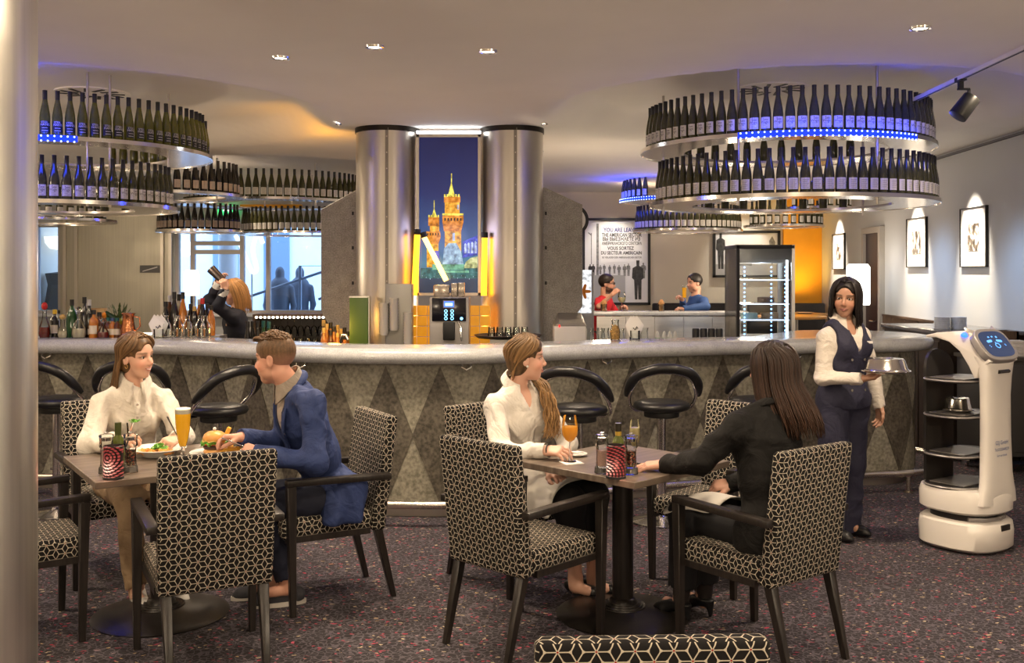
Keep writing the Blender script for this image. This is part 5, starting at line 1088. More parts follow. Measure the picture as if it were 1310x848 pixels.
def hand(sd, w, d, n, thumb, curl=0.35, spread=0.12, sc=1.0, pinch=0.0):
    """w wrist, d towards the fingers, n out of the back of the hand, thumb=+1/-1 side of d x n"""
    d = np.array(d, float); d /= np.linalg.norm(d); n = np.array(n, float); n -= d * (n @ d); n /= np.linalg.norm(n); s = np.cross(d, n) * thumb
    q = lambda a, b, c: np.array(w) + (d * a + s * b + n * c) * sc
    for b, r in ((0.026, 0.0125), (0.009, 0.0135), (-0.009, 0.013), (-0.025, 0.011)): sd.cone(q(0.0, b * 0.6, 0), q(0.085 - abs(b - 0.004) * 0.25, b * 1.05, 0), 0.017 * sc, r * sc, 0.012 * sc)
    for i, (b, ln) in enumerate(((0.028, 0.068), (0.0095, 0.076), (-0.0095, 0.070), (-0.027, 0.054))):
        p = q(0.085 - abs(b - 0.004) * 0.3, b, 0); ang = curl * (1 + 0.12 * i); th = 0.0; side = spread * b / 0.028
        for f_, r0, r1 in ((0.45, 0.0088, 0.0080), (0.32, 0.0080, 0.0072), (0.23, 0.0072, 0.0060)):
            th += ang; dv = d * math.cos(th) * math.cos(side) + s * math.sin(side) - n * math.sin(th); p2 = p + dv * ln * f_ * sc; sd.cone(p, p2, r0 * sc, r1 * sc, 0.0035 * sc); p = p2
    t0 = q(0.022, 0.026, -0.004); t1 = q(0.050, 0.048 - 0.01 * pinch, -0.014 - 0.012 * pinch); t2 = q(0.078, 0.054 - 0.022 * pinch, -0.022 - 0.02 * pinch); t3 = q(0.099, 0.050 - 0.028 * pinch, -0.026 - 0.026 * pinch)
    sd.chain([t0, t1, t2, t3], [0.0145 * sc, 0.0115 * sc, 0.0095 * sc, 0.0075 * sc], 0.008 * sc)
def wave_disp(amp, seed, freq=34.0):         # cloth: soft swells with creases in patches
    r_ = np.random.default_rng(seed); soft = swell(amp * 0.6, seed, freq); ks = r_.normal(size=(4, 3)); ks = ks / np.linalg.norm(ks, axis=1)[:, None] * r_.uniform(48, 85, 4)[:, None] * np.array([1, 1, 0.75]); ph = r_.uniform(0, 6.28, (4, 2))
    def f(X, Y, Z):
        t = 0
        for i, (k, p) in enumerate(zip(ks, ph)):
            w_ = np.clip(np.sin(9 * X + 3 * i + p[0]) + np.sin(8 * Y + p[1] - 2 * i) + np.sin(10 * Z + i + p[0]), 0, 1.2)
            t = t + w_ * (0.55 - np.abs(np.sin(0.5 * (k[0] * X + k[1] * Y + k[2] * Z) + p[0] + 0.9 * np.sin(7 * Z + 6 * X + p[1]))) ** 0.8)
        return soft(X, Y, Z) - amp * 2.6 * t
    return f
def swell(amp, seed, freq=34.0):
    r_ = np.random.default_rng(seed); ks = r_.normal(size=(5, 3)) * freq * np.array([1, 1, 0.8]); ph = r_.uniform(0, 6.28, 5)
    return lambda X, Y, Z: amp * sum(np.sin(k[0] * X + k[1] * Y + k[2] * Z + p + 1.3 * np.sin(0.4 * (k[1] * X + k[2] * Y + k[0] * Z))) for k, p in zip(ks, ph)) / 2.2
def half(p, n):                              # keep the side the normal points away from
    p, n = npv(p), npv(n) / np.linalg.norm(npv(n)); return lambda X, Y, Z: (X - p[0]) * n[0] + (Y - p[1]) * n[1] + (Z - p[2]) * n[2]
def fines(lst, q):                           # boxes (centre, half sizes) -> fine stretches per axis
    return [[(c[i] - h[i], c[i] + h[i], q) for c, h in lst] for i in range(3)]
HAIRM = {}
def hair_mat(name, col):
    return mat('hair_' + name, col, 0.46, attr='Col', spec=0.35)
def hair_locks(parent, base, hd, name, col, locks, tips=None, r=0.007):
    """locks: (list of head-local points); one mesh of many tapered strands"""
    Vs, Fs, Cs = [], [], []; b0 = 0
    for pts, rad in locks:
        sp = spline([tuple(hd.P(*p)) for p in pts], 4); k = len(sp); n = 5
        shade = rng.uniform(0.55, 1.45); cc = np.array(col) * shade
        mb = MB(); rr = [rad * (0.75 + 0.25 * math.sin(math.pi * min(1, i / k * 1.5))) * (1 - 0.75 * max(0, (i / (k - 1) - 0.7) / 0.3)) for i in range(k)]
        mb.tube(sp, rr, n); Vs += mb.v; Fs += [tuple(b0 + i for i in f) for f in mb.f]
        for i in range(k):
            t = i / (k - 1); q = cc if tips is None else cc * (1 - t) + np.array(tips) * shade * t
            Cs += [q] * n
        b0 += len(mb.v)
    me = bpy.data.meshes.new(name); me.from_pydata([(v[0] - base[0], v[1] - base[1], v[2] - base[2]) for v in Vs], [], Fs); me.polygons.foreach_set('use_smooth', [True] * len(me.polygons))
    a = me.color_attributes.new('Col', 'FLOAT_COLOR', 'POINT'); c = np.ones((len(Vs), 4), np.float32); c[:, :3] = np.array(Cs); a.data.foreach_set('color', c.ravel())
    me.materials.append(hair_mat(name, col)); o = bpy.data.objects.new('hair_strands', me); C.objects.link(o); o.parent = parent; return o
def skull_pt(az, el, off=0.012, squash=1.0):
    a, e = R(az), R(el); return (math.cos(e) * math.sin(a) * (0.074 + off), -0.012 + math.cos(e) * math.cos(a) * (0.094 + off), 0.035 + math.sin(e) * (0.083 + off) * squash)
def loft_collar(parent, base, c, Rm, r1, r2, h, drop, m, gap=16, name='collar', tilt=0.25, pts=0.03):
    """folded shirt collar round the neck: c centre, opens along local +Y"""
    n = 28; V = []; F = []
    for i in range(n + 1):
        a = R(gap) + (2 * math.pi - 2 * R(gap)) * i / n; x, y = math.sin(a), math.cos(a)
        fr = abs(i / n - 0.5) * 2; ends = max(0, (fr - 0.72) / 0.28)
        zt = -tilt * y * r1 + h * 0.5; zl = -tilt * y * r2 - h * 0.55 - drop * ends
        rr2 = r2 + pts * ends
        for rad, z in ((r1 * 0.97, zt - h * 0.7), (r1, zt), (r1 + 0.006, zt + 0.002), (rr2 + 0.004, zl), (rr2, zl - 0.004)):
            V.append(npv(c) + Rm @ np.array([x * rad, y * rad, z]) - npv(base))
    k = 5
    for i in range(n):
        for j in range(k - 1): F.append((i * k + j, (i + 1) * k + j, (i + 1) * k + j + 1, i * k + j + 1))
    o = MB().add(V, F).obj(name, m, parent); md = o.modifiers.new('s', 'SOLIDIFY'); md.thickness = 0.003; return o
def shoe(parent, base, heel, toe, m, sole, high=0.0, hgt=0.075, wdt=0.042, name='shoe', smat=None):
    h, t = npv(heel), npv(toe); d = (t - h); L = np.linalg.norm(d); d /= L; sd = SDF(); zc = lambda z: np.array([0, 0, z])
    sd.cone(h + d * 0.04 + zc(0.045 + high), t - d * 0.045 + zc(0.032), wdt * 0.92, wdt * 0.80, 0.02); sd.cone(t - d * 0.07 + zc(0.03), t - d * 0.012 + zc(0.020), wdt * 0.85, wdt * 0.34, 0.02)
    sd.cone(h + d * 0.045 + zc(0.05 + high), h + d * 0.055 + zc(hgt + high), wdt * 0.88, wdt * 0.8, 0.02)
    if high: sd.cone(h + d * 0.015 + zc(0.0), h + d * 0.02 + zc(0.045 + high), 0.010, 0.026, 0.015)
    fl = 0.012 * (0 if high else 1)
    sd.clips = [lambda X, Y, Z: fl - Z + 0 * X + 0 * Y, lambda X, Y, Z: Z - (hgt + high + 0.012) + 0 * X + 0 * Y]
    o = sdf_object(name, sd, 0.007, m, parent, base=base)
    if sole and not high:
        u = np.array([-d[1], d[0], 0]); pl = []
        for q in np.linspace(0, 2 * math.pi, 20, endpoint=False): pl.append(h + d * (L * (0.5 + 0.52 * math.cos(q))) + u * (wdt * 1.02 * math.sin(q) * (1.0 if math.cos(q) < 0.3 else 0.9)))
        MB().prism([(p[0] - base[0], p[1] - base[1]) for p in pl], 0.0 - base[2], 0.022 - base[2]).obj('sole', sole, o)
    return o
V3 = lambda *a: np.array(a, float)
def lerp(a, b, t): return a + (b - a) * t
def unit(v): return v / np.linalg.norm(v)
def surf(sd, o, d, t0):                      # outermost point of the shape on the ray o + d*t, looked for from t0 inwards
    d = unit(d); t = t0
    while t > -0.05:
        p = o + d * t
        if sd.evaluate([np.array([q]) for q in p])[0, 0, 0] < 0: return p
        t -= 0.004
    return o
class Fig:
    def __init__(s, label, base, f, J, head, female=True, cat='person'):
        s.base = npv(base); s.root = thing('person', label, cat, base); s.f = unit(V3(f[0], f[1], 0)); s.J = {k: npv(v) for k, v in J.items()}; s.h = head; s.fem = female
        z = unit(s.J['N'] - s.J['P']); y = unit(s.f - z * (s.f @ z)); s.T = np.stack([np.cross(y, z), y, z], 1); s.x, s.y, s.z = s.T.T
    def torso(s, sd, inf, bust=0.0, wide=1.0, low=0.0):
        J = s.J; P, N = J['P'], J['N']; w = (1.0 if s.fem else 1.10) * wide
        sd.ell(P - s.z * low, V3(0.165 * w + inf, 0.118 + inf, 0.105 + inf + low), s.T, 0.05)
        sd.ell(lerp(P, N, 0.38), V3(0.130 * w + inf, 0.096 + inf, 0.14 + inf), s.T, 0.06)
        sd.ell(lerp(P, N, 0.70) + s.y * 0.008, V3(0.146 * w + inf, 0.102 + inf, 0.16 + inf), s.T, 0.05)
        if bust:
            for q in (-1, 1): sd.ell(lerp(P, N, 0.66) + s.x * 0.068 * q + s.y * 0.075, V3(0.056, 0.05, 0.056) + inf * 0.7, s.T, 0.04)
        for S in (J['SL'], J['SR']): sd.cone(N - s.z * 0.035, S, 0.055 + inf, 0.037 + inf, 0.035)
    def neckcut(s, sd, r=0.066, up=0.0): sd.cone(s.J['N'] + s.z * (0.03 + up), s.h.c, r, r, 0.01, True)
    def vee(s, sd, depth, w0, tilt=0.0, k=0.006):  # open front
        a = s.J['N'] + s.y * 0.07 + s.z * 0.0; b = lerp(s.J['N'], s.J['P'], depth) + s.y * 0.14 + s.x * tilt; sd.cone(a, b, w0, 0.006, k, True)
    def sleeves(s, sd, r, k=0.03, sides='LR', cut=True):
        for q in sides:
            S, E, Wp = s.J['S' + q], s.J['E' + q], s.J['W' + q]; sd.chain([S, E, Wp + unit(Wp - E) * 0.012], r, k)
            if cut: sd.cone(Wp + unit(Wp - E) * 0.062, Wp + unit(Wp - E) * 0.17, 0.052, 0.07, 0.003, True)
    def legs(s, sd, r, k=0.03, cut=None):
        for q in 'LR':
            sd.chain([s.J['H' + q], s.J['K' + q], s.J['A' + q]], r, k)
            if cut is not None: a = lerp(s.J['A' + q], s.J['K' + q], cut); d = unit(s.J['A' + q] - s.J['K' + q]); sd.cone(a + d * 0.075, a + d * 0.3, 0.075, 0.09, 0.003, True)
    def body(s, hands, legr=(0.068, 0.052, 0.036), armr=(0.036, 0.031, 0.024), fine=0.0029, step=0.012, bust=0.0):
        sd = SDF(); s.torso(sd, -0.008, bust * 0.8); s.h.add(sd, s.J['N']); fz = [(s.h.c, V3(0.115, 0.115, 0.14))]
        s.sleeves(sd, armr, 0.02, cut=False); s.legs(sd, legr, 0.02)
        for q, kw in hands.items():
            hand(sd, s.J['W' + q], **kw); fz.append((s.J['W' + q] + unit(np.array(kw['d'], float)) * 0.08, V3(0.085, 0.085, 0.07)))
        for q in 'LR':
            a = s.J['A' + q]; t = s.J.get('T' + q, a + s.f * 0.13 - V3(0, 0, 0.05)); sd.cone(a, a - V3(0, 0, 0.035), legr[2], legr[2], 0.02); sd.cone(a - V3(0, 0, 0.045), lerp(a, t, 0.75) - V3(0, 0, 0.01), 0.03, 0.026, 0.02)
        o = sdf_object('body', sd, step, SKIN, s.root, fines(fz, fine), s.base, s.h.paint, 1)
        s.sd = sd; return o
    def wear(s, name, sd, m, step=0.0075, fine=None, it=2): return sdf_object(name, sd, step, m, s.root, fine, s.base, None, it)
    def part(s, name, mb, m, parent=None, **kw):
        mb.v = [tuple(npv(v) - s.base) for v in mb.v]; return mb.obj(name, m, parent or s.root, **kw)
    def strip(s, name, pts, w, side, m, th=0.004):   # flat band along points
        mb = MB(); vs = []; sv = unit(side)
        for p in pts: vs += [p - sv * w / 2, p + sv * w / 2]
        mb.add(vs, [(2 * i, 2 * i + 2, 2 * i + 3, 2 * i + 1) for i in range(len(pts) - 1)]); o = s.part(name, mb, m); md = o.modifiers.new('s', 'SOLIDIFY'); md.thickness = th; md.offset = 0; return o
    def buttons(s, sd, heights, m, r=0.006, off=0.0, out=0.002):
        N, P = s.J['N'], s.J['P']
        for t in heights:
            p = surf(sd, lerp(N, P, t) + s.x * off, s.y, 0.30); s.part('button', MB().cyl(p - s.y * 0.002, p + s.y * (out + 0.002), r, n=12), m)
def cap_sdf(hd, off, front=0.0, low=-0.06, back=-0.09, sideb=0.0, nape=True):
    """close hair shell; front moves the hairline back"""
    sd = SDF(); k = hd.sc; P = hd.P
    sd.ell(P(0, -0.014, 0.036), (V3(0.074, 0.094, 0.083) + off) * k, hd.R, 0.01)
    if nape: sd.ell(P(0, -0.045, -0.02), (V3(0.064, 0.060, 0.075) + off * 0.6) * k, hd.R, 0.03)
    sd.ell(P(0, 0.118 - front, -0.022), V3(0.076, 0.078, 0.122) * k, hd.R, 0.006, True)
    for q in (-1, 1): sd.ell(P(q * 0.088, 0.030 + sideb, -0.040), V3(0.040, 0.052, 0.064) * k, hd.R, 0.006, True)
    for q in (-1, 1): sd.ell(P(q * 0.066, 0.074, 0.006), V3(0.030, 0.034, 0.050) * k, hd.R, 0.006, True)
    n = hd.R @ np.array([0, 0.35, -1.0]); sd.clips = [half(P(0, -0.05, back), n)]
    return sd
def paint_hair(col, seed, sc=160, amp=0.5):
    r_ = np.random.default_rng(seed)
    def f(V):
        a = np.sin(V[:, 0] * sc + 2 * np.sin(V[:, 2] * 30)) * np.sin(V[:, 1] * sc * 0.8 + V[:, 2] * 25) ; return np.array(col)[None] * (1 + amp * a)[:, None] * r_.uniform(0.8, 1.2, len(V))[:, None]
    return f
COT = lambda name, c, **k: mat(name, c, 0.85, var=0.04, vscale=40, bump=0.42, bscale=9, **k)
BTN = mat('pearl_button', (0.45, 0.40, 0.36), 0.3)
# ---------------- woman in the white blouse, eating
Rh = rotm(yaw_of(0.93, -0.36), R(-3), R(4))
hd = Head((-2.03, 5.50, 1.242), Rh, 1.0, teeth=True, skin=(0.66, 0.39, 0.28), lip=(0.52, 0.17, 0.14), brow=(0.16, 0.09, 0.05), smile=0.006)
J = dict(P=(-2.17, 5.70, 0.565), N=(-2.065, 5.55, 1.085), SR=(-2.195, 5.460, 0.995), SL=(-1.94, 5.645, 0.995), ER=(-2.20, 5.30, 0.80), EL=(-1.80, 5.55, 0.80), WR=(-2.02, 5.19, 0.835), WL=(-1.76, 5.33, 0.825),
         HR=(-2.22, 5.62, 0.53), HL=(-2.06, 5.73, 0.53), KR=(-1.99, 5.27, 0.535), KL=(-1.84, 5.38, 0.535), AR=(-1.915, 5.18, 0.10), AL=(-1.77, 5.30, 0.10))
w1 = Fig('smiling woman in a white blouse and beige trousers eating with fork and knife', (-2.17, 5.70, 0), (0.55, -0.83), J, hd)
w1.body({'R': dict(d=(0.55, -0.10, 0.10), n=(0, -0.5, 0.85), thumb=-1, curl=0.75, pinch=1.0), 'L': dict(d=(-0.15, -0.75, -0.05), n=(0.45, 0.2, 0.8), thumb=1, curl=0.75, pinch=1.0)})
hd.eyes(w1.root, w1.base, (0.06, 0.05, 0.03))
BL = COT('white_linen', (0.66, 0.61, 0.53))
sd = SDF(); w1.torso(sd, 0.020, 0.5, low=0.03); w1.sleeves(sd, [0.056, 0.062, 0.042], 0.03); w1.neckcut(sd, 0.060); sd.disp = wave_disp(0.0042, 3, 30); sd.clips = [half(J['P'], (0, 0, -1))]
sd.clips = [half((0, 0, 0.50), (0, 0, -1))]
w1.wear('blouse', sd, BL, 0.0075)
fr_ = [surf(sd, lerp(w1.J['N'], w1.J['P'], t), w1.y, 0.3) + w1.y * 0.002 for t in np.linspace(0.10, 0.95, 14)]
w1.strip('placket', fr_, 0.032, w1.x, BL); w1.buttons(sd, (0.12, 0.24, 0.40, 0.56, 0.72), BTN, 0.0065, 0.0, 0.005)
loft_collar(w1.root, w1.base, w1.J['N'] + w1.z * 0.046, np.stack([w1.x, w1.y, w1.z], 1), 0.062, 0.090, 0.046, 0.040, BL, tilt=0.5)
for q in 'LR':
    e, wq = w1.J['E' + q], w1.J['W' + q]; d = unit(wq - e); w1.part('cuff', MB().tube([wq - d * 0.045, wq - d * 0.02, wq + d * 0.006], [0.043, 0.041, 0.040], 18, caps=False), BL)
sd = SDF(); w1.torso(sd, 0.004); w1.legs(sd, [0.090, 0.074, 0.058], 0.04, cut=0.02); sd.disp = wave_disp(0.003, 8, 26); sd.clips = [half((0, 0, 0.60), (0, 0, 1))]
w1.wear('trousers', sd, COT('beige_cotton', (0.36, 0.25, 0.15)), 0.009)
for q in 'LR': a = w1.J['A' + q]; shoe(w1.root, w1.base, (a[0] - 0.02, a[1] + 0.05, 0), (a[0] + 0.12, a[1] - 0.17, 0), mat('white_sneaker', (0.55, 0.53, 0.50), 0.5), mat('white_sole', (0.62, 0.60, 0.57), 0.6))
sd = cap_sdf(hd, 0.010, 0.0, back=-0.115); HB = (0.112, 0.060, 0.025)
sdf_object('hair', sd, 0.0055, hair_mat('light_brown', HB), w1.root, None, w1.base, paint_hair(HB, 1), 1)
L_ = []
for i in range(420):                         # sleek hair from a centre parting, swept behind the shoulders
    sgn = -1 if rng.random() < 0.5 else 1; az = sgn * rng.uniform(34, 178); o_ = rng.uniform(0.010, 0.020); top = (sgn * rng.uniform(0.002, 0.012), rng.uniform(-0.07, 0.055), 0.128 - 0.0)
    y0 = top[1]; top = (top[0], y0, 0.035 + (0.083 + o_) * math.sqrt(max(0.05, 1 - ((y0 + 0.012) / 0.108) ** 2)))
    a1 = sgn * max(58, min(abs(az), 176)); p1 = skull_pt(a1 * 0.80, 48, o_); p2 = skull_pt(a1, 14, o_); p3 = skull_pt(a1 * 1.03 if abs(a1) > 100 else sgn * 104, -24, o_ + 0.004)
    ln = rng.uniform(0.24, 0.33); bx = 0.75 if abs(p3[0]) > 0.03 else 1
    L_.append(([top, p1, p2, p3, (p3[0] * 1.0, min(p3[1], -0.02) - 0.02, p3[2] - ln * 0.35), (p3[0] * bx * 0.9, min(p3[1], -0.03) - 0.055, p3[2] - ln * 0.7), (p3[0] * bx * 0.75, min(p3[1], -0.04) - 0.085, p3[2] - ln)], rng.uniform(0.0032, 0.0056)))
hair_locks(w1.root, w1.base, hd, 'light_brown', HB, L_)
for q in (-1, 1):
    e = hd.P(q * 0.079, -0.002, -0.040); w1.part('earring', MB().tube([e + V3(0, 0, 0.008) * 1 + V3(math.cos(a) * 0.0, 0, 0) + hd.R @ V3(0, 0.008 * math.cos(a), 0.010 * math.sin(a) - 0.010) for a in np.linspace(0, 6.28, 13)], 0.002, 6), mat('gold', (0.8, 0.55, 0.22), 0.2, 1.0))
# ---------------- man in the blue suit
Rh = rotm(yaw_of(-0.955, 0.22), R(-6), R(2))
hd = Head((-1.205, 5.15, 1.258), Rh, 1.05, male=True, skin=(0.60, 0.31, 0.215), lip=(0.44, 0.17, 0.14), brow=(0.10, 0.055, 0.03), smile=-0.001, beard=(0.34, 0.18, 0.11, 0.35))
J = dict(P=(-0.96, 5.31, 0.565), N=(-1.125, 5.17, 1.115), SR=(-1.18, 5.34, 1.045), SL=(-0.985, 5.015, 1.045), ER=(-1.20, 5.36, 0.80), EL=(-0.955, 4.925, 0.775), WR=(-1.36, 5.15, 0.862), WL=(-1.235, 4.965, 0.812),
         HR=(-1.00, 5.40, 0.53), HL=(-0.91, 5.23, 0.53), KR=(-1.36, 5.25, 0.535), KL=(-1.28, 5.08, 0.535), AR=(-1.24, 5.30, 0.12), AL=(-1.14, 5.18, 0.13))
m1 = Fig('man in a blue suit leaning over his burger plate', (-0.96, 5.31, 0), (-0.87, -0.49), J, hd, female=False)
m1.body({'R': dict(d=(-0.70, -0.15, 0.05), n=(0.1, 0.2, 0.9), thumb=-1, curl=0.55, pinch=1.0, sc=1.05), 'L': dict(d=(-0.80, 0.35, 0.10), n=(-0.1, -0.75, 0.55), thumb=1, curl=0.55, pinch=0.8, sc=1.05)}, armr=(0.042, 0.036, 0.027))
hd.eyes(m1.root, m1.base)
NAV = mat('blue_suit_cloth', (0.020, 0.038, 0.128), 0.78, var=0.08, vscale=30, bump=0.40, bscale=8)
SHB = COT('taupe_shirt', (0.33, 0.28, 0.23))
sd = SDF(); m1.torso(sd, 0.006); m1.neckcut(sd, 0.062, 0.012); sd.clips = [half((0, 0, 0.66), (0, 0, -1))]; m1.wear('shirt', sd, SHB, 0.009)
loft_collar(m1.root, m1.base, m1.J['N'] + m1.z * 0.040, np.stack([m1.x, m1.y, m1.z], 1), 0.066, 0.078, 0.050, 0.030, SHB, gap=10, tilt=0.35)
sd = SDF(); m1.torso(sd, 0.013); m1.neckcut(sd, 0.078); m1.vee(sd, 0.52, 0.062); sd.clips = [half((0, 0, 0.60), (0, 0, -1))]; m1.wear('waistcoat', sd, mat('navy_waistcoat', (0.010, 0.017, 0.055), 0.8), 0.009)
sd = SDF(); m1.torso(sd, 0.028, low=0.05); m1.sleeves(sd, [0.066, 0.060, 0.046], 0.03); m1.neckcut(sd, 0.076); m1.vee(sd, 0.66, 0.098)
for a, b_ in ((m1.J['P'] + m1.x * -0.12, V3(-0.90, 5.12, 0.46)), (m1.J['P'] - m1.y * 0.05, V3(-0.88, 5.20, 0.45)), (m1.J['P'] - m1.x * 0.14 - m1.y * 0.08, V3(-0.81, 5.19, 0.46))): sd.cone(a, b_, 0.09, 0.055, 0.05)
sd.disp = wave_disp(0.0036, 12, 24); sd.clips = [half((0, 0, 0.425), (0, 0, -1))]
jk = m1.wear('jacket', sd, NAV, 0.0075)
lap = [surf(sd, lerp(m1.J['N'], m1.J['P'], t) - m1.x * off, m1.y, 0.3) for t, off in ((0.10, 0.105), (0.2, 0.10), (0.3, 0.088), (0.42, 0.068), (0.55, 0.045), (0.66, 0.025))]
o = m1.strip('lapel', [p + m1.y * 0.004 - m1.x * 0.005 for p in lap], 0.05, m1.x + m1.y * -0.5, NAV, 0.005)
n_ = m1.J['N']; m1.part('jacket_collar', MB().tube([n_ + m1.T @ V3(0.088 * math.sin(a), 0.080 * math.cos(a) - 0.004, 0.012 - 0.030 * math.cos(a)) for a in np.linspace(R(55), R(305), 20)], [0.004 + 0.012 * math.sin(math.pi * i / 19) for i in range(20)], 10, flat=1.3), NAV)
p = lap[2] + m1.y * 0.010 - m1.x * 0.02; m1.part('lapel_pin', MB().ell(p, 0.006), CHROME)
pk = surf(sd, lerp(m1.J['N'], m1.J['P'], 0.42) - m1.x * 0.11, m1.y, 0.3)
sd = SDF(); m1.torso(sd, 0.004); m1.legs(sd, [0.095, 0.078, 0.060], 0.04, cut=0.10); sd.disp = wave_disp(0.003, 18, 26); sd.clips = [half((0, 0, 0.62), (0, 0, 1))]; m1.wear('trousers', sd, mat('dark_suit_trousers', (0.010, 0.013, 0.030), 0.8), 0.009)
for q in 'RL':
    e, wq = m1.J['E' + q], m1.J['W' + q]; d = unit(wq - e); m1.part('shirt_cuff', MB().tube([wq - d * 0.02, wq + d * 0.018], [0.036, 0.035], 18, caps=False), COT('white_cuff', (0.6, 0.57, 0.52)))
for q, dx in (('R', -0.02), ('L', 0.0)):
    a = m1.J['A' + q]; shoe(m1.root, m1.base, (a[0] + 0.075, a[1] + 0.055, 0), (a[0] - 0.19 + dx, a[1] - 0.04, 0), mat('grey_suede', (0.035, 0.035, 0.042), 0.8), mat('pale_sole', (0.45, 0.42, 0.38), 0.6))
HB = (0.130, 0.074, 0.038)
sd = cap_sdf(hd, 0.0035, 0.004, back=-0.050, sideb=0.006, nape=False); sd.ell(hd.P(0, -0.012, 0.052), V3(0.076, 0.094, 0.076) * 1.05, hd.R, 0.015); sd.ell(hd.P(0, 0.122, -0.030), V3(0.080, 0.075, 0.118) * 1.05, hd.R, 0.006, True)
def fade(V, f=paint_hair(HB, 2, 300, 0.2)):
    z = np.clip((hd.inv(V)[:, 2] + 0.045) / 0.075, 0.12, 1)[:, None]; return f(V) * z + np.array(hd.skin) * 0.75 * (1 - z)
sdf_object('hair', sd, 0.005, hair_mat('brown_short', HB), m1.root, None, m1.base, fade, 1)
L_ = []
for i in range(330):                         # short tousled top
    az = rng.uniform(-180, 180); el = rng.uniform(38, 88); p0 = skull_pt(az, el, 0.002); jx, jy = rng.uniform(-0.010, 0.010), rng.uniform(-0.004, 0.018)
    p1 = tuple(q * 1.0 for q in skull_pt(az, el, 0.013)); p2 = (p1[0] + jx, p1[1] + jy, p1[2] + rng.uniform(0.0, 0.010)); p3 = (p2[0] + jx * 0.7, p2[1] + jy, p2[2] - 0.002); L_.append(([p0, p1, p2, p3], rng.uniform(0.0035, 0.006)))
for i in range(70):                          # quiff over the forehead
    x = rng.uniform(-0.05, 0.05); y0 = 0.060 - abs(x) * 0.2; L_.append(([(x, y0 - 0.02, 0.103), (x, y0, 0.112), (x * 1.1, y0 + 0.018, 0.110), (x * 1.15, y0 + 0.026, 0.098)], rng.uniform(0.004, 0.007)))
hair_locks(m1.root, m1.base, hd, 'brown_short', HB, L_)
# ---------------- woman in the white shirt with the wine glass
Rh = rotm(yaw_of(1.0, 0.04), R(-2), R(0))
hd = Head((0.082, 5.46, 1.236), Rh, 1.0, skin=(0.64, 0.37, 0.27), lip=(0.48, 0.15, 0.14), brow=(0.05, 0.03, 0.02), smile=0.004, jaw=1.06)
J = dict(P=(0.02, 5.58, 0.565), N=(0.030, 5.495, 1.075), SR=(-0.09, 5.37, 0.990), SL=(0.155, 5.59, 0.990), ER=(-0.055, 5.20, 0.775), EL=(0.30, 5.46, 0.78), WR=(0.165, 5.075, 0.808), WL=(0.20, 5.27, 0.672),
         HR=(-0.04, 5.50, 0.53), HL=(0.09, 5.63, 0.53), KR=(0.29, 5.17, 0.535), KL=(0.42, 5.30, 0.535), AR=(0.335, 5.36, 0.085), AL=(0.435, 5.40, 0.085))
w2 = Fig('woman in a white shirt looking aside, fingers round a wine glass stem', (0.02, 5.58, 0), (0.69, -0.72), J, hd)
w2.body({'R': dict(d=(0.62, -0.35, 0.05), n=(-0.2, -0.35, 0.85), thumb=-1, curl=0.42, pinch=0.9), 'L': dict(d=(0.5, -0.75, -0.25), n=(0, 0, 1), thumb=1, curl=0.3)}, legr=(0.07, 0.055, 0.036))
hd.eyes(w2.root, w2.base)
SH = COT('white_poplin', (0.67, 0.63, 0.57))
sd = SDF(); w2.torso(sd, 0.022, 1.0, 1.05, low=0.02); w2.sleeves(sd, [0.054, 0.052, 0.037], 0.03); w2.neckcut(sd, 0.060); w2.vee(sd, 0.26, 0.052); sd.disp = wave_disp(0.0034, 23, 32); sd.clips = [half((0, 0, 0.50), (0, 0, -1))]
w2.wear('shirt', sd, SH, 0.0075)
fr_ = [surf(sd, lerp(w2.J['N'], w2.J['P'], t), w2.y, 0.3) + w2.y * 0.002 for t in np.linspace(0.34, 0.95, 10)]; w2.strip('placket', fr_, 0.03, w2.x, SH)
loft_collar(w2.root, w2.base, w2.J['N'] + w2.z * 0.040, np.stack([w2.x, w2.y, w2.z], 1), 0.062, 0.088, 0.040, 0.040, SH, gap=34, tilt=0.5)
for q in 'LR':
    e, wq = w2.J['E' + q], w2.J['W' + q]; d = unit(wq - e); w2.part('cuff', MB().tube([wq - d * 0.05, wq - d * 0.02, wq + d * 0.006], [0.041, 0.039, 0.038], 18, caps=False), SH)
wq = w2.J['WR']; d = unit(wq - w2.J['ER']); u, v = frame_of(Vector(d)); w2.part('bracelet', MB().tube([wq + d * 0.022 + 0.030 * (npv(u) * math.cos(a) + npv(v) * math.sin(a)) for a in np.linspace(0, 2 * math.pi, 18, endpoint=False)], 0.0035, 6, closed=True), BLACK)
BLKT = mat('black_wool', (0.009, 0.009, 0.011), 0.8)
sd = SDF(); w2.torso(sd, 0.004); w2.legs(sd, [0.095, 0.080, 0.062], 0.04, cut=0.36); sd.clips = [half((0, 0, 0.62), (0, 0, 1))]; w2.wear('trousers', sd, BLKT, 0.009)
for q in 'LR': a = w2.J['A' + q]; shoe(w2.root, w2.base, (a[0] - 0.055, a[1] + 0.055, 0), (a[0] + 0.13, a[1] - 0.10, 0), mat('black_shoe_leather', (0.008, 0.008, 0.009), 0.35), None, hgt=0.05, wdt=0.038)
HB = (0.100, 0.058, 0.026); HT = (0.34, 0.19, 0.075)
sd = cap_sdf(hd, 0.012, 0.0, back=-0.105); sdf_object('hair', sd, 0.0055, hair_mat('honey_blond', HB), w2.root, None, w2.base, paint_hair(HB, 3), 1)
L_ = []
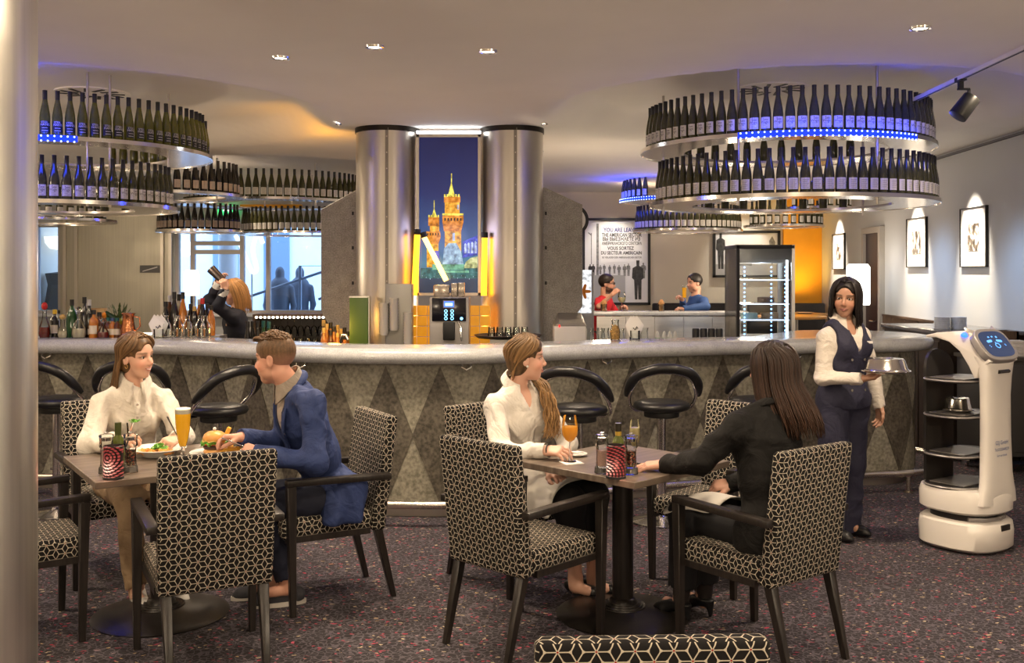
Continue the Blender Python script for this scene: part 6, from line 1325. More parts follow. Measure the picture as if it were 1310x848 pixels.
for i in range(400):                         # swept from the side parting to the nape
    sgn = -1 if rng.random() < 0.4 else 1; o_ = rng.uniform(0.010, 0.020); y0 = rng.uniform(-0.08, 0.068); top = (-0.012 + sgn * rng.uniform(0, 0.01), y0, 0.035 + (0.083 + o_) * math.sqrt(max(0.05, 1 - ((y0 + 0.012) / 0.110) ** 2)))
    a1 = sgn * rng.uniform(52, 175); p1 = skull_pt(a1 * 0.82, 46, o_); p2 = skull_pt(a1 + sgn * 12, 10, o_ + 0.003); p3 = skull_pt(sgn * max(118, min(178, abs(a1) + 34)), -34, o_ + 0.004)
    L_.append(([top, p1, p2, p3, (p3[0] * 0.5 - 0.01, -0.075, -0.105), (-0.035, -0.065, -0.13)], rng.uniform(0.0032, 0.0056)))
G_ = [hd.inv(npv(p)) for p in ((0.000, 5.50, 1.135), (0.050, 5.570, 1.130), (0.110, 5.580, 1.125), (0.165, 5.530, 1.085), (0.195, 5.475, 1.015), (0.212, 5.445, 0.940), (0.218, 5.425, 0.875), (0.212, 5.410, 0.825))]
for i in range(220):                         # wavy fall over her left shoulder, down the chest
    a, b_, c_ = rng.uniform(-1, 1, 3); ph = rng.uniform(0, 6.28); m_ = rng.integers(6, 9); pts = []
    for t, g_ in enumerate(G_[:m_]):
        wd = 0.012 + 0.006 * t; pts.append((g_[0] + a * wd * 0.8 + 0.014 * math.sin(2.6 * t + ph), g_[1] + b_ * wd * 0.8 + 0.014 * math.cos(2.6 * t + ph), g_[2] + c_ * wd * 0.35))
    L_.append((pts, rng.uniform(0.0032, 0.006)))
hair_locks(w2.root, w2.base, hd, 'honey_blond', HB, L_, HT)
e = hd.P(0.080, -0.002, -0.036); w2.part('pearl_earring', MB().ell(e, 0.0065), mat('pearl', (0.8, 0.75, 0.7), 0.2))
# ---------------- woman in the black jacket, seen from behind
Rh = rotm(yaw_of(-0.80, 0.60), R(-2), R(0))
hd = Head((1.20, 4.70, 1.245), Rh, 1.0, skin=(0.60, 0.34, 0.25))
J = dict(P=(1.16, 4.56, 0.565), N=(1.17, 4.655, 1.075), SL=(1.015, 4.545, 1.005), SR=(1.315, 4.785, 1.005), EL=(0.850, 4.585, 0.845), ER=(1.335, 4.92, 0.76), WL=(0.715, 4.76, 0.800), WR=(1.08, 4.98, 0.665),
         HL=(1.08, 4.60, 0.53), HR=(1.20, 4.72, 0.53), KL=(0.84, 4.90, 0.535), KR=(0.98, 5.02, 0.535), AL=(0.83, 4.99, 0.105), AR=(0.955, 5.06, 0.105))
w3 = Fig('dark haired woman in a black jacket seen from behind, hand on the table', (1.16, 4.56, 0), (-0.60, 0.80), J, hd)
w3.body({'L': dict(d=(-0.85, 0.15, -0.10), n=(-0.05, -0.15, 1), thumb=1, curl=0.16, spread=0.1), 'R': dict(d=(-0.75, 0.1, -0.1), n=(0.2, -0.4, 0.8), thumb=-1, curl=0.6)})
JB = mat('black_jacket_cloth', (0.0085, 0.0080, 0.0078), 0.8, spec=0.25, var=0.1, vscale=20, bump=0.4, bscale=8)
sd = SDF(); w3.torso(sd, 0.026, 0.3, 1.05, low=0.04); w3.sleeves(sd, [0.064, 0.058, 0.045], 0.035); w3.neckcut(sd, 0.068); sd.disp = wave_disp(0.0036, 33, 26); sd.clips = [half((0, 0, 0.46), (0, 0, -1))]; w3.wear('jacket', sd, JB, 0.0075)
n_ = w3.J['N']; w3.part('jacket_collar', MB().tube([n_ + w3.T @ V3(0.080 * math.sin(a), 0.078 * math.cos(a), 0.010 - 0.03 * math.cos(a)) for a in np.linspace(R(50), R(310), 18)], 0.014, 10, flat=1.7), JB)
sd = SDF(); w3.torso(sd, 0.004); w3.legs(sd, [0.098, 0.080, 0.066], 0.04, cut=0.22); sd.clips = [half((0, 0, 0.62), (0, 0, 1))]; w3.wear('trousers', sd, BLKT, 0.009)
sd = SDF()
for q in 'LR': a = w3.J['A' + q]; sd.cone(lerp(a, w3.J['K' + q], 0.35), a - V3(0, 0, 0.035), 0.052, 0.039, 0.02)
w3.wear('stockings', sd, mat('black_nylon', (0.020, 0.015, 0.014), 0.5), 0.008)
for q in 'LR': a = w3.J['A' + q]; shoe(w3.root, w3.base, (a[0] + 0.035, a[1] - 0.055, 0), (a[0] - 0.13, a[1] + 0.10, 0), mat('black_shoe_leather'), None, high=0.04, hgt=0.035, wdt=0.036)
HB = (0.014, 0.008, 0.0055); HT = (0.045, 0.020, 0.011)
sd = cap_sdf(hd, 0.012, 0.0, back=-0.115); sdf_object('hair', sd, 0.006, hair_mat('dark_brown', HB), w3.root, None, w3.base, paint_hair(HB, 4), 1)
L_ = []
for i in range(620):                         # straight hair to the shoulder blades
    az = rng.uniform(-180, 180); s_ = 1 if az > 0 else -1; az = s_ * max(48, abs(az)); o_ = rng.uniform(0.010, 0.022); y0 = rng.uniform(-0.075, 0.05)
    top = (s_ * rng.uniform(0, 0.01), y0, 0.035 + (0.083 + o_) * math.sqrt(max(0.05, 1 - ((y0 + 0.012) / 0.112) ** 2))); p1 = skull_pt(az * 0.85, 46, o_); p2 = skull_pt(az, 10, o_ + 0.004); ln = rng.uniform(0.27, 0.335)
    p3 = (p2[0] * 1.10, p2[1] * 1.0 - 0.010, -0.05); bk = -0.035 - max(0, -p2[1]) * 0.25
    L_.append(([top, p1, p2, p3, (p2[0] * 1.22, p2[1] + bk * 0.8, -0.13), (p2[0] * 1.25 + rng.uniform(-0.01, 0.01), p2[1] * 0.9 + bk * 1.5, -0.20), (p2[0] * 1.15 + rng.uniform(-0.015, 0.015), p2[1] * 0.85 + bk * 1.9, 0.03 - ln)], rng.uniform(0.0034, 0.0058)))
hair_locks(w3.root, w3.base, hd, 'dark_brown', HB, L_, HT)
# ---------------- waitress
Rh = rotm(yaw_of(-0.42, -0.90), R(-4), R(-4))
hd = Head((2.128, 6.48, 1.530), Rh, 1.02, skin=(0.43, 0.235, 0.155), lip=(0.33, 0.11, 0.095), brow=(0.025, 0.015, 0.010), smile=0.004, jaw=1.05)
J = dict(P=(2.12, 6.50, 0.92), N=(2.125, 6.51, 1.375), SR=(1.985, 6.445, 1.290), SL=(2.265, 6.595, 1.290), ER=(1.955, 6.38, 1.03), EL=(2.36, 6.66, 1.06), WR=(2.135, 6.235, 1.045), WL=(2.385, 6.60, 0.835),
         HR=(2.04, 6.46, 0.88), HL=(2.20, 6.54, 0.88), KR=(2.035, 6.44, 0.48), KL=(2.185, 6.57, 0.48), AR=(2.01, 6.49, 0.10), AL=(2.165, 6.62, 0.10))
w4 = Fig('waitress in a navy waistcoat and white shirt holding a silver cloche', (2.12, 6.52, 0), (0.45, -0.89), J, hd)
w4.body({'R': dict(d=(0.80, -0.35, 0.10), n=(0.0, -0.1, -1), thumb=1, curl=0.35, spread=0.15), 'L': dict(d=(0.02, -0.12, -0.95), n=(0.85, 0.3, 0.0), thumb=1, curl=0.35)}, legr=(0.075, 0.055, 0.04), bust=1.0)
hd.eyes(w4.root, w4.base)
WSH = COT('white_service_shirt', (0.58, 0.53, 0.47)); NV = mat('navy_uniform', (0.017, 0.017, 0.040), 0.75, var=0.08, vscale=25, bump=0.3, bscale=8)
sd = SDF(); w4.torso(sd, 0.010, 1.0); w4.sleeves(sd, [0.052, 0.050, 0.036], 0.028); w4.neckcut(sd, 0.056); w4.vee(sd, 0.20, 0.042); sd.disp = wave_disp(0.0036, 43, 32); w4.wear('shirt', sd, WSH, 0.0075)
loft_collar(w4.root, w4.base, w4.J['N'] + w4.z * 0.036, np.stack([w4.x, w4.y, w4.z], 1), 0.060, 0.090, 0.046, 0.040, WSH, gap=32, tilt=0.5)
for q in 'LR':
    e, wq = w4.J['E' + q], w4.J['W' + q]; d = unit(wq - e); w4.part('cuff', MB().tube([wq - d * 0.055, wq - d * 0.02, wq + d * 0.006], [0.041, 0.039, 0.038], 18, caps=False), WSH)
sd = SDF(); P_, N_ = w4.J['P'], w4.J['N']; w4.torso(sd, 0.027, 1.0, low=0.03); w4.neckcut(sd, 0.085); w4.vee(sd, 0.42, 0.085)
for q in 'LR': S_ = w4.J['S' + q]; sgn = 1 if q == 'R' else -1; sd.ell(S_ + w4.x * 0.035 * sgn - w4.z * 0.03, V3(0.075, 0.13, 0.15), w4.T, 0.006, True)
sd.clips = [half((0, 0, 0.835), (0, 0, -1))]; sd.disp = wave_disp(0.002, 47, 26); vst = w4.wear('waistcoat', sd, NV, 0.0075)
for off in (-0.055, 0.055): w4.buttons(sd, (0.50, 0.72, 0.92), mat('silver_button', (0.75, 0.72, 0.68), 0.2, 1.0), 0.009, off, 0.004)
p = surf(sd, lerp(N_, P_, 0.26) - w4.x * 0.085, w4.y, 0.3); w4.part('name_tag', MB().box(p + w4.y * 0.004, (0.05, 0.006, 0.016), M=Matrix(w4.T.tolist())), mat('white_tag', (0.75, 0.73, 0.70), 0.4))
sd = SDF(); w4.torso(sd, 0.008); [sd.chain([w4.J['H' + q], w4.J['K' + q], w4.J['A' + q] - V3(0, 0, 0.07)], [0.106, 0.094, 0.104], 0.04) for q in 'LR']; sd.disp = wave_disp(0.0034, 53, 20); sd.clips = [half((0, 0, 0.93), (0, 0, 1)), half((0, 0, 0.022), (0, 0, -1))]; w4.wear('trousers', sd, NV, 0.009)
for q in 'LR': a = w4.J['A' + q]; shoe(w4.root, w4.base, (a[0] - 0.055, a[1] + 0.06, 0), (a[0] + 0.125, a[1] - 0.135, 0), mat('black_shoe_leather'), None, hgt=0.095, wdt=0.048)
HB = (0.011, 0.007, 0.006)
sd = cap_sdf(hd, 0.012, 0.0, back=-0.115); sdf_object('hair', sd, 0.006, hair_mat('black_brown', HB), w4.root, None, w4.base, paint_hair(HB, 5), 1)
L_ = []
for i in range(460):
    s_ = -1 if rng.random() < 0.5 else 1; az = s_ * rng.uniform(46, 178); o_ = rng.uniform(0.010, 0.020); y0 = rng.uniform(-0.07, 0.062)
    top = (s_ * rng.uniform(0, 0.012), y0, 0.035 + (0.083 + o_) * math.sqrt(max(0.05, 1 - ((y0 + 0.012) / 0.110) ** 2))); p1 = skull_pt(az * 0.82, 46, o_); p2 = skull_pt(az, 6, o_ + 0.002); ln = rng.uniform(0.15, 0.27) if abs(az) < 100 else rng.uniform(0.22, 0.30)
    L_.append(([top, p1, p2, (p2[0] * 1.05, p2[1] - 0.012, -0.06), (p2[0] * 1.10, p2[1] - 0.03, -0.11), (p2[0] * 1.12, p2[1] - 0.055, 0.02 - ln)], rng.uniform(0.0032, 0.0056)))
hair_locks(w4.root, w4.base, hd, 'black_brown', HB, L_)
# ---------------------------------------------------------------- behind the bar
INOX = make_brushed('kitchen_steel', (0.62, 0.60, 0.57), 0.3, (2, 2, 30))
wc = thing('work_counter', 'low steel work counter behind the bar top', 'counter', (-0.3, 8.72, 0))
MB().box((-0.35, 0, 0.925), (4.9, 0.46, 0.04)).obj('worktop', INOX, wc); MB().box((-0.35, 0, 0.4525), (4.8, 0.42, 0.905)).obj('cabinet', mat('dark_cabinet', (0.03, 0.028, 0.026), 0.5), wc)
ZW = 0.945; ZB = 1.18
# coffee machine
DM = 8.66; xm = XD(576, DM); cm = thing('coffee_machine', 'bean-to-cup coffee machine with a lit blue display', 'coffee machine', (xm, DM, ZW)); hM = W(0, 380, DM).z - ZW
MB().box((0, 0.02, hM / 2), (0.33, 0.34, hM)).obj('housing', mat('machine_grey', (0.42, 0.40, 0.38), 0.35, 0.3), cm, bevel=0.01)
MB().box((0, -0.16, hM - 0.10), (0.285, 0.03, 0.195)).obj('front_panel', mat('black_panel', (0.008, 0.008, 0.014), 0.15), cm, bevel=0.004)
MB().box((0, -0.178, hM - 0.055), (0.098, 0.006, 0.062)).obj('display_frame', mat('display_frame_grey', (0.25, 0.26, 0.3), 0.3), cm); MB().box((0, -0.182, hM - 0.055), (0.080, 0.004, 0.046)).obj('display', emat('blue_display', (0.05, 0.16, 1.0), 2.2), cm); MB().box((0, -0.185, hM - 0.057), (0.060, 0.002, 0.022)).obj('display_text', emat('display_white', (0.6, 0.75, 1.0), 2.0), cm)
for i in range(3):
    for sx in (-0.026, 0.026): MB().tube([(sx + 0.0115 * math.cos(a), -0.178, hM - 0.112 - i * 0.031 + 0.0115 * math.sin(a)) for a in np.linspace(0, 6.283, 14, endpoint=False)], 0.0032, 6, closed=True).obj('lit_button', emat('button_cyan', (0.25, 0.65, 1.0), 2.5), cm)
MB().cyl((0.105, -0.170, hM - 0.175), (0.105, -0.180, hM - 0.175), 0.013, n=14).obj('lit_button', emat('button_cyan'), cm)
MB().box((0.0, -0.17, hM - 0.28), (0.10, 0.05, 0.15)).obj('spout', BLACK, cm, bevel=0.008)
MB().tube([(0.075, -0.175, hM - 0.20), (0.10, -0.19, hM - 0.24), (0.105, -0.19, hM - 0.36)], 0.008, 8).obj('steam_wand', CHROME, cm)
for x, w_, h_ in ((-0.075, 0.13, 0.105), (0.035, 0.055, 0.12), (0.095, 0.055, 0.125)): MB().box((x, 0.05, hM + h_ / 2), (w_, 0.14, h_)).obj('bean_hopper', mat('hopper_steel', (0.45, 0.40, 0.34), 0.2, 0.8), cm, bevel=0.008)
# cup towers
ct = thing('cup_dispenser', 'tall steel cup dispenser with stacks of cups beside the coffee machine', 'dispenser', (XD(508, 8.72), 8.72, ZW)); hC = W(0, 363, 8.72).z - ZW
MB().box((0.02, 0.03, hC / 2), (0.22, 0.20, hC)).obj('cabinet', mat('dispenser_grey', (0.34, 0.33, 0.30), 0.4, 0.5), ct, bevel=0.006)
for x, h_ in ((-0.10, 0.52), (-0.015, 0.56), (0.105, 0.44)):
    for k in range(11): MB().lathe([(0.030, 0.0), (0.041, 0.035), (0.038, 0.035)], (x, -0.10, h_ - 0.30 + k * 0.024), n=16).obj('cup', mat('pale_cup', (0.55, 0.53, 0.50), 0.4), ct)
# lower orange-lit tiles behind the machine
tb_ = thing('tile_splashback', 'amber glazed tiles glowing behind the coffee machine', 'tiles', (XD(576, 8.93), 8.93, 0.945))
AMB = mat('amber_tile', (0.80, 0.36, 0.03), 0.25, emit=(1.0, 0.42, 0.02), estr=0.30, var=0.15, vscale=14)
for i in range(8):
    for j in range(5): MB().box((-0.34 + i * 0.092, 0, 0.05 + j * 0.092), (0.087, 0.02, 0.087)).obj('tile', AMB, tb_, bevel=0.003, seg=1)
# green tap cabinet with tap
gc = thing('green_cabinet', 'olive green cabinet door standing open behind the bar', 'cabinet', (XD(460, 8.6), 8.6, ZW))
MB().box((0, 0, 0.27), (0.165, 0.05, 0.54)).obj('door_panel', mat('olive_green', (0.085, 0.150, 0.025), 0.45), gc, bevel=0.004); MB().box((0.08, 0.01, 0.27), (0.012, 0.07, 0.55)).box((0, 0.01, 0.545), (0.17, 0.07, 0.012)).obj('edge_trim', STEEL_W, gc)
tp_ = tag(MB().tube([(0, 0, 0), (0, 0, 0.15), (0.02, -0.02, 0.19), (0.05, -0.04, 0.19), (0.07, -0.05, 0.15)], 0.012, 10).obj('water_tap', CHROME, loc=(XD(436, 8.5), 8.5, ZW + 0.04)), 'curved chrome water tap beside the green cabinet', 'tap')
# upturned glasses on a tray
ty = thing('serving_tray', 'dark oval tray on the bar carrying upturned tumblers', 'tray', (XD(650, 8.6), 8.6, ZW + 0.20)); MB().lathe([(0, 0), (0.26, 0), (0.29, 0.025), (0.285, 0.027), (0.255, 0.006), (0, 0.006)], n=32).obj('dish', mat('tray_dark', (0.05, 0.045, 0.04), 0.4), ty); MB().box((0, 0, -0.1), (0.3, 0.25, 0.2)).obj('stand', INOX, ty)
tum = MB().lathe([(0.030, 0.0), (0.033, 0.0), (0.026, 0.085), (0, 0.085), (0, 0.078), (0.023, 0.078), (0.030, 0.0)], n=14).mesh('tumbler', CLEAR)
for k in range(10): o = bpy.data.objects.new('tumbler', tum); C.objects.link(o); o.location = (XD(650, 8.6) - 0.14 + 0.07 * (k % 5), 8.55 + 0.08 * (k // 5), ZW + 0.207); tag(o, 'upturned clear tumbler on the dark oval tray', 'glass', 'tumblers on the tray')
# bottles, decanters and glasses on the bar
GRN, BRN = mat('green_spirit_glass', (0.015, 0.075, 0.020), 0.08, coat=0.5), mat('brown_spirit_glass', (0.10, 0.032, 0.008), 0.08, coat=0.5)
AMBR, RUBY, PALE, DKB = mat('amber_spirit', (0.42, 0.14, 0.015), 0.08, coat=0.5), mat('ruby_spirit', (0.16, 0.012, 0.010), 0.08, coat=0.5), mat('pale_spirit', (0.55, 0.50, 0.40), 0.08, coat=0.5), mat('black_spirit', (0.010, 0.009, 0.009), 0.1, coat=0.5)
CAPC = {k: mat('cap_' + k, c, 0.4) for k, c in dict(red=(0.5, 0.02, 0.02), yellow=(0.65, 0.42, 0.03), black=(0.012, 0.012, 0.012), gold=(0.5, 0.33, 0.10), silver=(0.5, 0.5, 0.5), teal=(0.01, 0.10, 0.09), blue=(0.03, 0.06, 0.16)).items()}
def spirit(px, d, z, h, r, m, cap, label, shape='s', lab=None, group=None):
    t = thing('spirit_bottle' if shape != 'd' else 'decanter', label, 'bottle' if shape != 'd' else 'decanter', (XD(px, d), d, z), group=group)
    if shape == 's': pr = [(0, 0), (r, 0), (r, h * 0.58), (r * 0.85, h * 0.66), (0.013, h * 0.76), (0.012, h * 0.88), (0, h * 0.88)]
    elif shape == 'w': pr = [(0, 0), (r, 0), (r, h * 0.5), (r * 0.8, h * 0.62), (0.014, h * 0.8), (0.013, h * 0.9), (0, h * 0.9)]
    else: pr = [(0, 0), (r * 0.85, 0), (r, h * 0.12), (r * 0.92, h * 0.30), (r * 0.45, h * 0.52), (0.016, h * 0.62), (0.015, h * 0.74), (0.022, h * 0.76), (0, h * 0.76)]
    if shape == 'd':
        MB().lathe(pr, n=20).obj('glass', CLEAR, t); MB().lathe([(0, 0.004)] + [(q[0] * 0.92, max(q[1], 0.004)) for q in pr[1:4]] + [(0, h * 0.30)], n=16).obj('spirit', m, t); MB().ell((0, 0, h * 0.88), (0.024, 0.024, h * 0.11), 10, 8).obj('stopper', GLASS if cap == 'glass' else CAPC[cap], t)
    else:
        MB().lathe(pr, n=16).obj('glass', m, t); MB().cyl((0, 0, h * 0.84), (0, 0, h), 0.0165, n=12).obj('cap', CAPC[cap], t)
        if lab is not None: MB().lathe([(r + 0.0006, h * 0.14), (r + 0.0006, h * 0.44)], n=10, a0=R(-150), a1=R(-30)).obj('paper_label', lab, t)
CRM = mat('cream_label', (0.62, 0.55, 0.42), 0.6); GRPL = 'spirits at the column end of the bar'
for px, d, h, r, m, cap, lab, sh, lb_ in [
    (57, 8.05, 0.285, 0.045, RUBY, 'red', 'decanter bottle with a tall red cap at the column end of the bar', 'd', None), (70, 8.15, 0.22, 0.035, DKB, 'yellow', 'dark liqueur bottle with a yellow cap at the column end of the bar', 's', CRM),
    (80, 8.02, 0.19, 0.038, PALE, 'gold', 'slim clear decanter with a gold neck on the bar', 'd', None), (92, 8.16, 0.30, 0.045, GRN, 'black', 'large green spirit bottle standing behind the decanters', 'w', None),
    (101, 8.04, 0.25, 0.058, PALE, 'glass', 'big round cut crystal decanter on the bar', 'd', None), (108, 8.15, 0.32, 0.030, DKB, 'black', 'tall bottle with a black bulb stopper behind the crystal decanter', 's', None),
    (120, 8.06, 0.22, 0.036, AMBR, 'black', 'amber whisky bottle with black cap beside the crystal decanter', 's', CRM), (127, 8.12, 0.20, 0.034, BRN, 'black', 'brown liqueur bottle with a black stopper in front of the wooden box', 's', CRM),
    (114, 8.14, 0.30, 0.032, DKB, 'silver', 'dark bottle with a silver cap in front of the wooden box', 's', None), (132, 8.02, 0.16, 0.048, RUBY, 'glass', 'squat decanter of dark red liqueur on the bar', 'd', None)]:
    spirit(px, d, ZB, h, r, m, cap, lab, sh, lb_)
for px in (117, 138, 144, 150): spirit(px, 8.1, ZB, 0.155, 0.030, BRN if px % 4 else AMBR, 'teal' if px != 144 else 'blue', 'little flavoured spirit bottle near the round lamp-lit shelf', 's', CRM, GRPL)
bx_ = thing('wooden_crate', 'small pale wooden presentation box behind the spirits', 'box', (XD(120, 8.2), 8.2, ZB)); YW_ = make_wood('pale_box_wood', (0.30, 0.18, 0.07), (0.42, 0.26, 0.11), 0.5, (30, 3, 3))
MB().box((0, 0, 0.115), (0.20, 0.05, 0.23)).obj('case', YW_, bx_, bevel=0.003); MB().box((-0.05, -0.027, 0.115), (0.09, 0.004, 0.21)).box((0.05, -0.027, 0.115), (0.09, 0.004, 0.21)).obj('lid_panel', mat('lid_wood', (0.46, 0.30, 0.13), 0.5), bx_)
# citrus and herb planter, copper shaker set
pl_ = thing('herb_pot', 'dark green herbs and citrus arranged behind the copper jug', 'plant', (XD(152, 8.2), 8.2, ZB)); MB().lathe([(0, 0), (0.06, 0), (0.08, 0.10), (0.075, 0.10), (0.055, 0.01), (0, 0.01)], n=20).obj('pot', mat('dark_pot', (0.03, 0.035, 0.02), 0.5), pl_)
mb = MB()
for q in range(90):
    a, e = rp.uniform(0, 6.28), rp.uniform(0.2, 1.5); d = Vector((math.cos(a) * math.cos(e), math.sin(a) * math.cos(e) * 0.6, math.sin(e))); p = Vector((0, 0, 0.09)) + d * rp.uniform(0.05, 0.17); s_ = d.cross(Vector((0.1, 0, 1))).normalized() * 0.012; mb.add([p - d * 0.03, p - s_, p + d * 0.035, p + s_], [(0, 1, 2, 3)])
fo = mb.obj('foliage', mat('dark_herb', (0.035, 0.065, 0.012), 0.6, var=0.4, vscale=30), pl_, smooth=False); fo['kind'] = 'stuff'
MB().tube([(-0.13, 0, 0.20), (-0.06, 0, 0.16), (0.0, 0, 0.12)], [0.02, 0.026, 0.02], 10).obj('cucumber', mat('cucumber_green', (0.02, 0.06, 0.012), 0.4), pl_); MB().ell((0.03, -0.05, 0.12), 0.03, 12, 8).obj('lime', mat('lime', (0.25, 0.26, 0.01), 0.4), pl_); MB().ell((-0.11, -0.02, 0.17), (0.018, 0.018, 0.03), 10, 8).obj('orange_peel', mat('orange_peel', (0.8, 0.25, 0.01), 0.5), pl_)
cj = thing('copper_jug', 'hammered copper jug beside the herbs', 'jug', (XD(164, 8.05), 8.05, ZB)); COP = mat('copper', (0.62, 0.25, 0.12), 0.2, 1.0, bump=0.3, bscale=60)
MB().lathe([(0, 0), (0.055, 0), (0.06, 0.03), (0.045, 0.13), (0.042, 0.17), (0.055, 0.195), (0.052, 0.195), (0.038, 0.17), (0, 0.16)], n=20).obj('body', COP, cj); MB().tube([(0.045, 0, 0.17), (0.09, 0, 0.16), (0.095, 0, 0.09), (0.055, 0, 0.05)], 0.006, 8).obj('handle', COP, cj)
ls = tag(MB().box((0, 0, 0.02), (0.42, 0.02, 0.018), R(6)).obj('light_strip', emat('warm_strip', (1.0, 0.75, 0.45), 8), loc=(XD(160, 8.22), 8.22, ZB)), 'warm light strip glowing on the back of the bar top', 'light')
# napkin holders
def napkin_fan(px, d, label):
    t = thing('napkin_holder', label, 'napkins', (XD(px, d), d, ZB)); MB().lathe([(0, 0), (0.04, 0), (0.042, 0.07), (0.040, 0.07), (0.038, 0.005), (0, 0.005)], n=18).obj('glass', CLEAR, t)
    for k, a in enumerate((-0.35, -0.1, 0.2)): MB().add([Vector((x * math.cos(a) - 0.0, 0.012 * k - 0.012, z)) + Vector((math.sin(a) * z * 0.5, 0, 0)) for x, z in ((-0.035, 0.01), (0.035, 0.01), (0.062, 0.11), (0.0, 0.185), (-0.062, 0.11))], [(0, 1, 2, 3, 4)]).obj('napkin', mat('crisp_napkin', (0.78, 0.76, 0.72), 0.8), t, smooth=False).modifiers.new('s', 'SOLIDIFY').thickness = 0.004
    MB().tube([(-0.015, -0.02, 0.09), (0.0, -0.02, 0.075), (0.015, -0.02, 0.10), (0.022, -0.02, 0.085)], 0.004, 6).obj('printed_mark', LABT, t)
napkin_fan(203, 8.05, 'glass of folded white napkins among the carafes'); napkin_fan(812, 7.86, 'glass of folded white napkins near the tea jar')
GRC = 'clear carafes along the bar'
for k, px in enumerate((213, 226, 240, 254, 263)):
    t = thing('carafe', 'clear glass carafe in the row before the dark bottles', 'carafe', (XD(px, 8.08), 8.08 + 0.04 * (k % 2), ZB), group=GRC); MB().lathe([(0, 0), (0.038, 0), (0.040, 0.08), (0.034, 0.11), (0.016, 0.135), (0.016, 0.17), (0.021, 0.175)], n=18).obj('glass', CLEAR, t); MB().lathe([(0, 0.004), (0.035, 0.004), (0.036, 0.07), (0, 0.07)], n=16).obj('water', GLASS, t)
sh_ = thing('bottle_step', 'steel bottle step holding the tall dark bottles', 'shelf', (XD(238, 8.45), 8.45, 0)); MB().box((0, 0.0, 1.16), (0.62, 0.22, 0.03)).obj('shelf', INOX, sh_)
for x in (-0.28, 0.28): MB().box((x, 0.0, 0.572), (0.03, 0.06, 1.143)).obj('leg', INOX, sh_)
for k, (px, h, m, cap) in enumerate([(212, 0.28, DKB, 'black'), (217, 0.33, BRN, 'silver'), (223, 0.36, DKB, 'black'), (229, 0.34, PALE, 'black'), (234, 0.36, AMBR, 'black'), (244, 0.26, DKB, 'black'), (249, 0.24, DKB, 'gold'), (255, 0.30, AMBR, 'silver'), (259, 0.31, DKB, 'red'), (265, 0.26, DKB, 'black'), (270, 0.25, AMBR, 'black')]):
    spirit(px, 8.4 + 0.06 * (k % 2), 1.176, h, 0.034, m, cap, {'red': 'dark bottle with a red cap in the tall row before the barmaid', 'gold': 'black bottle with a gold band in the tall row before the barmaid'}.get(cap, {id(DKB): 'near-black tall bottle', id(BRN): 'brown tall bottle', id(PALE): 'pale clear tall bottle', id(AMBR): 'amber tall bottle'}[id(m)] + ' in the row before the barmaid'), 'w', CRM if k % 2 else None, 'tall bottles before the barmaid')
for k, (px, cap) in enumerate([(317, 'black'), (323, 'black'), (330, 'black'), (337, 'teal'), (344, 'teal')]): spirit(px, 8.55 + 0.085 * (k % 2), ZW, 0.34, 0.033, DKB if k < 3 else GRN, cap, 'dark wine bottle beside the barmaid' if k < 3 else 'green sparkling bottle beside the glass rack', 'w', CRM, 'opened wines behind the bar')
for k in range(12): spirit(414 + (k % 4) * 9.0 + 4.0 * (k // 4 % 2), 8.82 - 0.07 * (k // 4), ZW, 0.34 - 0.022 * (k % 4) - 0.03 * (k // 4), 0.028, AMBR if k % 3 else BRN, 'black' if k % 2 else 'gold', 'amber liqueur bottle glowing in front of the zinc plate', 's', None, 'amber liqueurs by the zinc plate')
lamp('liqueur_glow', 'POINT', (XD(428, 8.5), 8.5, 1.25), 2.5, (1.0, 0.5, 0.1), size=0.05)
# glass rack at the back
gr = thing('glass_rack', 'lit wooden rack of hanging wine glasses under the window', 'rack', (XD(378, 10.5), 10.5, 0)); MB().box((0, 0, 1.255), (0.80, 0.34, 0.03)).obj('top_shelf', mat('rack_wood', (0.10, 0.06, 0.035), 0.5), gr); MB().box((0, 0, 0.93), (0.80, 0.34, 0.03)).obj('bottom_shelf', mat('rack_wood'), gr)
for x in (-0.39, 0.39): MB().box((x, 0, 0.62), (0.02, 0.34, 1.24)).obj('side', mat('rack_wood'), gr)
MB().box((0, 0.16, 1.09), (0.78, 0.01, 0.30)).obj('back_panel', mat('rack_back', (0.09, 0.075, 0.065), 0.5), gr)
for k in range(18): MB().ell((-0.36 + k * 0.0424, -0.172, 1.24), (0.014, 0.006, 0.012), 8, 6).obj('bulb', emat('rack_bulb', (1.0, 0.85, 0.66), 7), gr)
hg = MB().lathe([(0.0, 0.20), (0.032, 0.198), (0.005, 0.19), (0.004, 0.115), (0.028, 0.095), (0.036, 0.05), (0.030, 0.0)], n=14).mesh('hanging_glass', CLEAR)
for k in range(11): o = bpy.data.objects.new('hanging_wine_glass', hg); C.objects.link(o); o.location = (gr.location.x - 0.34 + k * 0.068, 10.44, 1.04); tag(o, 'wine glass hanging upside down in the lit rack', 'glass', 'glasses in the lit rack')
for k in range(9): o = bpy.data.objects.new('tumbler', tum); C.objects.link(o); o.location = (gr.location.x - 0.30 + k * 0.075, 10.40, 0.946); tag(o, 'tumbler standing on the lower board of the lit rack', 'glass', 'tumblers in the lit rack')
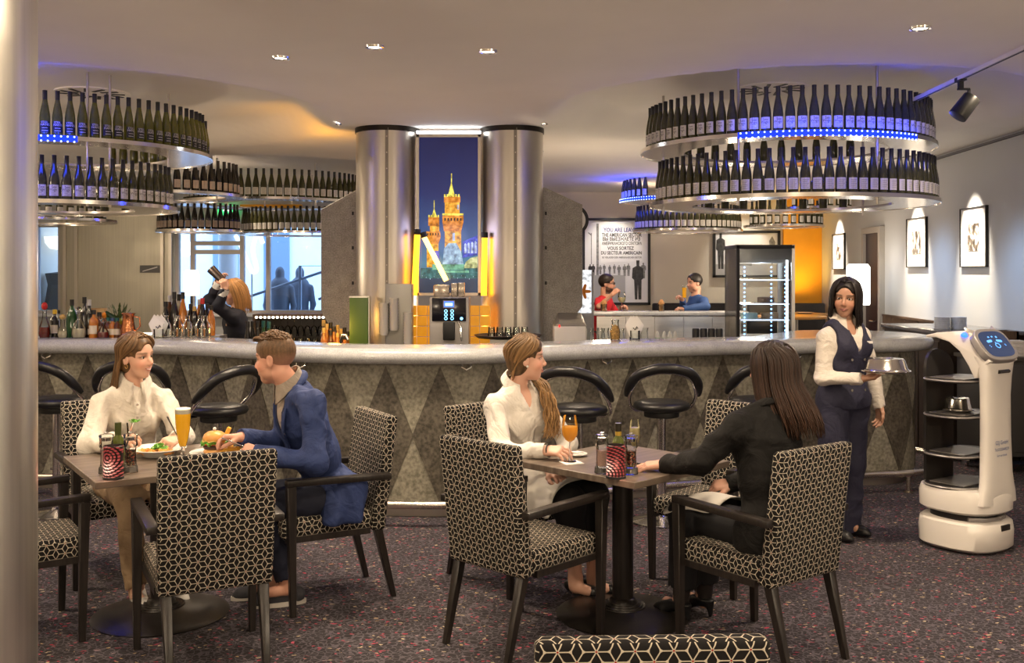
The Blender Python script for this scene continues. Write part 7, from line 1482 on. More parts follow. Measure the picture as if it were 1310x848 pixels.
# lamps with white shades
def shade_lamp(name, label, px, d, z0, zs, r, h, e):
    t = thing(name, label, 'lamp', (XD(px, d), d, z0)); MB().lathe([(0, 0), (r * 0.8, 0), (r * 0.8, 0.02), (0.012, 0.03), (0.012, zs - z0 + 0.02), (0, zs - z0 + 0.02)], n=20).obj('stand', BLACK, t)
    MB().lathe([(r * 0.96, 0.0), (r, 0.02), (r, h - 0.02), (r * 0.9, h)], (0, 0, zs - z0), n=28).obj('shade', emat('white_shade_glow', (1.0, 0.93, 0.82), 2.6), t); MB().lathe([(r * 0.4, h + 0.02), (r * 0.8, h + 0.02), (r * 0.9, h), (r * 0.85, h)], (0, 0, zs - z0), n=28).obj('top_ring', emat('white_shade_glow'), t)
    lamp(name + '_bulb', 'POINT', (XD(px, d), d, zs + h + 0.1), e, WARM, size=0.08)
shade_lamp('table_lamp', 'small table lamp with glowing white drum shade behind the bottles', 245, 9.3, ZW, W(0, 378, 9.3).z, 0.067, 0.215, 8)
shade_lamp('floor_lamp', 'tall lamp with glowing white drum shade by the dark door', 1098, 12.9, 0.0, W(0, 390, 12.9).z, 0.145, 0.50, 5)
lt_ = thing('lamp_table', 'slim side shelf carrying the small table lamp', 'shelf', (XD(245, 9.3), 9.3, 0)); MB().box((0, 0, ZW / 2), (0.3, 0.25, ZW - 0.004)).obj('body', mat('dark_cabinet'), lt_)
# tea jar, white juicer, jugs
tj = thing('tea_jar', 'squat glass jar of dried fruit tea on the bar', 'jar', (XD(787, 7.80), 7.80, ZB)); MB().lathe([(0, 0), (0.036, 0), (0.040, 0.06), (0.030, 0.10), (0.026, 0.13), (0.030, 0.155), (0.028, 0.155), (0, 0.15)], n=18).obj('glass', CLEAR, tj); MB().lathe([(0, 0.004), (0.033, 0.004), (0.036, 0.06), (0.024, 0.10), (0, 0.12)], n=14).obj('dried_fruit', mat('dried_fruit', (0.45, 0.26, 0.08), 0.7, var=0.5, vscale=80), tj)
jc = thing('ice_machine', 'white ice bin with a sloping steel lid behind the bar', 'appliance', (XD(728, 8.72), 8.72, ZW)); MB().box((0, 0, 0.15), (0.27, 0.3, 0.30)).obj('bin', mat('appliance_white', (0.70, 0.68, 0.65), 0.4), jc, bevel=0.008); MB().hexa([(-0.13, -0.15, 0.30), (0.14, -0.15, 0.30), (0.14, 0.15, 0.30), (-0.13, 0.15, 0.30)], [(-0.09, -0.12, 0.33), (0.11, -0.12, 0.33), (0.11, 0.15, 0.40), (-0.09, 0.15, 0.40)]).obj('lid', INOX, jc); MB().box((-0.09, -0.153, 0.30), (0.012, 0.006, 0.022)).obj('red_lamp', emat('red_led', (1, 0.02, 0.02), 2), jc)
jb = thing('juice_dispenser', 'juice dispenser with a lit screen showing an orange splash', 'dispenser', (XD(742, 9.6), 9.6, 0.0)); MB().box((0, 0, 0.85), (0.24, 0.3, 1.70)).obj('body', mat('appliance_grey', (0.30, 0.30, 0.31), 0.4), jb, bevel=0.01); MB().box((0.0, -0.155, 1.52), (0.19, 0.01, 0.40)).obj('lit_front', emat('lit_white_front', (0.95, 0.97, 1.0), 1.1), jb); MB().prism([(0.05 * math.cos(a) * (1 + 0.5 * math.cos(5 * a)), 0.05 * math.sin(a) * (1 + 0.5 * math.cos(5 * a))) for a in np.linspace(0, 6.283, 30, endpoint=False)], 0, 0.003, Matrix.Translation((0.02, -0.161, 1.52)) @ Matrix.Rotation(R(90), 4, 'X')).obj('orange_splash', mat('orange_splash', (0.8, 0.25, 0.01), 0.5), jb)
pt_ = thing('wall_clock', 'dark tilted round disc with a white face behind the zinc plate', 'clock', (XD(733, 9.42), 9.42, 1.98)); MB().cyl((0, -0.02, 0.20), (0, 0.02, 0.20), 0.145, n=36).obj('rim', BLACK, pt_); MB().cyl((0, -0.024, 0.20), (0, -0.018, 0.20), 0.115, n=36).obj('face', mat('clock_face', (0.75, 0.73, 0.70), 0.4), pt_); MB().box((0.03, -0.026, 0.22), (0.08, 0.004, 0.012)).box((0, -0.026, 0.16), (0.012, 0.004, 0.07)).obj('hands', mat('clock_red', (0.4, 0.03, 0.03), 0.4), pt_); MB().box((0, 0.01, -0.5), (0.03, 0.02, 1.02)).obj('stem', BLACK, pt_)
for k, px in enumerate((884, 894, 904, 914)): o = MB().lathe([(0, 0), (0.031, 0), (0.032, 0.26), (0.028, 0.27), (0, 0.27)], n=18).obj('black_canister', mat('black_canister', (0.014, 0.014, 0.015), 0.35), loc=(XD(px + 6, 8.75), 8.75, ZW)); tag(o, 'black lidded canister in the row beside the cake fridge', 'canister', 'row of black canisters')
for k, px in enumerate((841, 850, 857, 864)): o = thing('sauce_bottle', 'little white squeeze bottle with green label behind the bar', 'bottle', (XD(px, 8.75), 8.75, ZW), group='white squeeze bottles'); MB().lathe([(0, 0), (0.022, 0), (0.022, 0.20), (0.012, 0.235), (0, 0.25)], n=12).obj('body', mat('bottle_white', (0.7, 0.7, 0.66), 0.4), o); MB().lathe([(0.0226, 0.14), (0.0226, 0.19)], n=12).obj('label_band', mat('green_band', (0.12, 0.42, 0.08), 0.5), o)
for k, px in enumerate((755, 763, 770, 777, 796, 830)): o = thing('glass_jug', 'plain clear glass jug among those behind the tea jar', 'jug', (XD(px + 4, 8.2), 8.58 + 0.09 * (k % 2), ZW), group='clear jugs behind the tea jar'); MB().lathe([(0, 0), (0.035, 0), (0.037, 0.20), (0.030, 0.25), (0.036, 0.28)], n=16).obj('glass', CLEAR, o); MB().lathe([(0, 0.004), (0.033, 0.004), (0.034, 0.10), (0, 0.10)], n=12).obj('water', GLASS, o)
# ---------------------------------------------------------------- cake fridge, rear counter, seats and posters
fg = thing('cake_fridge', 'tall glass display fridge with blue-lit shelves', 'fridge', (XD(971, 10.4), 10.4, 0)); fw, fz = 0.58, W(0, 314, 10.4).z
for sx in (-1, 1):
    for sy in (-1, 1): MB().box((sx * (fw / 2 - 0.015), sy * 0.265, fz / 2), (0.03, 0.03, fz)).obj('corner_post', BLACK if sx < 0 else STEEL_W, fg)
MB().box((0, 0, fz - 0.02), (fw, 0.56, 0.04)).obj('top', BLACK, fg, bevel=0.004); MB().box((0, 0, 0.40), (fw, 0.56, 0.80)).obj('plinth', BLACK, fg); MB().box((0, 0, fz - 0.11), (fw - 0.06, 0.50, 0.14)).obj('lamp_housing', mat('fridge_grey', (0.10, 0.095, 0.09), 0.4), fg)
FP = make_pane('fridge_pane', (0.93, 0.96, 0.98)); MB().box((0, -0.27, (fz + 0.8) / 2), (fw - 0.06, 0.006, fz - 0.86)).obj('front_pane', FP, fg); MB().box((-fw / 2 + 0.004, 0, (fz + 0.8) / 2), (0.006, 0.5, fz - 0.86)).obj('side_pane', FP, fg); MB().box((fw / 2 - 0.004, 0, (fz + 0.8) / 2), (0.006, 0.5, fz - 0.86)).obj('side_pane', FP, fg)
SHG = mat('shelf_glass_edge', (0.55, 0.62, 0.70), 0.1, 0.3)
for z in (1.05, 1.22, 1.38, 1.62): MB().box((0, 0, z), (fw - 0.08, 0.48, 0.010)).obj('shelf', SHG, fg); MB().box((0, -0.24, z), (fw - 0.10, 0.006, 0.010)).obj('shelf_light', emat('cool_strip', (0.7, 0.82, 1.0), 2.2), fg)
for x in (-0.19, 0.08, 0.20):
    for k in range(20): MB().ell((x, -0.18 if x < 0.2 else -0.255, 0.95 + k * 0.042), 0.0085, 8, 6).obj('led', emat('fridge_led', (0.18, 0.45, 1.0), 6), fg)
MB().box((0.215, -0.262, 1.34), (0.022, 0.01, 0.96)).obj('door_light', emat('cool_white_tube', (0.9, 0.95, 1.0), 2.6), fg)
for x, z, m, lab in ((0.05, 1.388, mat('chocolate_cake', (0.10, 0.045, 0.02), 0.6), 'chocolate cake with a mint sprig on the fridge shelf'), (0.09, 1.228, mat('nut_tart', (0.30, 0.17, 0.07), 0.6), 'nut tart on the fridge shelf'), (-0.12, 1.228, mat('mint_cake', (0.35, 0.52, 0.44), 0.5), 'pale green cake on the fridge shelf')):
    t = thing('cake', lab, 'cake', (fg.location.x + x, 10.32, z)); MB().lathe([(0, 0), (0.085, 0), (0.085, 0.055), (0.075, 0.06), (0, 0.06)], n=24).obj('sponge', m, t); MB().lathe([(0, -0.002), (0.10, -0.002), (0.10, 0.002), (0, 0.002)], n=24).obj('board', WHITE, t)
lamp('fridge_light', 'POINT', (fg.location.x, 10.35, 1.75), 14, (0.8, 0.9, 1.0), size=0.05)
rc_ = thing('rear_counter', 'steel-fronted far counter where two men sit', 'counter', (1.95, 12.75, 0)); MB().box((0, 0, 1.185), (1.95, 0.42, 0.05)).obj('top', BART, rc_, bevel=0.012, seg=3)
for k in range(5): MB().box((-0.72 + k * 0.36, -0.12, 0.58), (0.355, 0.03, 1.14)).obj('front_panel', INOX, rc_)
SOFA = mat('charcoal_upholstery', (0.028, 0.026, 0.028), 0.8)
for k, x in enumerate((2.55, 3.30, 4.05, 4.68)):
    t = thing('bench_seat', 'charcoal bench seat ' + ('behind the man in blue', 'hidden behind the cake fridge', 'before the orange panel', 'in the orange corner')[k], 'bench', (x, 15.9, 0)); MB().box((0, 0.15, 0.72), (0.66 if k < 3 else 0.5, 0.16, 0.98)).obj('backrest', SOFA, t, bevel=0.03, seg=3); MB().box((0, -0.12, 0.235), (0.66 if k < 3 else 0.5, 0.45, 0.47)).obj('cushion', SOFA, t, bevel=0.03, seg=3)
OTB = mat('orange_wood_top', (0.42, 0.20, 0.05), 0.3)
for x, y, r, wh in ((3.62, 13.2, 0.45, 'nearer the fridge'), (4.15, 14.9, 0.50, 'before the bench corner')):
    t = thing('round_table', 'round orange-brown table ' + wh, 'table', (x, y, 0)); zt_ = 1.06 if y > 14 else 1.10; MB().cyl((0, 0, zt_), (0, 0, zt_ + 0.035), r, n=40).obj('tabletop', OTB, t, bevel=0.006); MB().cyl((0, 0, 0.02), (0, 0, zt_), 0.045, n=16).obj('pedestal', STEEL, t); MB().cyl((0, 0, 0), (0, 0, 0.03), 0.25, n=28).obj('base', STEEL, t)
t = thing('plate', 'white plate on the far round orange table', 'plate', (4.25, 14.75, 1.097)); MB().lathe([(0, 0), (0.09, 0), (0.14, 0.018), (0.135, 0.02), (0.085, 0.005), (0, 0.005)], n=28).obj('dish', WHITE, t)
# posters
PHB = mat('photo_black', (0.035, 0.035, 0.035), 0.5, var=0.6, vscale=25); PHG = mat('photo_grey', (0.20, 0.20, 0.20), 0.5, var=0.4, vscale=25)
def poster(px0, px1, py0, py1, label, name):
    d = 16.44; x0, x1, z0, z1 = XD(px0, d), XD(px1, d), W(0, py1, d).z, W(0, py0, d).z; t = thing('framed_poster', label, 'poster', ((x0 + x1) / 2, d, z0)); w_, h_ = x1 - x0, z1 - z0
    for c, s_ in (((0, 0, 0.02), (w_, 0.05, 0.04)), ((0, 0, h_ - 0.02), (w_, 0.05, 0.04)), ((-w_ / 2 + 0.02, 0, h_ / 2), (0.04, 0.05, h_)), ((w_ / 2 - 0.02, 0, h_ / 2), (0.04, 0.05, h_))): MB().box(c, s_).obj('frame_side', BLACK, t)
    MB().box((0, 0.012, h_ / 2), (w_ - 0.06, 0.01, h_ - 0.06)).obj('print', mat('poster_paper', (0.74, 0.74, 0.76), 0.5, var=0.06, vscale=3), t)
    def q(px, py): return ((px - (px0 + px1) / 2) * d / F_PX, W(0, py, d).z - z0)
    def flat(nm, polys, m, lay=1, parent=t):
        mb = MB()
        for pl in polys: mb.add([(q(*p)[0], 0.006 - 0.001 * lay, q(*p)[1]) for p in pl], [tuple(range(len(pl)))])
        return mb.obj(nm, m, parent, smooth=False)
    return t, q, flat
t, q, flat = poster(745, 832, 279, 390, 'framed black and white poster of a sector border sign and a soldier', 'p')
def person_shape(cx, y0, h, w_): return [[(cx - w_ * 0.25, y0 + h), (cx - w_ * 0.32, y0 + h * 0.5), (cx - w_ * 0.5, y0 + h * 0.45), (cx - w_ * 0.45, y0 + h * 0.2), (cx - w_ * 0.12, y0 + h * 0.14), (cx - w_ * 0.14, y0), (cx + w_ * 0.14, y0), (cx + w_ * 0.12, y0 + h * 0.14), (cx + w_ * 0.45, y0 + h * 0.2), (cx + w_ * 0.5, y0 + h * 0.45), (cx + w_ * 0.32, y0 + h * 0.5), (cx + w_ * 0.3, y0 + h), (cx + w_ * 0.05, y0 + h), (cx, y0 + h * 0.6), (cx - w_ * 0.04, y0 + h)]]
flat('printed_pole', [rc(763, 286, 766, 352)], PHG); flat('printed_lamp', [rc(756, 298, 757, 338), [(753, 297), (757, 300), (757, 302), (752, 298)]], PHG)
flat('printed_ground', [[(748, 352), (800, 352), (800, 387), (748, 387)]], mat('photo_mid', (0.42, 0.42, 0.42), 0.5)); flat('printed_sign', [[(769, 288), (822, 286), (822, 334), (769, 336)]], mat('photo_pale', (0.82, 0.82, 0.84), 0.5), 2)
for cx, y0, h, w_ in ((755, 338, 15, 5), (759, 338, 14, 5), (768, 339, 12, 4), (773, 338, 12, 4), (780, 339, 12, 4), (786, 338, 12, 4), (792, 339, 13, 5), (799, 338, 15, 5), (804, 337, 16, 5)): flat('printed_bystander', person_shape(cx, y0, h, w_), PHB if cx < 760 else PHG, 3)
for cx in (816,): flat('printed_soldier', person_shape(cx, 333, 50, 15), PHB, 4)
flat('printed_soldier', person_shape(823, 336, 20, 7), PHG, 3)
BLUI = mat('poster_ink_blue', (0.03, 0.03, 0.22), 0.6)
for txt, py, hpx, x0, x1, m in (('YOU ARE LEAVING', 296.5, 5.2, 772, 821, BLUI), ('THE AMERICAN SECTOR', 302.6, 4.6, 770, 821, PHB), ('ВЫ ВЫЕЗЖАЕТЕ ИЗ', 307.8, 4.6, 771, 819, PHB), ('АМЕРИКАНСКОГО СЕКТОРА', 313.2, 4.2, 770, 821, PHB), ('VOUS SORTEZ', 319.6, 4.4, 777, 811, PHB), ('DU SECTEUR AMERICAIN', 325.4, 4.2, 769, 821, PHB), ('SIE VERLASSEN DEN AMERIKANISCHEN SEKTOR', 330.4, 2.4, 770, 821, PHG)):
    v, f = text_geo(txt, 1.0, 1.0, 0.025); xs = [p[0] for p in v]; ys = [p[1] for p in v]; a0, a1 = min(xs), max(xs); b1 = max(ys)
    (X0, Z0), (X1, _), (_, Z1) = q(x0, py), q(x1, py), q(x0, py - hpx)
    MB().add([(X0 + (x - a0) / (a1 - a0) * (X1 - X0), 0.0015, Z0 + y / b1 * (Z1 - Z0)) for x, y in v], f).obj('printed_text', m, t, smooth=False)
t, q, flat = poster(912, 998, 295, 355, 'framed black and white street photograph behind the cake fridge', 'q')
flat('printed_ground', [rc(915, 338, 995, 352)], mat('photo_mid')); flat('printed_soldier', person_shape(922, 298, 46, 12), PHB, 3); flat('printed_car', [[(932, 340), (934, 330), (940, 326), (950, 326), (955, 332), (962, 334), (962, 340)]], PHG, 3); flat('printed_tree', [[(985, 320), (984, 308), (988, 302), (992, 310), (990, 320)], rc(987, 320, 988.5, 338)], PHG, 3); flat('printed_building', [rc(940, 312, 975, 328)], mat('photo_light', (0.6, 0.6, 0.6), 0.5), 2)
# service sideboards on the right
sb = thing('sideboard', 'tall dark wooden sideboard along the long wall', 'sideboard', (4.22, 9.85, 0)); MB().box((0, 0, 0.565), (0.72, 1.36, 1.13)).obj('body', mat('dark_walnut', (0.032, 0.021, 0.015), 0.4), sb); MB().box((0, 0, 1.15), (0.78, 1.42, 0.035)).obj('top', mat('glossy_dark_top', (0.16, 0.16, 0.17), 0.15, coat=0.5), sb, bevel=0.004)
for k in range(3): MB().box((-0.365, -0.45 + k * 0.45, 0.56), (0.014, 0.43, 1.02)).obj('door', mat('dark_walnut'), sb, bevel=0.003, seg=1)
cupm = MB().lathe([(0, 0), (0.062, 0), (0.075, 0.012), (0.073, 0.014), (0.05, 0.004), (0, 0.004)], n=24).mesh('saucer', mat('blue_white_china', (0.72, 0.76, 0.82), 0.2, coat=0.3))
for st, (x, y) in enumerate(((3.98, 9.40), (4.13, 9.40))):
    for k in range(10): o = bpy.data.objects.new('saucer', cupm); C.objects.link(o); o.location = (x, y, 1.168 + k * 0.0115); tag(o, 'white saucer in the twin stacks on the sideboard', 'saucer', 'stacked saucers on the sideboard')
tr_ = thing('service_trolley', 'dark service cabinet on castors behind the robot', 'cabinet', (4.24, 8.72, 0)); MB().box((0, 0, 0.56), (0.62, 0.52, 0.80)).obj('body', mat('charcoal_cabinet', (0.040, 0.038, 0.036), 0.5), tr_, bevel=0.006); MB().box((0, 0, 0.975), (0.66, 0.56, 0.03)).obj('top', mat('charcoal_top', (0.055, 0.05, 0.045), 0.35), tr_); MB().box((0, -0.262, 0.56), (0.56, 0.012, 0.72)).obj('door', mat('charcoal_cabinet'), tr_, bevel=0.003)
for sx in (-0.26, 0.26):
    for sy in (-0.2, 0.2): MB().cyl((sx - 0.012, sy, 0.05), (sx + 0.012, sy, 0.05), 0.05, n=16).box((sx, sy, 0.13), (0.02, 0.03, 0.08)).obj('castor', CHROME, tr_)
bxw = thing('cutlery_box', 'open wooden cutlery box on the service cabinet', 'box', (4.22, 8.86, 0.99)); 
for c, s_ in (((0, 0, 0.01), (0.30, 0.2, 0.02)), ((0, -0.09, 0.10), (0.30, 0.02, 0.2)), ((0, 0.09, 0.10), (0.30, 0.02, 0.2)), ((-0.14, 0, 0.10), (0.02, 0.2, 0.2)), ((0.14, 0, 0.10), (0.02, 0.2, 0.2))): MB().box(c, s_).obj('board', WOOD_PAN, bxw)
npm = MB().box((0, 0, 0.006), (0.20, 0.15, 0.011)).mesh('folded_napkin', mat('folded_linen', (0.74, 0.72, 0.69), 0.85), bevel=0.004)
for k in range(11): o = bpy.data.objects.new('folded_napkin', npm); C.objects.link(o); o.location = (4.22 + 0.006 * math.sin(k * 2), 8.60, 0.991 + 0.012 * k); o.rotation_euler.z = 0.05 * math.sin(k * 1.7); tag(o, 'folded white napkin in the pile on the service cabinet', 'napkin', 'pile of folded napkins')
# ---------------------------------------------------------------- people farther back
def far_fig(label, base, f, J, hd, top, topm, hair, hcol, hands, cap_kw, legs=True, sleeve=(0.062, 0.055, 0.042)):
    g_ = Fig(label, base, f, J, hd, female=False); g_.body(hands, fine=0.006, step=0.014); hd.eyes(g_.root, g_.base)
    sd = SDF(); g_.torso(sd, 0.016, low=0.04); g_.sleeves(sd, list(sleeve), 0.03, cut=True); g_.neckcut(sd, 0.066); sd.disp = wave_disp(0.003, 77, 28); sd.clips = [half((0, 0, base[2] + J['P'][2] - 0.13), (0, 0, -1))]; g_.wear(top, sd, topm, 0.011)
    sd = SDF(); g_.torso(sd, 0.006); g_.legs(sd, [0.09, 0.07, 0.055], 0.04); sd.clips = [half((0, 0, J['P'][2] + 0.03), (0, 0, 1))]; g_.wear('trousers', sd, mat('dark_trousers', (0.012, 0.012, 0.016), 0.8), 0.016)
    sdf_object('hair', cap_sdf(hd, **cap_kw), 0.008, hair_mat(hair, hcol), g_.root, None, g_.base, paint_hair(hcol, 9, 260, 0.3), 1); return g_
def bar_sitter(x, y, f, zs, hx):             # joints of a man sitting high at a counter
    f = unit(V3(f[0], f[1], 0)); r = V3(f[1], -f[0], 0); b = V3(x, y, 0); up = lambda z: V3(0, 0, z)
    P = b + up(zs + 0.09); N = P + f * 0.08 + up(0.53); return f, r, dict(P=P, N=N, SL=N - r * 0.19 - up(0.06), SR=N + r * 0.19 - up(0.06), HL=P - r * 0.09 - up(0.03), HR=P + r * 0.09 - up(0.03), KL=P - r * 0.13 + f * 0.42 - up(0.03), KR=P + r * 0.13 + f * 0.42 - up(0.03), AL=P - r * 0.12 + f * 0.36 - up(0.48), AR=P + r * 0.12 + f * 0.36 - up(0.48))
def stool_for(x, y, zs, label):
    t = thing('counter_stool', label, 'stool', (x, y, 0)); MB().cyl((0, 0, 0), (0, 0, 0.02), 0.2, n=24).obj('base', STEEL, t); MB().cyl((0, 0, 0.02), (0, 0, zs - 0.07), 0.03, n=14).obj('pole', STEEL, t); MB().cyl((0, 0, zs - 0.07), (0, 0, zs), 0.19, n=24).obj('seat', BLKLEA, t, bevel=0.015)
# man in red
xr, yr, zs = XD(777, 13.35), 13.35, 0.82; f, r, J = bar_sitter(xr - 0.10, yr + 0.02, (0.93, -0.35), zs, 0); hc = W(777, 363, 13.32)
J['N'] = V3(hc.x - 0.03, hc.y, hc.z - 0.175); J['SL'] = J['N'] + V3(0.05, 0.17, -0.06); J['SR'] = J['N'] + V3(-0.09, -0.17, -0.06)
J['ER'] = npv(W(766, 392, 13.02)); J['WR'] = npv(W(783, 377, 12.95)); J['EL'] = J['N'] + V3(0.18, 0.12, -0.28); J['WL'] = npv(W(795, 394, 13.05))
hd = Head(hc, rotm(yaw_of(0.95, -0.25), R(-2), 0), 1.05, male=True, skin=(0.52, 0.27, 0.18), brow=(0.03, 0.02, 0.015), beard=(0.03, 0.018, 0.012, 0.9))
rm = far_fig('bearded man in a red T-shirt with glasses at the far counter', (xr - 0.10, yr, 0), (0.93, -0.35), J, hd, 't_shirt', mat('red_jersey', (0.50, 0.012, 0.022), 0.8), 'dark_crop', (0.022, 0.015, 0.012), {'R': dict(d=(0.6, -0.1, 0.5), n=(-0.4, -0.6, 0.5), thumb=-1, curl=0.7), 'L': dict(d=(0.4, -0.5, 0.2), n=(0.3, 0.2, 0.8), thumb=1, curl=0.6)}, dict(off=0.010, front=-0.004, back=-0.05, nape=False), sleeve=(0.066, 0.062, 0.04))
# bare forearms: cut his sleeves above the elbow
bpy.data.objects.remove([c for c in rm.root.children if c.name.startswith('t_shirt')][0])
sd = SDF(); rm.torso(sd, 0.016, low=0.04)
for s_ in 'LR': sd.cone(rm.J['S' + s_], lerp(rm.J['S' + s_], rm.J['E' + s_], 0.62), 0.062, 0.062, 0.03)
rm.neckcut(sd, 0.066); sd.disp = wave_disp(0.003, 79, 28); rm.wear('t_shirt', sd, MATS['red_jersey'], 0.011)
rm.strip('white_chest_band', [surf(sd, lerp(rm.J['N'], rm.J['P'], 0.55) + rm.x * a, rm.y, 0.3) + rm.y * 0.004 for a in np.linspace(-0.13, 0.13, 7)], 0.07, rm.z, mat('white_band', (0.7, 0.68, 0.66), 0.8)); rm.strip('black_chest_band', [surf(sd, lerp(rm.J['N'], rm.J['P'], 0.46) + rm.x * a, rm.y, 0.3) + rm.y * 0.004 for a in np.linspace(-0.13, 0.13, 7)], 0.03, rm.z, BLACK)
for s_ in (-1, 1): rm.part('spectacle_lens', MB().tube([hd.P(s_ * 0.032 + 0.021 * math.cos(a), 0.088, 0.004 + 0.016 * math.sin(a)) for a in np.linspace(0, 6.283, 14, endpoint=False)], 0.003, 6, closed=True), BLACK); rm.part('spectacle_arm', MB().tube([hd.P(s_ * 0.053, 0.086, 0.008), hd.P(s_ * 0.078, 0.0, 0.008)], 0.003, 6), BLACK)
stool_for(xr - 0.10, yr + 0.02, zs, 'round stool under the man in red')
gx_ = XD(795.5, 12.78); wine_glass((gx_, 12.78, 1.2115), 'big stemmed goblet in front of the man in red', 0.24, 0.05, BUBB, 0.5)
# man in blue
xb_, yb_ = XD(890, 13.35), 13.35; f, r, J = bar_sitter(xb_ + 0.08, yb_, (-0.95, -0.25), zs, 0); hc = W(888, 362, 13.32); J['N'] = V3(hc.x + 0.02, hc.y, hc.z - 0.175); J['SL'] = J['N'] + V3(0.07, -0.18, -0.06); J['SR'] = J['N'] + V3(0.0, 0.18, -0.06)
J['EL'] = npv(W(903, 392, 13.05)); J['WL'] = npv(W(876, 395, 12.95)); J['ER'] = J['N'] + V3(-0.12, 0.15, -0.25); J['WR'] = npv(W(873, 384, 13.0))
hd = Head(hc, rotm(yaw_of(-0.93, -0.36), R(-5), 0), 1.05, male=True, skin=(0.46, 0.245, 0.165), brow=(0.02, 0.015, 0.012), jaw=1.08)
bmn = far_fig('man in a blue denim shirt lifting a beer at the far counter', (xb_ + 0.08, yb_, 0), (-0.95, -0.25), J, hd, 'shirt', mat('blue_denim', (0.022, 0.062, 0.19), 0.8), 'black_crop', (0.012, 0.010, 0.010), {'L': dict(d=(-0.8, 0.0, 0.05), n=(0, -0.2, 0.9), thumb=1, curl=0.5), 'R': dict(d=(-0.5, -0.3, 0.5), n=(0.2, 0.2, 0.6), thumb=-1, curl=0.8)}, dict(off=0.009, front=0.0, back=-0.055, nape=False))
stool_for(xb_ + 0.08, yb_, zs, 'round stool under the man in blue')
bl = W(875.5, 381, 12.92); t = thing('small_beer_glass', 'small straight glass of golden beer in the raised hand of the far man', 'glass', bl); MB().lathe([(0.024, 0), (0.030, 0.15)], n=16).obj('glass', CLEAR, t); MB().lathe([(0, 0.003), (0.023, 0.003), (0.028, 0.13), (0, 0.13)], n=16).obj('beer', BEER, t)
for px in (770.5, 844): t = thing('snack_cup', 'small glass of bar snacks on the far counter near the man in ' + ('red' if px < 800 else 'blue'), 'cup', (XD(px + 2, 12.7), 12.7, 1.2115)); MB().lathe([(0, 0), (0.035, 0), (0.042, 0.09), (0.04, 0.09), (0.033, 0.004), (0, 0.004)], n=16).obj('glass', CLEAR, t); MB().lathe([(0, 0.004), (0.033, 0.004), (0.040, 0.10), (0.02, 0.14), (0, 0.15)], n=10).obj('snacks', mat('pretzels', (0.35, 0.17, 0.06), 0.7, var=0.4, vscale=60), t)
# barmaid
hc = W(299, 374, 9.75); hd = Head(hc, rotm(yaw_of(-0.88, -0.40), R(-8), R(-8)), 1.02, skin=(0.55, 0.31, 0.22), brow=(0.10, 0.06, 0.03)); N = V3(hc.x + 0.02, hc.y + 0.01, hc.z - 0.175); P = V3(hc.x + 0.02, hc.y + 0.03, 0.92)
J = dict(P=P, N=N, SR=N + V3(-0.06, 0.16, -0.06), SL=N + V3(0.02, -0.17, -0.07), ER=npv(W(268, 384, 9.85)), WR=npv(W(279, 362, 9.75)), EL=npv(W(279, 392, 9.50)), WL=npv(W(287, 372, 9.48)), HL=P + V3(0.03, -0.09, -0.04), HR=P + V3(-0.03, 0.09, -0.04), KL=P + V3(0.03, -0.09, -0.44), KR=P + V3(-0.03, 0.09, -0.44), AL=P + V3(0.03, -0.09, -0.82), AR=P + V3(-0.03, 0.09, -0.82))
bmd = far_fig('blond barmaid in a dark jacket shaking a cocktail by her ear', (hc.x, hc.y, 0), (-0.88, -0.40), J, hd, 'jacket', mat('dark_navy_jacket', (0.013, 0.014, 0.024), 0.8), 'blond', (0.36, 0.19, 0.075), {'R': dict(d=(0.3, 0.1, 0.9), n=(-0.9, 0.1, 0.3), thumb=-1, curl=0.7), 'L': dict(d=(-0.05, -0.1, 0.9), n=(0.6, -0.6, 0.2), thumb=1, curl=0.7)}, dict(off=0.013, back=-0.115))
L_ = []
for i in range(170):
    s_ = -1 if rng.random() < 0.5 else 1; az = s_ * rng.uniform(60, 178); o_ = rng.uniform(0.012, 0.020); p1 = skull_pt(az * 0.8, 48, o_); p2 = skull_pt(az, 5, o_); ln = rng.uniform(0.17, 0.23); L_.append(([(0, p1[1] * 0.4, 0.13), p1, p2, (p2[0] * 1.1, p2[1] - 0.02, -0.07), (p2[0] * 1.1, p2[1] - 0.02, 0.02 - ln)], rng.uniform(0.006, 0.010)))
hair_locks(bmd.root, bmd.base, hd, 'blond', (0.36, 0.19, 0.075), L_, (0.55, 0.28, 0.10))
sk = W(283, 357, 9.66); t = thing('cocktail_shaker', 'dark cocktail shaker held up by the barmaid', 'shaker', sk); MB().cyl((0.0, 0, 0.0), (-0.10, 0, 0.10), 0.035, 0.045, n=18).cyl((0.0, 0, 0.0), (0.04, 0, -0.04), 0.035, 0.02, n=18).obj('body', mat('shaker_dark', (0.09, 0.07, 0.06), 0.25, 0.8), t)
for q_ in ('R', 'L'): e, wq = bmd.J['E' + q_], bmd.J['W' + q_]; d = unit(wq - e); bmd.part('shirt_cuff', MB().tube([wq - d * 0.05, wq + d * 0.02], [0.045, 0.042], 14, caps=False), COT('cuff_white', (0.7, 0.68, 0.64)))
p = surf(bmd.sd, lerp(N, P, 0.30) - bmd.x * 0.09, bmd.y, 0.3); bmd.part('name_tag', MB().box(p + bmd.y * 0.03, (0.06, 0.006, 0.02), M=Matrix(bmd.T.tolist())), mat('brass_tag', (0.5, 0.3, 0.2), 0.4))
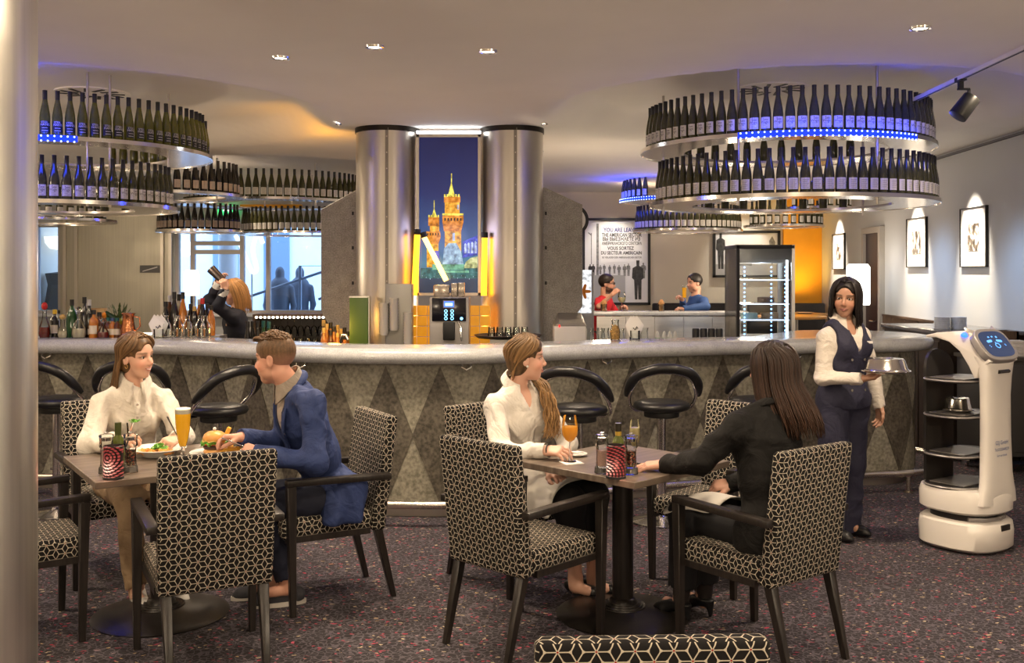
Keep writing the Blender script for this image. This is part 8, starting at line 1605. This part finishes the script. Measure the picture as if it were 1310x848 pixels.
# passers-by outside
for x, wh in ((-4.02, 'the mullion'), (-3.82, 'the stair railing')):
    sd = SDF(); b = V3(x, 17.6 if x < -3.9 else 18.3, 0); u = lambda z: b + V3(0, 0, z); sd.cone(u(0.95), u(1.45), 0.15, 0.17, 0.05); sd.cone(u(1.45), u(1.60), 0.06, 0.06, 0.03); sd.ell(u(1.68), V3(0.08, 0.10, 0.12), None, 0.02)
    for q_ in (-1, 1): sd.cone(u(0.95) + V3(q_ * 0.08, 0, 0), u(0.08) + V3(q_ * 0.09, 0, 0), 0.10, 0.06, 0.04); sd.cone(u(1.42) + V3(q_ * 0.19, 0, 0), u(1.12) + V3(q_ * 0.24, 0, 0), 0.06, 0.05, 0.03); sd.cone(u(1.12) + V3(q_ * 0.24, 0, 0), u(0.88) + V3(q_ * 0.20, -0.08, 0), 0.05, 0.035, 0.03); sd.cone(u(0.06) + V3(q_ * 0.09, 0, 0), u(0.04) + V3(q_ * 0.09, -0.14, 0), 0.05, 0.04, 0.03)
    o = sdf_object('person', sd, 0.02, mat('passer_by_grey', (0.10, 0.11, 0.14), 0.8), None, None, b); o.location = tuple(b); tag(o, 'grey clad passer-by standing outside the window near ' + wh, 'person')
# hanging lamp cloth and stone sculpture outside the far-left pane
o = MB().lathe([(0, 0.0), (0.18, 0.03), (0.32, 0.12), (0.36, 0.22), (0.0, 0.24)], n=24).obj('pendant_shade', emat('outdoor_shade_glow', (0.9, 0.95, 1.0), 1.5), loc=(-7.35, 16.6, 2.05)); tag(o, 'white bowl-shaped pendant glowing outside the narrow window', 'lamp'); MB().cyl((0, 0, 0.23), (0, 0, 1.6), 0.01, n=8).obj('cord', BLACK, o)
o = MB().lathe([(0, 0), (0.34, 0), (0.30, 0.6), (0.36, 1.1), (0.30, 1.5), (0.34, 1.68), (0, 1.72)], n=9).obj('stone_block', mat('rough_stone', (0.10, 0.095, 0.09), 0.9, bump=0.6, bscale=20), loc=(-7.12, 16.3, 0), smooth=False); tag(o, 'rough grey stone block outside the narrow window', 'stone')
ex = thing('exit_sign', 'green lit exit sign hanging behind the bottles', 'sign', (XD(290, 15.0), 15.05, 2.55)); MB().box((0, 0, 0.06), (0.28, 0.05, 0.14)).obj('case', mat('sign_green', (0.02, 0.35, 0.08), 0.4, emit=(0.05, 0.9, 0.25), estr=1.4), ex); MB().box((0, 0, 0.28), (0.02, 0.02, 0.34)).obj('hanger', STEEL, ex)
for pl in ([(-0.06, 0.05), (0.02, 0.05), (0.02, 0.03), (0.07, 0.065), (0.02, 0.10), (0.02, 0.08), (-0.06, 0.08)],): MB().add([(x, -0.027, z) for x, z in pl], [tuple(range(len(pl)))]).obj('arrow', emat('sign_glow_white', (0.9, 1.0, 0.9), 1.2), ex, smooth=False)
ob = tag(rebase(MB().box((XD(345, 14.9), 15.0, 2.66), (0.9, 0.10, 0.07)).obj('ceiling_beam', ORANGE), (XD(345, 14.9), 15.0, 2.62)), 'orange painted beam above the window', 'beam'); MB().box((0.3, 0, 0.23), (0.03, 0.03, 0.32)).obj('hanger', STEEL, ob)
